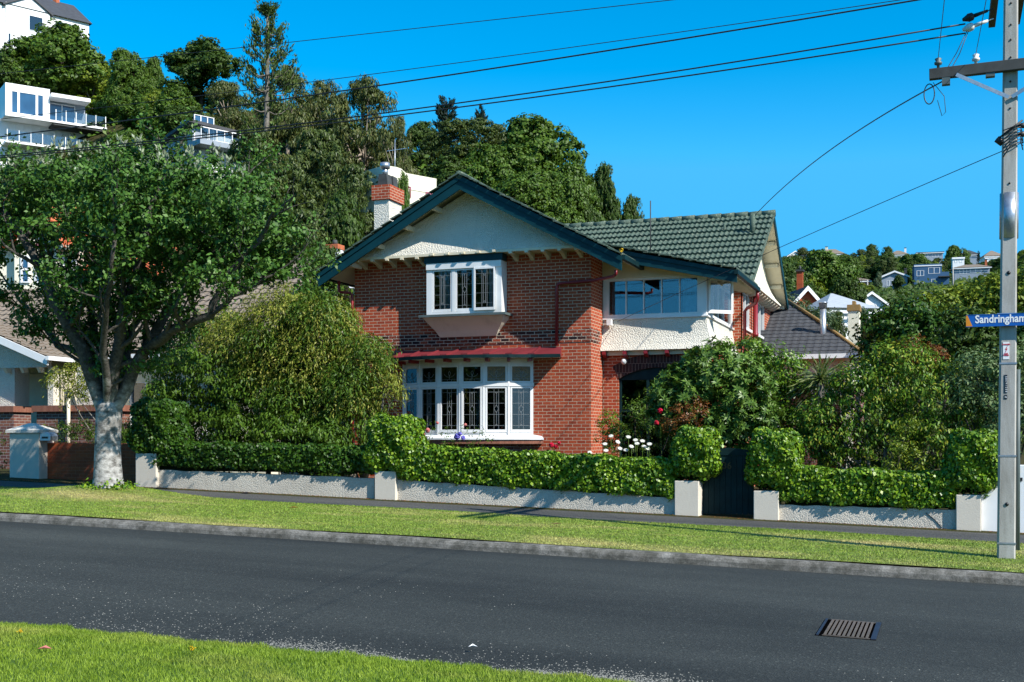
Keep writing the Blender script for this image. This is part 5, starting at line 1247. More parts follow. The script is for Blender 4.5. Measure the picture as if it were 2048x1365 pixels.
shrub('mixed_shrub', 'big loose yellow green shrub with bare twigs behind the right hedge', 'shrub', plobes(26.2, [(1800, 752, 72), (1730, 805, 75), (1860, 800, 78), (1670, 862, 62), (1770, 872, 78), (1870, 880, 62), (1640, 838, 40), (1625, 880, 45), (1690, 905, 50), (1930, 830, 40), (1700, 770, 38), (1760, 725, 40)]), 'leaf_mixed', 34, 24, .22, .095, .38, .7, r0=.045, bk='bark_grey')
shrub('russet_shrub', 'shrub with russet new leaves showing above the yellow green shrub', 'shrub', plobes(27.2, [(1830, 712, 34), (1868, 722, 28), (1800, 722, 22)]), 'leaf_russet', 26, 50, .14, .07, .4, r0=.02)
shrub('upright_shrub', 'narrow bright shrub with upright shoots in front of the dark thicket', 'shrub', plobes(24.6, [(1815, 850, 22), (1805, 900, 26), (1830, 925, 20), (1790, 925, 22)]), 'leaf_lime', 20, 60, .12, .06, .5, r0=.015)
shrub('thicket', 'dark thicket of leaves between the gate clump and upright bright shrub', 'shrub', plobes(27.5, [(1630, 900, 55), (1700, 930, 50), (1760, 930, 45), (1850, 930, 50), (1920, 900, 50), (1600, 880, 30), (1960, 860, 50)]), 'leaf_dark', 26, 20, .24, .1, .5)
shrub('grey_shrub', 'tall shrub with pale grey green leaves behind the power pole', 'shrub', plobes(26.0, [(1960, 760, 62), (2030, 745, 62), (2090, 780, 60), (1990, 820, 58), (2060, 850, 60), (1930, 800, 40), (1905, 770, 26)]), 'leaf_greygreen', 30, 28, .2, .09, .4, 0.0, r0=.04)
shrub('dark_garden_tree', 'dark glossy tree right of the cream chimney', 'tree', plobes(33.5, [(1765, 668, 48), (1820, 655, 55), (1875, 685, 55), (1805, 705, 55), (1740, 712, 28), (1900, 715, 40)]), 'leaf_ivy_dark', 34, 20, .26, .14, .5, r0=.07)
shrub('lime_garden_tree', 'yellow green bushy tree behind the street name sign', 'tree', plobes(40, [(1990, 628, 72), (2070, 612, 78), (1920, 632, 52), (1960, 680, 60), (2040, 680, 70), (1872, 618, 34)]), 'leaf_lime', 40, 15, .34, .17, .45, r0=.09)
shrub('shady_garden_tree', 'dark green tree behind the sign between lime tree and grey shrub', 'tree', plobes(32, [(1930, 660, 45), (1980, 690, 50), (2050, 700, 50), (1890, 720, 36), (2090, 660, 50)]), 'leaf_dark', 32, 22, .26, .13, .5, r0=.06)
shrub('young_lime_tree', 'small yellow green tree rising behind the dark glossy tree', 'tree', plobes(37, [(1845, 626, 30), (1808, 640, 28), (1880, 610, 30), (1770, 655, 22)]), 'leaf_lime', 30, 22, .28, .15, .45, r0=.05)
shrub('olive_shrub', 'soft grey olive shrub behind the dark hip roof', 'shrub', plobes(56, [(1600, 650, 42), (1640, 655, 36), (1570, 630, 34)]), 'leaf_pale', 40, 10, .4, .19, .3, r0=.06)
shrub('garden_thicket', 'dark bushes against the left side wall of the brick house', 'shrub', plobes(32.5, [(660, 600, 46), (630, 640, 44), (676, 660, 40), (640, 560, 36), (600, 620, 40), (660, 720, 50)]), 'leaf_mid', 36, 16, .28, .12, .5, r0=.05)
shrub('flowering_shrub', 'low shrub with pink flowers behind the orange red brick wall', 'shrub', plobes(25.2, [(120, 872, 26), (160, 865, 26), (200, 875, 24), (240, 872, 22), (90, 868, 18), (262, 880, 16)]), 'leaf_mid', 26, 60, .12, .06, .4, r0=.012)
so2 = thing('pink_flower_bed', 'pink flowering bush at the left edge beside the capped pillar', 'shrub', (P(0, 900, 24.6).x, 24.6, .9))
C, N = clumps(plobes(24.8, [(5, 890, 28), (-20, 900, 30), (0, 930, 26)]), 24, 60, .12); leaves('foliage', C, N, .06, M['leaf_mid'], so2, .4)
C, N = clumps(plobes(24.7, [(5, 878, 26), (0, 905, 26)]), 4, 60, .06); leaves('blossom', C, N, .05, M['petal_pink'], so2, .8)
fo = bpy.data.objects['flowering_shrub']; C, N = clumps(plobes(25.1, [(120, 868, 24), (160, 862, 22), (200, 870, 20)]), 2, 60, .06); leaves('blossom', C, N, .045, M['petal_pink'], fo, .8)
# cabbage tree
q = P(1640, 830, 27.3); ct_ = thing('cabbage_tree', 'spiky cabbage tree with strap leaves right of the glossy camellia', 'tree', (q.x, 27.3, gz(q.x, 27.3)))
hd = P(1642, 760, 27.3); m = MB(); m.tube([(hd.x, 27.3, gz(q.x, 27.3)), (hd.x, 27.3, hd.z - .1)], [.09, .07], 8); m.build('trunk', M['bark_grey'], ct_)
k = 150; d = sphere_dirs(k); d[:, 2] = d[:, 2] * .8 + .35; d = unit(d); Cs, As, Ns = [], [], []
for j in range(3):
    f = (j + .5) / 3; dd = d.copy(); dd[:, 2] -= f * .55; dd = unit(dd); Cs.append(np.array(hd) + d * .78 * f + np.array([0, 0, -.22 * f * f])); As.append(dd); Ns.append(np.cross(dd, sphere_dirs(k)))
leaves('strap_leaves', np.concatenate(Cs), np.concatenate(Ns), .32, M['leaf_flax'], ct_, .11, 0, np.concatenate(As))
# flowers
dz = thing('daisy_clump', 'clump of white daisies above the clipped hedge', 'flowers', (P(1255, 905, 25.2).x, 25.2, .4)); m = MB()
for (u, v) in [(1222, 872), (1236, 884), (1257, 874), (1271, 880), (1274, 887), (1285, 882), (1240, 897), (1252, 900), (1288, 893), (1295, 897), (1212, 901), (1263, 893), (1180, 905), (1210, 888), (1299, 888)]:
    q = P(u, v, 25.2 + random.uniform(-.2, .3)); m.tube([q - Vector((random.gauss(0, .04), 0, .6)), q - Vector((0, 0, .25)), q], .006, 5)
    a = np.arange(13) * 2 * np.pi / 13; tl = unit(np.array([[random.gauss(.25, .2), -.55, .8]]))[0]; t1 = unit(np.cross(tl, [1, 0, .1])); t2 = np.cross(tl, t1)
    ax = np.cos(a)[:, None] * t1 + np.sin(a)[:, None] * t2; fl_ = leaves('flower', np.array(q) + ax * .035, np.tile(tl, (13, 1)), .06, M['petal_white'], dz, .4, 0, ax)
m.build('flower_stem', M['leaf_mid'], dz)
C, N = clumps(plobes(25.3, [(1220, 905, 16), (1260, 910, 18), (1290, 910, 14)]), 22, 80, .08); leaves('foliage', C, N, .05, M['leaf_mid'], dz, .3)
def rose(label, rows, lob, mat, name='rose_bush', Y=25.4, bl='leaf_mid'):
    l_ = plobes(Y, lob); o = thing(name, label, 'flowers', (l_[0][0], Y, .4)); m = MB(); stems(m, (l_[0][0], Y, .4), l_, .012); m.build('stem', M['leaf_mid'], o)
    C, N = clumps(l_, 9, 70, .1); leaves('foliage', C, N, .055, M[bl], o, .55)
    for (u, v, r) in rows:
        q = P(u, v, Y - .15); n = 46; e = sphere_dirs(n); leaves('flower', np.array(q) + e * r * rng.uniform(.5, 1, n)[:, None], e + [0, -.3, .3], r * 1.3, M[mat], o, .9)
rose('rose bush with pale pink and orange blooms before the bow window', [(855, 861, .05), (848, 868, .04), (875, 846, .035), (930, 850, .035)], [(865, 855, 12), (895, 868, 14), (935, 862, 16), (960, 868, 14), (905, 880, 16), (950, 885, 14), (860, 880, 12), (985, 878, 10)], 'petal_pink')
rose('violet blue flower head above the hedge below the bow window', [(914, 873, .07), (926, 876, .05), (920, 868, .045)], [(915, 890, 14), (940, 892, 12), (890, 892, 12)], 'petal_violet', 'blue_flower')
rose('two crimson rhododendron blooms on a branch by the arched window', [(1320, 822, .055), (1313, 846, .05)], [(1330, 830, 12), (1320, 842, 10)], 'petal_crimson', 'crimson_flowers', 26.2)
rose('red flower spray against the brick wall beside the window sill', [(1103, 890, .06), (1112, 893, .05), (1118, 886, .04)], [(1105, 898, 8)], 'petal_crimson', 'red_flower', 27.5)
ch_plant = thing('chimney_weed', 'tuft of yellow green weeds growing on the brick chimney top', 'plant', (-16.5, 32.6, 9.62)); C, N = clumps([(-16.52, 32.6, 9.75, .3, .25, .2)], 20, 300, .08); leaves('foliage', C, N, .1, M['leaf_flax'], ch_plant, .25)
q = Vector((-7.75, 28.9, 6.58)); gw = thing('gutter_weed', 'yellow flowering weed in the gutter at the right gable end', 'plant', q); C, N = clumps([(q.x, q.y, q.z, .12, .1, .08)], 10, 500, .05); leaves('foliage', C, N, .05, M['petal_yellow'], gw, .5)

# ------------------------------------------------------------------ tree kinds for the hills (10 m tall, copied below)
PROTO = {}
def proto(key, name, mat, bk, lobes, per, lam, cr, size, aspect=.6, squash=.8, limbs=True, droop=.3, r0=.22):
    o = thing(name, None, 'tree', (0, 0, 0)); m = MB()
    m.tube([(0, 0, -1.5), (0, 0, 2), (.1, 0, 5)], [r0 * 1.25, r0, r0 * .6], 8)
    if limbs:
        for l in lobes:
            a = Vector((0, 0, random.uniform(1.6, 4.5))); b = Vector(l[:3]); m.tube([a, a.lerp(b, .5) + Vector((random.gauss(0, .25), random.gauss(0, .25), .2)), b], [r0 * .5, r0 * .3, r0 * .1], 6)
            for _ in range(3):
                e = Vector(sphere_dirs(1)[0] * np.array(l[3:]) * .95); m.tube([b, b + e * .6, b + e], [r0 * .14, r0 * .09, .02], 4)
    m.build('trunk', M[bk], o)
    C, N = clumps(lobes, per, lam * 4.5, cr, squash=squash); leaves('crown', C, N, size * rng.uniform(.6, 1.3, len(C)), M[mat], o, aspect, droop)
    PROTO[key] = [o, 0]; return o
def ring(n, r, z0, z1, lr, seed, top=True):
    rs = random.Random(seed); L_ = []
    for i in range(n):
        a = 6.283 * i / n + rs.uniform(-.4, .4); rr = r * rs.uniform(.55, 1.05); z = rs.uniform(z0, z1); q = lr * rs.uniform(.7, 1.25); L_.append((rr * math.cos(a), rr * math.sin(a), z, q, q, q * rs.uniform(.75, 1)))
    if top:
        for i in range(3): q = lr * rs.uniform(.8, 1.1); L_.append((rs.uniform(-1, 1), rs.uniform(-1, 1), 10 - q, q, q, q))
    return L_
proto('dark', 'dark_tree', 'leaf_dark', 'bark_dark', ring(8, 2.9, 4.2, 7.6, 1.7, 1) + ring(6, 3.0, 2.0, 4.0, 1.5, 2, False), 34, 5, .55, .36)
proto('mid', 'bushy_tree', 'leaf_mid', 'bark_dark', ring(9, 2.9, 3.8, 7.6, 1.6, 3) + ring(7, 3.0, 1.6, 3.8, 1.6, 4, False), 36, 5, .55, .36)
proto('round', 'round_tree', 'leaf_mid', 'bark_dark', ring(10, 3.0, 3.2, 7.8, 1.9, 5) + ring(8, 3.2, 1.2, 3.6, 1.8, 6, False), 40, 5, .5, .33)
proto('lime', 'light_green_tree', 'leaf_lime', 'bark_grey', ring(9, 2.9, 4.2, 7.6, 1.5, 7) + ring(5, 2.8, 2.2, 4.0, 1.4, 8, False), 32, 5, .5, .36)
proto('gum', 'gum_tree', 'leaf_gum', 'bark_gum', ring(10, 3.1, 4.5, 8.4, 1.25, 9) + ring(7, 3.3, 2.4, 5, 1.2, 10, False), 26, 7, .5, .36, .3, .6, True, .9)
proto('olive', 'olive_tree', 'leaf_pine', 'bark_dark', ring(10, 2.9, 3.4, 7.6, 1.4, 11) + ring(8, 3.1, 1.4, 4.2, 1.4, 12, False), 36, 7, .45, .30, .35, .5)
proto('pale', 'pale_shrub_tree', 'leaf_pale', 'bark_grey', ring(7, 2.7, 3.4, 7.2, 1.7, 13), 30, 5, .5, .38)
# cypress with spiky fans
o = thing('cypress', None, 'tree', (0, 0, 0)); m = MB(); m.tube([(0, 0, -1.5), (0, 0, 9.6)], [.25, .03], 8); Cs, Ns, As = [], [], []
for i in range(85):
    z = rng.uniform(1.2, 9.4); a = rng.uniform(0, 6.28); ln = (10 - z) * .36 + .7; d = np.array([math.cos(a), math.sin(a), rng.uniform(.35, .9)]); d /= np.linalg.norm(d)
    p0 = np.array([0, 0, z]); m.tube([p0, p0 + d * ln * .8], [.05, .015], 4); k = 46; f = rng.uniform(.25, 1, k); wd = (.12 + .42 * (1 - f)) * .6
    Cs.append(p0 + d * (ln * f)[:, None] + rng.normal(0, 1, (k, 3)) * wd[:, None] * [1, 1, .5]); As.append(unit(d + rng.normal(0, .25, (k, 3)) + [0, 0, .25])); Ns.append(sphere_dirs(k))
m.build('trunk', M['bark_dark'], o); A = np.concatenate(As); N = np.concatenate(Ns); N = N - A * np.sum(N * A, -1, keepdims=True)
leaves('crown', np.concatenate(Cs), N, .5, M['leaf_blue'], o, .28, 0, A); PROTO['cyp'] = [o, 0]

def plant(kind, label, x, y, h, wpx_r=None, sc=None, group=None):
    o, used = PROTO[kind]; s = h / 10; sx = (wpx_r / 4.6) if wpx_r else s
    loc = (x, y, gz(x, y, 0)); rz = random.uniform(0, 6.28); scl = (sx, sx, s)
    if not used:
        o.location = loc; o.rotation_euler = (0, 0, rz); o.scale = scl; o['label'] = label
        if group: o['group'] = group
        PROTO[kind][1] = 1; return o
    t_ = dup(o, loc, rz, scl, label, group)
    if not group and 'group' in t_.keys(): del t_['group']
    return t_
def tree_px(kind, label, u, vtop, wpx, d, group=None, minh=4):
    q = PD(u, vtop, d); g_ = gz(q.x, q.y, 0); h = max(minh, q.z - g_); return plant(kind, label, q.x, q.y, h, wpx * .5 * d / FPX * 1.12, group=group)
HT = [('mid', 'tall bushy tree right below the white house on the hilltop', 120, 48, 190, 114), ('dark', 'dark tree at the left edge below the hilltop house', 15, 105, 130, 112),
      ('mid', 'bushy tree just above the flat roofed white house', 70, 165, 150, 114), ('lime', 'yellow green tree right of the bushy hilltop tree', 185, 120, 110, 114),
      ('round', 'rounded bush tree on the skyline right of the tall bushy tree', 252, 104, 78, 108), ('round', 'smaller rounded bush tree on the skyline beside the dark dome tree', 303, 118, 58, 110),
      ('dark', 'dark dome shaped tree alone on the skyline left of the tall pine', 402, 84, 150, 104), ('mid', 'leafy tree below the dark dome tree', 340, 175, 120, 96),
      ('mid', 'leafy tree on the slope right of the flat roofed house', 290, 200, 110, 101), ('dark', 'shady tree above the grey house with a balcony', 365, 215, 100, 90), ('mid', 'leafy tree in the middle of the slope between the two modern houses', 235, 172, 100, 113),
      ('round', 'low bushy tree behind the deck of the flat roofed house', 255, 262, 90, 88), ('lime', 'pale green bush above the grey house roof', 320, 222, 80, 99), ('gum', 'thin gum tree just left of the tall pine', 455, 165, 110, 88), ('gum', 'tall gum tree behind the tall pine', 575, 138, 150, 84), ('gum', 'gum tree with forked white limbs right of the tall pine', 650, 165, 120, 78),
      ('gum', 'large gum tree with an open crown on the skyline', 728, 160, 170, 74), ('gum', 'gum tree leaning over the cream building', 792, 235, 90, 70), ('gum', 'low gum tree in the middle of the slope', 590, 230, 170, 72), ('olive', 'olive green tree right of the grey house', 505, 250, 110, 72),
      ('olive', 'olive green conifer in front of the gum trees', 640, 262, 150, 64), ('olive', 'dense olive conifer beside the pine trunk', 575, 330, 160, 60), ('olive', 'olive conifer below the large open gum tree', 715, 330, 120, 62), ('dark', 'dark tree left of the brick house chimney', 690, 395, 130, 56),
      ('olive', 'broad olive conifer above the weeping tree', 620, 420, 180, 54), ('olive', 'olive conifer half hidden by the street tree', 500, 440, 140, 54), ('dark', 'dark tree just left of the gable tip', 650, 500, 110, 47), ('mid', 'leafy tree behind the weeping tree', 560, 520, 140, 46),
      ('mid', 'leafy tree behind the street tree crown', 470, 540, 110, 48), ('cyp', 'tallest spiky dark cypress on the skyline', 893, 188, 130, 88), ('cyp', 'shorter spiky cypress right of the tallest', 962, 206, 90, 88),
      ('olive', 'broad olive green tree in front of the cypresses', 925, 238, 170, 80), ('olive', 'olive green tree right of the broad olive tree', 1000, 250, 80, 80), ('round', 'largest rounded green tree behind the gable', 1068, 246, 205, 78), ('round', 'rounded tree on the right shoulder of the largest green tree', 1120, 350, 120, 70),
      ('mid', 'green tree low behind the gable peak', 970, 292, 140, 70), ('dark', 'shady tree behind the apex of the gable', 890, 330, 130, 70), ('round', 'green tree directly above the green roof left end', 1060, 345, 160, 66), ('dark', 'slender dark tree right of the largest green tree', 1206, 335, 66, 76),
      ('dark', 'small dark tree above the ridge of the green roof', 1264, 398, 62, 76), ('dark', 'dark tree between the slender tree and green roof', 1165, 400, 80, 70), ('mid', 'small leafy tree in front of the cream building', 806, 352, 60, 57), ('round', 'broad green tree filling in behind the roof ridge', 1010, 300, 170, 74), ('round', 'green tree between the largest tree and the slender dark tree', 1140, 335, 130, 73), ('dark', 'dark tree behind the aerial on the hillside', 845, 300, 70, 84)]
for (k, lb_, u, v, wpx, d) in HT: tree_px(k, lb_, u, v, wpx, d)
# tall pine with whorled branches
q = PD(532, 8, 72); gx, gy = q.x, q.y; g0 = gz(gx, gy, 0); np0 = thing('norfolk_pine', 'tall thin pine with tiers of curved branches and tufted top', 'tree', (gx, gy, g0))
m = MB(); zt = q.z; mp = 72 / FPX; m.tube([(gx, gy, g0 - 1), (gx, gy, PD(532, 330, 72).z), (gx + .1, gy, PD(532, 120, 72).z), (gx + .12, gy, zt - .4)], [.26, .2, .13, .07], 10); Cs, As, Ns = [], [], []
def tuft(p, d, n=26, s=.33, sp=.16):
    Cs.append(p + rng.normal(0, sp, (n, 3)) + d * rng.uniform(-.15, .3, n)[:, None]); As.append(unit(d + rng.normal(0, .5, (n, 3)) + [0, 0, .35])); Ns.append(sphere_dirs(n))
tiers = [(66, .95, 5), (90, 1.15, 6), (118, 1.3, 6), (150, 1.7, 7), (182, 1.9, 7), (222, 1.4, 4), (275, 1.5, 4), (345, 1.8, 5)]
for (v, ln, nb_) in tiers:
    z = PD(532, v, 72).z; off = rng.uniform(0, 6.28)
    for b_ in range(nb_):
        a = off + 6.283 * b_ / nb_ + rng.normal(0, .15); l_ = ln * rng.uniform(.75, 1.15); e = np.array([math.cos(a), math.sin(a), 0]); base_ = np.array([gx + .08, gy, z])
        pts = [base_ + e * l_ * f + np.array([0, 0, l_ * (-.18 * math.sin(f * 3.14) + .42 * f * f)]) for f in (0, .3, .6, .85, 1)]; m.tube(pts, [.045, .04, .03, .025, .02], 5)
        for f in (.6, .74, .87, 1.0):
            p = base_ + e * l_ * f + np.array([0, 0, l_ * (-.18 * math.sin(f * 3.14) + .42 * f * f) + .08]); tuft(p, unit(e * .5 + np.array([0, 0, .9])), 25, .3, .07 + .06 * f)
for k in range(30):
    a = rng.uniform(0, 6.28); r = rng.uniform(.05, .62); p = np.array([gx + .1 + math.cos(a) * r, gy + math.sin(a) * r, zt - .55 + rng.uniform(-.1, .35) - .1 * r]); tuft(p, unit(np.array([math.cos(a), math.sin(a), .8])), 22, .3, .13)
m.build('trunk', M['bark_grey'], np0); A = np.concatenate(As); N = np.concatenate(Ns); N = N - A * np.sum(N * A, -1, keepdims=True); leaves('crown', np.concatenate(Cs), N, rng.uniform(.18, .34, len(A)), M['leaf_norfolk'], np0, .30, 0, A)
# undergrowth that covers the slopes
n = 60000; x = rng.uniform(-130, 10, n); y = rng.uniform(44, 150, n); ok = (hill(x, y) > 1.2); x, y = x[ok], y[ok]; n = len(x); z = base(x) + hill(x, y) + np.abs(rng.normal(0, .55, n)) + .9 * np.maximum(0, np.sin(x * .9) * np.sin(y * .8))
gx_ = sphere_dirs(n) * .8 + np.array([.35, -.5, .8]); tag(leaves('undergrowth', np.stack([x, y, z], -1), gx_, rng.uniform(.28, .55, n), M['leaf_mid'], None, .6, .2), kind='stuff')
n = 130000; y = 60 + 340 * rng.random(n) ** .8; x = y * rng.uniform(-.24, .16, n); z = base(x) + hill(x, y) + np.abs(rng.normal(0, .25, n)) + y / 400 * np.abs(rng.normal(0, .7, n)) + y / 300 * 1.2 * np.maximum(0, np.sin(x * .35) * np.sin(y * .3))
tag(leaves('bush_cover', np.stack([x, y, z], -1), sphere_dirs(n) * .8 + np.array([.35, -.5, .8]), (.22 + .0032 * y) * rng.uniform(.6, 1.2, n), M['leaf_dark'], None, .6, .2), kind='stuff')
# ------------------------------------------------------------------ neighbouring houses
class FAC(LF):
    """house front through the point seen at u,v at distance d, running off at a compass heading"""
    def __init__(s, u, d, head, n=0):
        q = PD(u, 800, d); h = R(head); LF.__init__(s, (q.x, q.y), (q.x + math.sin(h), q.y + math.cos(h)))
    def uv(s, u, v, n=0):
        x, y, z = _ray(u, v); o = s.p + s.n * n
        det = x * (-s.d.y) - y * (-s.d.x); k = (o.x * (-s.d.y) - o.y * (-s.d.x)) / det
        p = Vector((x * k, y * k)); return ((p.x - o.x) * s.d.x + (p.y - o.y) * s.d.y, EYE + z * k)
    def box(s, m, u0, u1, vt, vb, n0, n1, ref=None, mi=0):
        """block whose outer face (n1) fills u0..u1; heights are read at u0"""
        a, zt = s.uv(u0, vt, n1); zb = s.uv(u0, vb, n1)[1]; b = s.uv(u1, vt, n1)[0]; m.lbox(s, a, b, n0, n1, zb, zt, mi); return a, b, zb, zt
def hthing(label, L, a, b, cat='house', name='hill_house'):
    c = L((a + b) / 2, -2, 0); return thing(name, label, cat, (c.x, c.y, gz(c.x, c.y, 0)))
def wpart(root, L, r, n, mat, frame='bright_white', fr=.07, name='window', cols=1):
    a, b, c, d = r; return plain_window(root, L, a, b, c, d, n, cols, 1, fr, (frame, mat), False, .06, name=name)

# flat-roofed white house on the slope
L = FAC(10.6, 100, 35.6); t1, ztop = L.uv(99.6, 179.3); _, z0 = L.uv(10.6, 233); _, z1 = L.uv(10.6, 165)
h1 = hthing('white flat roofed hillside house with glass balconies and blue windows', L, 0, 6)
gzb = gz(L(2, -1, 0).x, L(2, -1, 0).y) - 3
m = MB(); m.panel(L, 0, t1, z0, z1, -.2, 0, [(L.uv(23, 200)[0], L.uv(36, 200)[0], z0 + .42, z1 - .62), (L.uv(38.5, 200)[0], L.uv(72.5, 200)[0], z0 + .42, z1 - .62), (L.uv(75, 200)[0], L.uv(87, 200)[0], z0 + .42, z1 - .62)])
m.lbox(L, 0, t1, -6, -.202, z1 - .3, z1 - .002); m.lbox(L, 0, t1, -6, -.202, z0, z0 + .25); m.lbox(L, -.002, .2, -6, -.202, z0 + .001, z1 - .001); m.lbox(L, t1 - .2, t1 - .002, -6, -.202, z0 + .001, z1 - .001)
m.lbox(L, -.6, 8.2, -7, -.9, gzb, z0 - .01); m.build('wall', M['bright_white'], h1)
for u0, u1 in ((23, 36), (38.5, 72.5), (75, 87)): wpart(h1, L, (L.uv(u0, 200)[0] + .001, L.uv(u1, 200)[0] - .001, z0 + .421, z1 - .621), -.03, 'blue_glass', fr=.05)
a0, zr0 = L.uv(100, 195); b0, _ = L.uv(181, 212, .6)
m = MB(); m.lbox(L, t1 + .01, b0, -6, .6, zr0 - .05, zr0 + .26); m.build('flat_roof', M['bright_white'], h1)
b1 = L.uv(150, 200, -.9)[0]; b2 = L.uv(163, 200, -.9)[0]
m = MB(); m.lbox(L, t1 + .01, b2 + .3, -6, -.91, z0, zr0 - .06); m.build('wall', M['grey_board'], h1)
wpart(h1, L, (t1 + .1, b1, z0 + .3, zr0 - .25), -.85, 'blue_glass', cols=2, name='glass_door')
b3 = L.uv(214, 262, 1.0)[0]; m = MB(); m.lbox(L, -.2, b3, -1.2, 1.0, z0 - .16, z0 + .02); dk = m.build('deck', M['bright_white'], h1)
m = MB(); m.lbox(L, t1 + .1, b3 - .05, -1.1, .9, z0 - .34, z0 - .165); m.build('deck_joists', M['timber_grey'], dk)
for i in range(6):
    t_ = t1 + .3 + (b3 - t1 - .4) * i / 5; m = MB(); m.lbox(L, t_ - .03, t_ + .03, .9, .96, z0 + .02, z0 + 1.0); m.build('balustrade_post', M['bright_white'], dk)
m = MB(); m.lbox(L, t1 + .3, b3 - .1, .915, .935, z0 + .1, z0 + .95); m.build('balustrade_glass', M['balcony_glass'], dk)
for u0, u1, vt, vb in ((16, 80, 244, 279), (98, 148, 262, 291)):
    p, zt_ = L.uv(u0, vt, -.85); _, zb_ = L.uv(u0, vb, -.85); r_ = L.uv(u1, vt, -.85)[0]; wpart(h1, L, (p, r_, zb_, zt_), -.88, 'blue_glass', cols=4)
zd = L.uv(12, 280, .6)[1]; m = MB(); m.lbox(L, -.1, L.uv(190, 300, .6)[0], -1.0, .6, zd - .18, zd); d2 = m.build('deck', M['bright_white'], h1)
for i in range(8):
    t_ = .05 + i * .95; m = MB(); m.lbox(L, t_ - .03, t_ + .03, .5, .56, zd, zd + .95); m.build('balustrade_post', M['bright_white'], d2)
m = MB(); m.lbox(L, .1, 7, .515, .535, zd + .1, zd + .9); m.build('balustrade_glass', M['balcony_glass'], d2)

# grey house with a balcony
L = FAC(385, 82, 27); t1, _ = L.uv(492, 300); zt = L.uv(385, 246)[1]; zm = L.uv(385, 284)[1]; zb = gz(L(2, -2, 0).x, L(2, -2, 0).y) - 3
h2 = hthing('grey hillside house with sloping roof and long white balcony', L, 0, 6)
m = MB(); zl = L.uv(385, 262)[1]
m.lbox(L, 0, t1, -5, 0, zb, zt - .45); m.build('wall', M['grey_board'], h2)
m = MB(); c = [L(-.5, .5, zt - .1), L(t1 + .5, .5, zt - .35), L(t1 + .5, -6, zt - 1.25), L(-.5, -6, zt - 1.0)]; m.hexa([p for p in c] + [p + Vector((0, 0, .22)) for p in c]); m.build('roof', M['dark_grey_roof'], h2)
a, zz = L.uv(388, 255, .02); b = L.uv(428, 260, .02)[0]; wpart(h2, L, (a, b, zm + .05, zm + .05 + 1.9), .02, 'blue_glass', cols=3)
a = L.uv(430, 260, .02)[0]; m = MB(); m.lbox(L, a, t1 - .2, 0.002, .06, zm, zt - .5); m.build('cladding', M['bright_white'], h2)
m = MB(); m.lbox(L, -.1, t1 + .1, 0, 1.3, zm - .35, zm); d2 = m.build('deck', M['grey_board'], h2)
for i in range(8): m = MB(); t_ = t1 * i / 7; m.lbox(L, t_ - .025, t_ + .025, 1.2, 1.25, zm, zm + .85); m.build('balustrade_post', M['bright_white'], d2)
m = MB(); m.lbox(L, 0, t1, 1.205, 1.235, zm + .8, zm + .86); m.build('handrail', M['bright_white'], d2); m = MB(); m.lbox(L, 0, t1, 1.21, 1.225, zm + .06, zm + .78); m.build('balustrade_glass', M['balcony_glass'], d2)
m = MB(); zq = L.uv(440, 308, .02)[1]; m.lbox(L, .6, t1, 0.003, .05, zq - 2.2, zm - .4); m.build('lower_cladding', M['bright_white'], h2)
wpart(h2, L, (1.9, 2.8, zm - 2.3, zm - .7), .07, 'blue_glass')
L2_ = LF(tuple(L(0, -5, 0))[:2], tuple(L(0, 0, 0))[:2]); wpart(h2, L2_, (3.3, 4.2, zm + .1, zm + 1.7), .02, 'blue_glass'); wpart(h2, L2_, (1.2, 2.0, zm - .4, zm + .5), .02, 'blue_glass')

# white gabled house on the hilltop
L = FAC(-40, 138, 28); t1, ze = L.uv(178, 47); zb = gz(L(5, -2, 0).x, L(5, -2, 0).y) - 4
h3 = hthing('large white house with dark steep roof at the top left hilltop', L, 2, 10)
ga_, gz_ = L.uv(10, 40); gb2 = L.uv(98, 30)[0]; gm = (ga_ + gb2) / 2 + .3; zap = L.uv(72, -4)[1]
m = MB(); m.lbox(L, -2, t1, -7, -.02, zb, ze); m.lprism(L, [(ga_, zb), (gb2, zb), (gb2, ze + .1), (gm, zap - .25), (ga_, ze + .1)], -6, .25); m.build('wall', M['bright_white'], h3)
m = MB(); rd = 3.4; zrr = ze + 3.0
m.add([L(-2.3, .35, ze - .1), L(t1 + .3, .35, ze - .1), L(t1 - .6, -rd, zrr), L(-2.3, -rd, zrr), L(t1 + .3, -7.3, ze - .1), L(-2.3, -7.3, ze - .1)], [(0, 1, 2, 3), (3, 2, 4, 5), (1, 4, 2)])
for a, b in (((ga_ - .35, ze - .15), (gm, zap)), ((gm, zap), (gb2 + .35, ze - .15))): m.add([L(a[0], .5, a[1]), L(b[0], .5, b[1]), L(b[0], -6, b[1]), L(a[0], -6, a[1]), L(a[0], .5, a[1] - .2), L(b[0], .5, b[1] - .2), L(b[0], -6, b[1] - .2), L(a[0], -6, a[1] - .2)], [(0, 1, 2, 3), (7, 6, 5, 4), (0, 4, 5, 1), (1, 5, 6, 2), (3, 7, 4, 0)])
m.build('roof', M['dark_grey_roof'], h3)
a, c = L.uv(58, 30, .3); b = L.uv(86, 52, .3)[0]; wpart(h3, L, (a, b, L.uv(58, 60, .3)[1], c), .28, 'dark_glass', name='window')
a, c = L.uv(16, 66, .3); b = L.uv(22, 66, .3)[0]; wpart(h3, L, (a, b, c - 1.4, c), .28, 'dark_glass')
a, c = L.uv(112, 40, .3); wpart(h3, L, (a, a + 3.0, c - 1.2, c), .03, 'dark_glass', cols=3)
m = MB(); q = L(L.uv(112, 12, -3.4)[0], -3.4, zrr); m.box(q.x - .3, q.x + .3, q.y - .3, q.y + .3, zrr - .3, zrr + .5); m.build('chimney', M['terracotta'], h3)

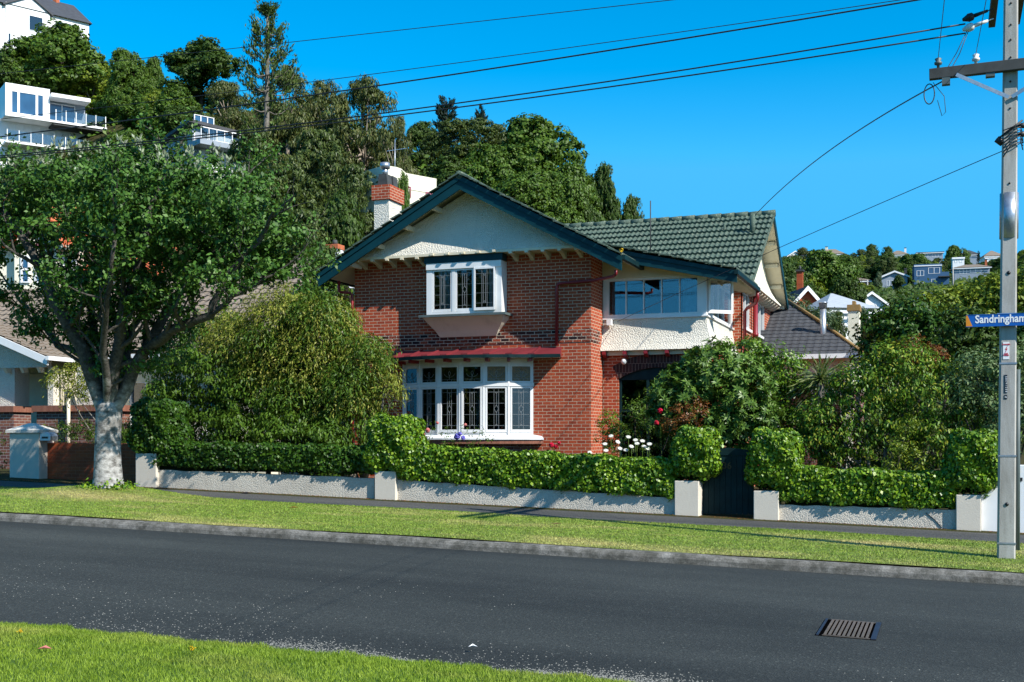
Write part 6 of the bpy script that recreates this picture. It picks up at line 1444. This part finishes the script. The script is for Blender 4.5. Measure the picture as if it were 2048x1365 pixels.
# cream flat-topped building behind the chimney
L = FAC(785, 62, 27.8); t1, zt = L.uv(873, 358); zb = gz(L(2, -2, 0).x, L(2, -2, 0).y) - 3
h4 = hthing('cream parapet building on the slope behind the brick house chimney', L, 0, 5)
m = MB(); m.lprism(L, [(-.5, zb), (t1, zb), (t1, zt), (t1 * .30, zt), (t1 * .2, zt + .18), (t1 * .1, zt + .22), (-.5, zt + .2)], -4, 0); m.lbox(L, 0, t1, 0.001, .03, zt - .85, zt - .78); m.build('wall', M['cream_render'], h4)
for (u0, u1, vt, vb) in ((808, 821, 372, 394), (851, 868, 384, 400), (806, 816, 414, 440)):
    a, c = L.uv(u0, vt); b = L.uv(u1, vt)[0]; plain_window(h4, L, a, b, L.uv(u0, vb)[1], c, .03, 2, 1, .09, ('pink_paint', 'dark_glass'), False)
m = MB(); q = L(t1 * .8, -3, zt); m.tube([q, q + Vector((0, 0, 2.6))], .025, 6); m.beam(q + Vector((-.5, 0, 2.0)), q + Vector((.7, 0, 2.05)), .03, .03); m.build('aerial', M['galvanised'], h4)
# roofed house with white eaves among the gums
L = FAC(812, 84, 30); h5 = hthing('grey roofed house mostly hidden above the cream building', L, 0, 4); a, z_ = L.uv(812, 312); b = L.uv(860, 326)[0]
m = MB(); m.lbox(L, a, b, -4, 0, z_ - 4, z_ - .15); m.build('wall', M['bright_white'], h5); m = MB(); m.add([L(a - .4, .4, z_ - .15), L(b + .4, .4, z_ - .15), L(b - .5, -2, z_ + .9), L(a + .5, -2, z_ + .9), L(b + .4, -4.4, z_ - .15), L(a - .4, -4.4, z_ - .15)], [(0, 1, 2, 3), (3, 2, 4, 5), (1, 4, 2), (0, 3, 5)]); m.build('roof', M['dark_grey_roof'], h5)
wpart(h5, L, (a + .8, a + 1.6, z_ - 1.4, z_ - .5), .03, 'dark_glass')

# generic detached house
def house(label, u, ve, d, w, dep, rz, roof, rh, wall, tile, wins=(), chim=None, zdown=4, name='hill_house', ov=.4, extra=None):
    q = PD(u, ve, d); g_ = gz(q.x, q.y, 0); o = thing(name, label, 'house', (q.x, q.y, q.z), rz)
    MT = MAT[o.name]; W = w / 2
    def X(x, y, z): return MT @ Vector((x, y, z))
    L = LF(tuple(X(-W, 0, 0))[:2], tuple(X(W, 0, 0))[:2]); ze = q.z; zb = min(g_, ze - 2.5) - 2
    m = MB(); m.lbox(L, 0, w, -dep, 0, zb, ze)
    if roof == 'front': m.lprism(L, [(0, ze), (w, ze), (W, ze + rh)], -dep, 0)
    if roof == 'gable':
        for s in (0.0, w): m.add([L(s, 0, ze), L(s, -dep, ze), L(s, -dep / 2, ze + rh)], [(0, 1, 2)])
    m.build('wall', M[wall], o)
    r = MB(); e = ov; th = .14; za = ze - .02
    def sheet(c): r.hexa([p for p in c] + [p + Vector((0, 0, th)) for p in c])
    k = e * rh / (dep / 2 if roof != 'front' else W)
    if roof == 'gable':
        sheet([L(-e, e, za - k), L(w + e, e, za - k), L(w + e, -dep / 2, za + rh), L(-e, -dep / 2, za + rh)]); sheet([L(-e, -dep / 2, za + rh), L(w + e, -dep / 2, za + rh), L(w + e, -dep - e, za - k), L(-e, -dep - e, za - k)])
    elif roof == 'front':
        sheet([L(-e, e, za - k), L(W, e, za + rh), L(W, -dep - e, za + rh), L(-e, -dep - e, za - k)]); sheet([L(W, e, za + rh), L(w + e, e, za - k), L(w + e, -dep - e, za - k), L(W, -dep - e, za + rh)])
    elif roof == 'hip':
        hh = min(dep, w) / 2 * .95; c = [L(-e, e, za), L(w + e, e, za), L(w + e, -dep - e, za), L(-e, -dep - e, za), L(hh, -dep / 2, za + rh), L(w - hh, -dep / 2, za + rh)]
        r.add(c, [(0, 1, 5, 4), (1, 2, 5), (2, 3, 4, 5), (3, 0, 4), (3, 2, 1, 0)])
    else: r.lbox(L, -e, w + e, -dep - e, e, ze + .001, ze + .25)
    ro = r.build('roof', M[tile], o)
    f = MB(); f.lbox(L, -e, w + e, e + .001, e + .06, za - k - .16 if roof != 'front' else za - 9, za - k + .04 if roof != 'front' else za - 8.9)
    if roof == 'front':
        f = MB()
        for a, b in (((-e, za - k), (W, za + rh)), ((W, za + rh), (w + e, za - k))): f.add([L(a[0], e + .05, a[1] - .2), L(b[0], e + .05, b[1] - .2), L(b[0], e + .05, b[1] + .14), L(a[0], e + .05, a[1] + .14), L(a[0], e, a[1] - .2), L(b[0], e, b[1] - .2)], [(0, 1, 2, 3), (0, 4, 5, 1)])
    f.build('fascia', M['bright_white'], ro)
    for (fx, zt, ww, hh_, *mt) in wins: plain_window(o, L, w * fx - ww / 2, w * fx + ww / 2, ze - zt - hh_, ze - zt, .02, 2 if ww > .9 else 1, 1, .09, ('bright_white', mt[0] if mt else 'dark_glass'), False)
    if chim:
        cx, cy, cw, ch_, mt = chim; m = MB(); p = L(w * cx, -dep * cy, 0); m.box(p.x - cw / 2, p.x + cw / 2, p.y - cw / 2, p.y + cw / 2, ze - .5, ze + ch_); c = m.build('chimney', M[mt], o)
        m = MB(); m.box(p.x - cw / 2 - .06, p.x + cw / 2 + .06, p.y - cw / 2 - .06, p.y + cw / 2 + .06, ze + ch_ + .001, ze + ch_ + .16); m.build('chimney_cap', M['timber_grey'], c)
    return o, L, ze
W3 = ((.2, .5, 1.6, 1.2), (.5, .5, 1.2, 1.3), (.8, .5, 1.8, 1.2))
house('red brick hillside house with brown roof and white framed windows', 1706, 562, 230, 6.2, 5, .15, 'hip', 1.1, 'terracotta', 'brown_tile', W3, zdown=3)
house('pale blue grey weatherboard house with a low gable on the far hill', 1789, 553, 240, 5.0, 5, .1, 'front', 1.0, 'grey_board', 'slate_tile', ((.3, .8, 1.1, 1.1), (.72, .6, 1.5, 1.1)), (.95, .3, .5, 1.6, 'timber_grey'))
o, L, ze = house('dark blue two storey box house on the far hill', 1856, 531, 235, 5.2, 5, .1, 'flat', .3, 'blue_board', 'blue_board', ((.22, 1.0, 1.4, 1.1), (.72, .5, 2.2, 1.2), (.25, 3.2, .8, .7), (.7, 2.8, .8, .8)), ov=.05)
m = MB(); m.lbox(L, 4.6, 6.6, -4, -.1, ze - 4, ze - 1.4); m.build('side_wing', M['blue_board'], o); m = MB(); m.lbox(L, 4.5, 6.7, -1, 1.0, ze - 2.5, ze - 2.35); m.build('porch_roof', M['timber_grey'], o)
house('long low house with brown roof right of the blue box house', 1944, 535, 270, 7.6, 5, .05, 'hip', 1.0, 'grey_board', 'brown_tile', ((.25, .4, 1.6, 1.0), (.6, .4, 2.4, .9)), (.92, .5, .5, 1.9, 'terracotta'))
house('small white shed roofed house above the long low house', 1917, 517, 300, 2.8, 3, .1, 'flat', .2, 'bright_white', 'bright_white', ((.3, .3, .7, .8), (.7, .3, .7, .8)), ov=.15)
house('beige roofed house with a chimney on the far skyline', 1664, 508, 385, 7.5, 5, .2, 'hip', 1.9, 'cream_render', 'brown_tile', ((.5, .4, 2.5, .9),), (.3, .5, .8, 2.6, 'cream_render'))
house('white gabled house at the left end of the far skyline', 1590, 514, 380, 5.5, 6, .4, 'front', 1.8, 'bright_white', 'slate_tile', ((.5, .4, 1.2, 1.0),))
house('brown hip roofed house at the middle of the far skyline', 1797, 509, 380, 5.6, 5, .1, 'hip', 1.6, 'cream_render', 'brown_tile', ((.4, .4, 1.5, .8),), (.9, .4, .6, 2.2, 'bright_white'))
house('dark flat roofed house on the far skyline above the blue box house', 1860, 506, 385, 8, 5, .1, 'flat', .3, 'grey_board', 'dark_grey_roof', ((.3, .5, 2, .9), (.7, .5, 2, .9)))
house('slate grey hip roofed house beside the round skyline tree', 1938, 509, 370, 5.5, 5, .1, 'hip', 1.7, 'grey_board', 'slate_tile', ((.5, .4, 1.5, .9),))
house('white house with brown hip roof on the skyline beside the pole', 1988, 512, 345, 5.2, 5, .25, 'hip', 1.9, 'bright_white', 'brown_tile', ((.35, .7, 1.2, 1.0), (.7, .7, 1.0, 1.0)))
house('red brick house on the far hill at the right edge', 2042, 536, 280, 5.5, 4, .1, 'hip', .9, 'terracotta', 'brown_tile', ((.4, .4, 1.4, .8),), (.2, .4, .5, 1.8, 'terracotta'))
house('slate roofed house with white gable half hidden by trees', 1742, 606, 150, 3.6, 4, .35, 'front', 1.3, 'bright_white', 'slate_tile', ((.5, .2, 1.3, .8),))
house('slate roofed house with small dormer left of the white gable', 1722, 603, 152, 2.8, 3.5, .2, 'gable', 1.0, 'grey_board', 'slate_tile', ((.5, .3, 1.2, .6),))
house('pale green walled shed beside a lamp post', 1707, 592, 155, 1.3, 3, .2, 'flat', .2, 'green_board', 'green_board', ov=.02)
house('cream gabled house hidden among lime trees', 1858, 602, 130, 3.0, 4, -.3, 'front', 1.0, 'cream_render', 'slate_tile', ((.5, .2, .9, .7),))
house('low brick house behind the tall brick chimney', 1575, 560, 140, 3.4, 4, .1, 'hip', .8, 'terracotta', 'slate_tile', ((.5, .3, 1.5, .7),))
o, L, ze = house('red brick house with white gable boards and tall brick chimney', 1612, 612, 86, 2.4, 6, .45, 'front', 1.3, 'garden_brick', 'slate_tile', ((.5, .7, 1.5, 1.2, 'dark_glass'),))
m = MB(); p = PD(1600, 560, 88); m.box(p.x - .22, p.x + .22, p.y - .22, p.y + .22, ze - 1, PD(1600, 544, 88).z); c = m.build('chimney', M['garden_brick'], o); zc_ = PD(1600, 544, 88).z
m = MB(); m.box(p.x - .3, p.x + .3, p.y - .3, p.y + .3, zc_ + .001, zc_ + .13); m.build('chimney_cap', M['timber_grey'], c); m = MB(); m.tube([p + Vector((0, 0, zc_ + .13 - p.z)), p + Vector((0, 0, zc_ + .4 - p.z))], .09, 8); m.build('chimney_pot', M['timber_grey'], c)
m = MB(); m.lbox(L, -2.6, -.02, -5, -.3, ze - 5, ze + .2); m.build('side_wing', M['garden_brick'], o); m = MB(); m.add([L(-2.8, .0, ze + .2), L(.1, 0, ze + .2), L(.1, -2.6, ze + 1.7), L(-2.8, -2.6, ze + 1.7)], [(0, 1, 2, 3)]); m.build('wing_roof', M['slate_tile'], o)
house('white house with pale iron hip roof and blue paned window', 1700, 617, 80, 3.0, 6, .5, 'hip', 1.4, 'bright_white', 'iron_roof_pale', ((.45, .1, 1.2, 1.1, 'blue_glass'), (.8, .2, .4, .6)), ov=.5)

# right-hand neighbour with the lichened hip roof
n1 = thing('neighbour_house', 'single storey brick house with dark tiled hip roof, steel flue and cream chimney', 'house', (-2.5, 40, .3))
e0 = P(1560, 700, 38.0); e1 = P(1728, 708, 38.0); zev = e1.z; rid = P(1540, 634, 42.5); hipt = P(1718, 702, 38.4)
rt2 = MB(); A_ = Vector((-8.5, 38.0, zev)); B_ = Vector((e1.x + .05, 38.0, zev)); Cc = Vector((-5.4, 42.6, zev + 2.35)); Dd = Vector((-5.4, 42.6, zev + 2.35))
lenU = B_.x - A_.x; vv = Vector((0, 4.6, 2.35)); hipx = lambda v: lenU - (lenU + (A_.x - Cc.x)) * v / vv.length
tiles(rt2, A_, (1, 0, 0), vv, lenU, vv.length, lambda v: (max(0, 3.0 * v / vv.length * 1.0), max(.1, hipx(v))), .30, .24, .008, .018, 4)
rt2.add([B_, Vector((B_.x, 47.2, zev)), Cc], [(0, 1, 2)]); r2 = rt2.build('roof', M['slate_tile'], n1)
m = MB(); m.tube([B_ + Vector((-.1, .1, .05)), B_.lerp(Cc, .5) + Vector((0, 0, .07)), Cc + Vector((0, 0, .06))], .055, 8); m.tube([A_ + Vector((1.4, .1, .05)), A_ + Vector((2.0, 1.6, .9)), Cc + Vector((-.1, -.2, 0))], .055, 8); m.build('ridge_tiles', M['lichen_ridge'], r2)
m = MB(); m.box(A_.x, B_.x + .05, 37.86, 37.99, zev - .12, zev + .02); m.build('gutter', M['bright_white'], r2)
Ln = LF((A_.x, 38.5), (B_.x - .45, 38.5)); m = MB(); m.lbox(Ln, 0, Ln.L, -6, 0, .1, zev - 1.0); m.build('wall', M['pale_brick'], n1)
m = MB(); m.lbox(Ln, 0, Ln.L + .02, -6, .02, zev - .998, zev - .05); m.box(P(1690, 735, 38.4).x, P(1706, 735, 38.4).x, 38.2, 38.6, .2, zev - .06); m.build('frieze', M['cream_render'], n1)
a = P(1681, 760, 38.5).x - A_.x; plain_window(n1, Ln, a - .9, a + .05, zev - 2.5, zev - 1.05, .02, 2, 1)
q = P(1646, 688, 39.6); m = MB(); zt = P(1646, 617, 39.6).z; m.tube([(q.x, 39.6, q.z - .3), (q.x, 39.6, zt)], .10, 14); m.tube([(q.x, 39.6, zt), (q.x, 39.6, zt + .16), (q.x, 39.6, zt + .17), (q.x, 39.6, zt + .2)], [.13, .13, .16, .14], 14); m.build('flue', M['galvanised'], n1)
q = P(1710, 700, 39.4); zt = P(1710, 622, 39.4).z; x0, x1 = P(1696, 660, 39.4).x, P(1718, 660, 39.4).x; m = MB(); m.box(x0, x1, 39.4, 40.1, zev - .4, zt); c = m.build('chimney', M['cream_render'], n1)
m = MB(); m.box(x0 - .03, x1 + .03, 39.36, 40.14, zt + .001, zt + .20); m.box(x0 + .12, x1 - .12, 39.5, 40.0, zt + .201, zt + .33); m.build('chimney_cap', M['lichen_ridge'], c)

# left-hand neighbour: bungalow with a brick porch
bu = thing('bungalow', 'cream bungalow with brown tiled roof and brick porch behind the street tree', 'house', (-25, 31, 1))
EZ = 4.42; Lb2 = LF((-34, 30.2), (-18.9, 30.2)); m = MB(); m.panel(Lb2, 0, Lb2.L, .3, EZ + .1, -.3, 0, [(10.2, 12.0, 2.0, 3.6), (13.0, 14.2, 2.0, 3.6)]); m.lbox(LF((-18.9, 30.202), (-18.9, 38)), .0, 7.8, -.3, 0, .3, EZ + .1)
m.lprism(LF((-18.9, 30.202), (-18.9, 38)), [(0, EZ), (7.8, EZ), (3.9, EZ + 2.5)], -.2, 0); m.build('wall', M['cream_render'], bu)
plain_window(bu, Lb2, 10.2, 12.0, 2.0, 3.6, -.05, 3, 1); plain_window(bu, Lb2, 13.0, 14.2, 2.0, 3.6, -.05, 2, 1)
rb = MB(); v1 = Vector((0, 4.4, 2.85)); tiles(rb, (-34, 29.6, EZ), (1, 0, 0), v1, 15.5, v1.length, None, .34, .28, .02, .035); rb.add([Vector((-34, 34.0, EZ + 2.85)), Vector((-18.5, 34.0, EZ + 2.85)), Vector((-18.5, 38.6, EZ)), Vector((-34, 38.6, EZ))], [(0, 1, 2, 3)])
PA, PZ, PE = -27.6, 5.42, 4.22
vl = Vector((PA - (PA + 3.1), 0, PZ - PE)); tiles(rb, (PA + 3.1, 27.4, PE), (0, 1, 0), vl, 5.5, vl.length, None, .34, .28, .02, .035)
vl2 = Vector((3.1, 0, PZ - PE)); tiles(rb, (PA - 3.1, 32.9, PE), (0, -1, 0), vl2, 5.5, vl2.length, None, .34, .28, .02, .035); rbo = rb.build('roof', M['brown_tile'], bu)
m = MB()
for sg in (-1, 1): a, b = (PA + sg * 3.15, PE - .03), (PA, PZ - .03); m.add([(a[0], 27.36, a[1] - .22), (b[0], 27.36, b[1] - .22), (b[0], 27.36, b[1]), (a[0], 27.36, a[1]), (a[0], 27.42, a[1] - .22), (b[0], 27.42, b[1] - .22), (b[0], 27.42, b[1]), (a[0], 27.42, a[1])], [(0, 1, 2, 3), (7, 6, 5, 4), (0, 4, 5, 1), (2, 6, 7, 3)])
m.beam((PA + 3.2, 27.3, PE - .05), (PA + 3.2, 30, PE - .05), .12, .12); m.box(-34, -18.6, 29.48, 29.6, EZ - .14, EZ - .02); m.build('fascia', M['bright_white'], rbo)
pw = MB(); pw.prism([(PA - 2.7, 3.95), (PA + 2.7, 3.95), (PA + 2.7, 4.15), (PA, 5.15), (PA - 2.7, 4.15)], 27.85, 28.05); pw.box(-27.2, -26.15, 27.9, 28.5, .9, 3.95); pw.box(-24.95, -24.75, 27.95, 28.2, 2.7, 3.95); pw.box(-23.9, -23.2, 27.95, 28.3, 2.7, 3.95)
pw.build('porch_wall', M['roughcast'], bu); pd_ = MB(); pd_.box(-30.5, -24.6, 29.9, 30.0, .9, 3.9); pd_.box(-24.7, -24.6, 28.2, 29.9, .9, 3.9); pd_.build('porch_back_wall', M['cream_paint'], bu)
for i in range(9): x = PA - 2.4 + i * .62; m = MB(); m.prism([(27.62, 3.94), (27.85, 3.94), (27.85, 3.8), (27.72, 3.78)], x - .05, x + .05, axis='x'); m.build('corbel', M['cream_paint'], bu)
pb2 = MB(); pb2.box(-27.3, -25.9, 27.6, 28.3, .5, 2.62); pb2.box(-25.05, -22.2, 27.6, 28.2, .5, 2.62); pb2.box(-31, -27.31, 27.7, 28.1, .5, 2.1); pb2.box(-25.89, -25.06, 27.75, 28.0, .5, 1.95); pb2.build('porch_pier', M['pale_brick'], bu)
m = MB(); m.box(-27.4, -25.82, 27.5, 28.4, 2.622, 2.8); m.box(-25.15, -22.1, 27.5, 28.3, 2.622, 2.8); m.build('pier_cap', M['ledge_brick'], bu)
q = P(137, 800, 27.45); pipe([(q.x, 27.45, 3.0), (q.x, 27.45, 1.0)], .05, 'cream_paint', 'downpipe', bu)

# cream house with orange tiled roofs higher up
L = FAC(-30, 50, 68); rh_ = thing('red_roof_house', 'cream two storey house with orange tiled roofs behind the street tree', 'house', (L(4, -2, 0).x, L(4, -2, 0).y, 3))
tb1, ze = L.uv(150, 492); tc, ze2 = L.uv(300, 545); zb = 2.0; g0_, g1_ = L.uv(38, 480)[0], L.uv(122, 480)[0]; gmid = (g0_ + g1_) / 2
m = MB(); m.lbox(L, -1, tb1, -6, 0, zb, ze); m.lprism(L, [(g0_, zb), (g1_, zb), (g1_, ze), (gmid, ze + 1.5), (g0_, ze)], -4, .5); m.lbox(L, tb1 + .01, tc, -6, -.8, zb, ze2); m.build('wall', M['cream_render'], rh_)
rr2 = MB(); v1 = (L.n * -3.4 + Vector((0, 0, 2.3))); tiles(rr2, L(-1.4, .5, ze - .1), L.d, v1, tb1 + 1.9, v1.length, None, .34, .28, .02, .035); v2 = (L.n * -2.8 + Vector((0, 0, 1.7))); tiles(rr2, L(tb1 - .3, -.4, ze2 - .1), L.d, v2, tc - tb1 + .8, v2.length, None, .34, .28, .02, .035)
vv1 = L.d * (gmid - g0_ + .4) + Vector((0, 0, 1.8)); tiles(rr2, L(g0_ - .4, -3, ze - .2), L.n, vv1, 4.0, vv1.length, None, .34, .28, .02, .035); vv2 = L.d * -(g1_ - gmid + .4) + Vector((0, 0, 1.8)); tiles(rr2, L(g1_ + .4, 1.0, ze - .2), -L.n, vv2, 4.0, vv2.length, None, .34, .28, .02, .035); ro_ = rr2.build('roof', M['orange_tile'], rh_)
m = MB()
for a, b in (((g0_ - .45, ze - .28), (gmid, ze + 1.55)), ((gmid, ze + 1.55), (g1_ + .45, ze - .28))): m.add([L(a[0], 1.02, a[1] - .05), L(b[0], 1.02, b[1] - .05), L(b[0], 1.02, b[1] + .13), L(a[0], 1.02, a[1] + .13)], [(0, 1, 2, 3)])
m.lbox(L, g1_, tb1 + .4, .5, .56, ze - .24, ze - .06); m.build('barge_board', M['sage_trim'], ro_)
m = MB(); m.lbox(L, g0_, g1_, .501, .56, ze - .18, ze - .02); m.build('trim_band', M['pink_paint'], rh_)
for u0, u1 in ((42, 60), (70, 86), (104, 122), (135, 146)): a, c = L.uv(u0, 512, .52); b = L.uv(u1, 512, .52)[0]; plain_window(rh_, L, a, b, L.uv(u0, 566, .52)[1], c, .55 if u0 < 100 else .05, 1, 2, .08, ('bright_white', 'blue_glass'), False)
q = L(L.uv(14, 400, -3)[0], -3, 0); zt = L.uv(14, 395, -3)[1]; m = MB(); m.box(q.x - .3, q.x + .3, q.y - .3, q.y + .3, ze, zt - .6); c = m.build('chimney', M['bright_white'], rh_); m = MB(); m.box(q.x - .36, q.x + .36, q.y - .36, q.y + .36, zt - .599, zt); m.build('chimney_cap', M['terracotta'], c)
# small house whose chimney shows left of the gable
o, L, ze = house('white cottage with a brick topped chimney hidden behind the trees', 640, 560, 50, 4.0, 4, .3, 'gable', 1.2, 'bright_white', 'brown_tile', ((.5, .4, 1.0, 1.0),), name='cottage')
p = PD(670, 520, 51); zt = PD(670, 500, 51).z; m = MB(); m.box(p.x - .27, p.x + .27, p.y - .27, p.y + .27, ze - 1, zt); c = m.build('chimney', M['bright_white'], o); m = MB(); m.box(p.x - .30, p.x + .30, p.y - .3, p.y + .3, zt + .001, zt + .2); m.build('chimney_cap', M['terracotta'], c); m = MB(); m.tube([p + Vector((0, 0, zt - p.z + .2)), p + Vector((0, 0, zt - p.z + .42))], [.13, .1], 8); m.build('chimney_pot', M['timber_grey'], c)

# trees on the far hill
rs = random.Random(11)
FT = [('mid', 'large spreading tree behind the brick chimney on the right', 1640, 505, 150, 120), ('dark', 'dark leafy tree beside the brick house with tall chimney', 1690, 560, 90, 115), ('round', 'rounded tree on the far skyline beside the slate grey house', 1910, 492, 46, 350), ('dark', 'dark rounded tree at the centre of the far skyline', 1745, 491, 42, 350), ('dark', 'dark tree next to the central skyline tree', 1775, 496, 34, 352),
      ('pale', 'pale shrub tree left of the blue grey house', 1757, 545, 20, 228), ('dark', 'dark shrub below the blue grey house', 1797, 552, 24, 215), ('gum', 'thin tree at the left of the far skyline', 1605, 497, 60, 330), ('cyp', 'cabbage like tree on the skyline left of the pole', 1957, 499, 20, 360), ('round', 'small round tree beside the right skyline house', 2010, 508, 30, 340),
      ('olive', 'tree in front of the white iron roofed house', 1672, 622, 50, 72), ('pale', 'grey green tree right of the white iron roofed house', 1725, 620, 46, 74), ('mid', 'leafy tree left of the slate roofed house', 1680, 600, 60, 130), ('lime', 'light green bush tree below the red brick hillside house', 1725, 570, 50, 200)]
for (k, lb_, u, v, wpx, d) in FT: tree_px(k, lb_, u, v, wpx, d, minh=3)
kinds = {'dark': 'dark green tree among the houses of the far hill', 'mid': 'mid green bushy tree among the houses of the far hill', 'round': 'rounded green tree among the houses of the far hill', 'lime': 'light green tree among the houses of the far hill', 'olive': 'olive green tree among the houses of the far hill'}
avoid = [(1680, 1735, 575, 230), (1765, 1812, 566, 240), (1830, 1895, 555, 235), (1913, 1974, 543, 270), (1904, 1930, 528, 300), (1712, 1770, 612, 150), (1970, 2006, 518, 345), (1645, 1685, 506, 385), (1578, 1604, 513, 380), (1783, 1812, 507, 380), (1836, 1884, 508, 385), (1924, 1950, 508, 370), (1566, 1745, 640, 88)]
cnt = 0
tries = 0
while cnt < 190 and tries < 9000:
    tries += 1
    d = rs.uniform(95, 400); u = rs.uniform(1555, 2070); q = PD(u, 560, d); top = rs.uniform(4.5, 8.5); r = rs.uniform(2.4, 4.2)
    vt = HY - (gz(q.x, q.y, 0) + top - EYE) / d * FPX; rp_ = r * FPX / d * 1.1
    if any(d < ad + 6 and u + rp_ > a0_ and u - rp_ < a1_ and vt < vb_ for a0_, a1_, vb_, ad in avoid): continue
    k = rs.choice(['dark', 'mid', 'round', 'mid', 'lime', 'olive', 'dark']); plant(k, kinds[k], q.x, q.y, top, r, group=kinds[k].replace('tree among', 'trees among')); cnt += 1
for (u, v0, v1, d) in ((1735, 560, 590, 215), (1906, 535, 562, 225), (1716, 585, 615, 140)):
    q = PD(u, v0, d); po = thing('hill_pole', {1735: 'thin wooden pole right of the red brick hillside house', 1906: 'pale pole between the blue box house and long low house', 1716: 'slim lamp post beside the pale green shed'}[u], 'pole', (q.x, q.y, gz(q.x, q.y, 0))); m = MB(); m.tube([(q.x, q.y, gz(q.x, q.y, 0) - .5), (q.x, q.y, q.z)], [.16, .11], 8); m.build('shaft', M['concrete_pole'], po); m = MB(); m.box(q.x - .7, q.x + .7, q.y - .06, q.y + .06, q.z - .5, q.z - .36); m.build('crossarm', M['timber_grey'], po)
# the far side of the street behind the camera: a hedge and trees that the windows mirror
for (x, y, h, k, lb_) in ((-24, -15, 7, 'dark', 'dark street side tree standing behind the near lawn'), (-13, -17, 8, 'mid', 'bushy tree standing behind the near lawn'), (-4, -16, 6, 'dark', 'dark tree opposite the brick house'), (6, -18, 7, 'round', 'rounded tree across the street'), (-34, -18, 8, 'round', 'rounded tree far along the near side of the street'), (-19, -16, 6.5, 'mid', 'leafy tree between the dark and bushy trees behind the near lawn'), (-28.5, -16, 7, 'dark', 'dark tree second furthest along the near side of the street'), (-8.5, -15, 5.5, 'mid', 'low leafy tree opposite the garden gate'), (1, -15, 5.5, 'mid', 'low leafy tree opposite the power pole')): plant(k, lb_, x, y, h, 4.2)
for o in list(scene.objects):
    if o.parent is None and o.get('category') and not o.get('kind') and ('wall' in o.name or 'pillar' in o.name): o['kind'] = 'thing'
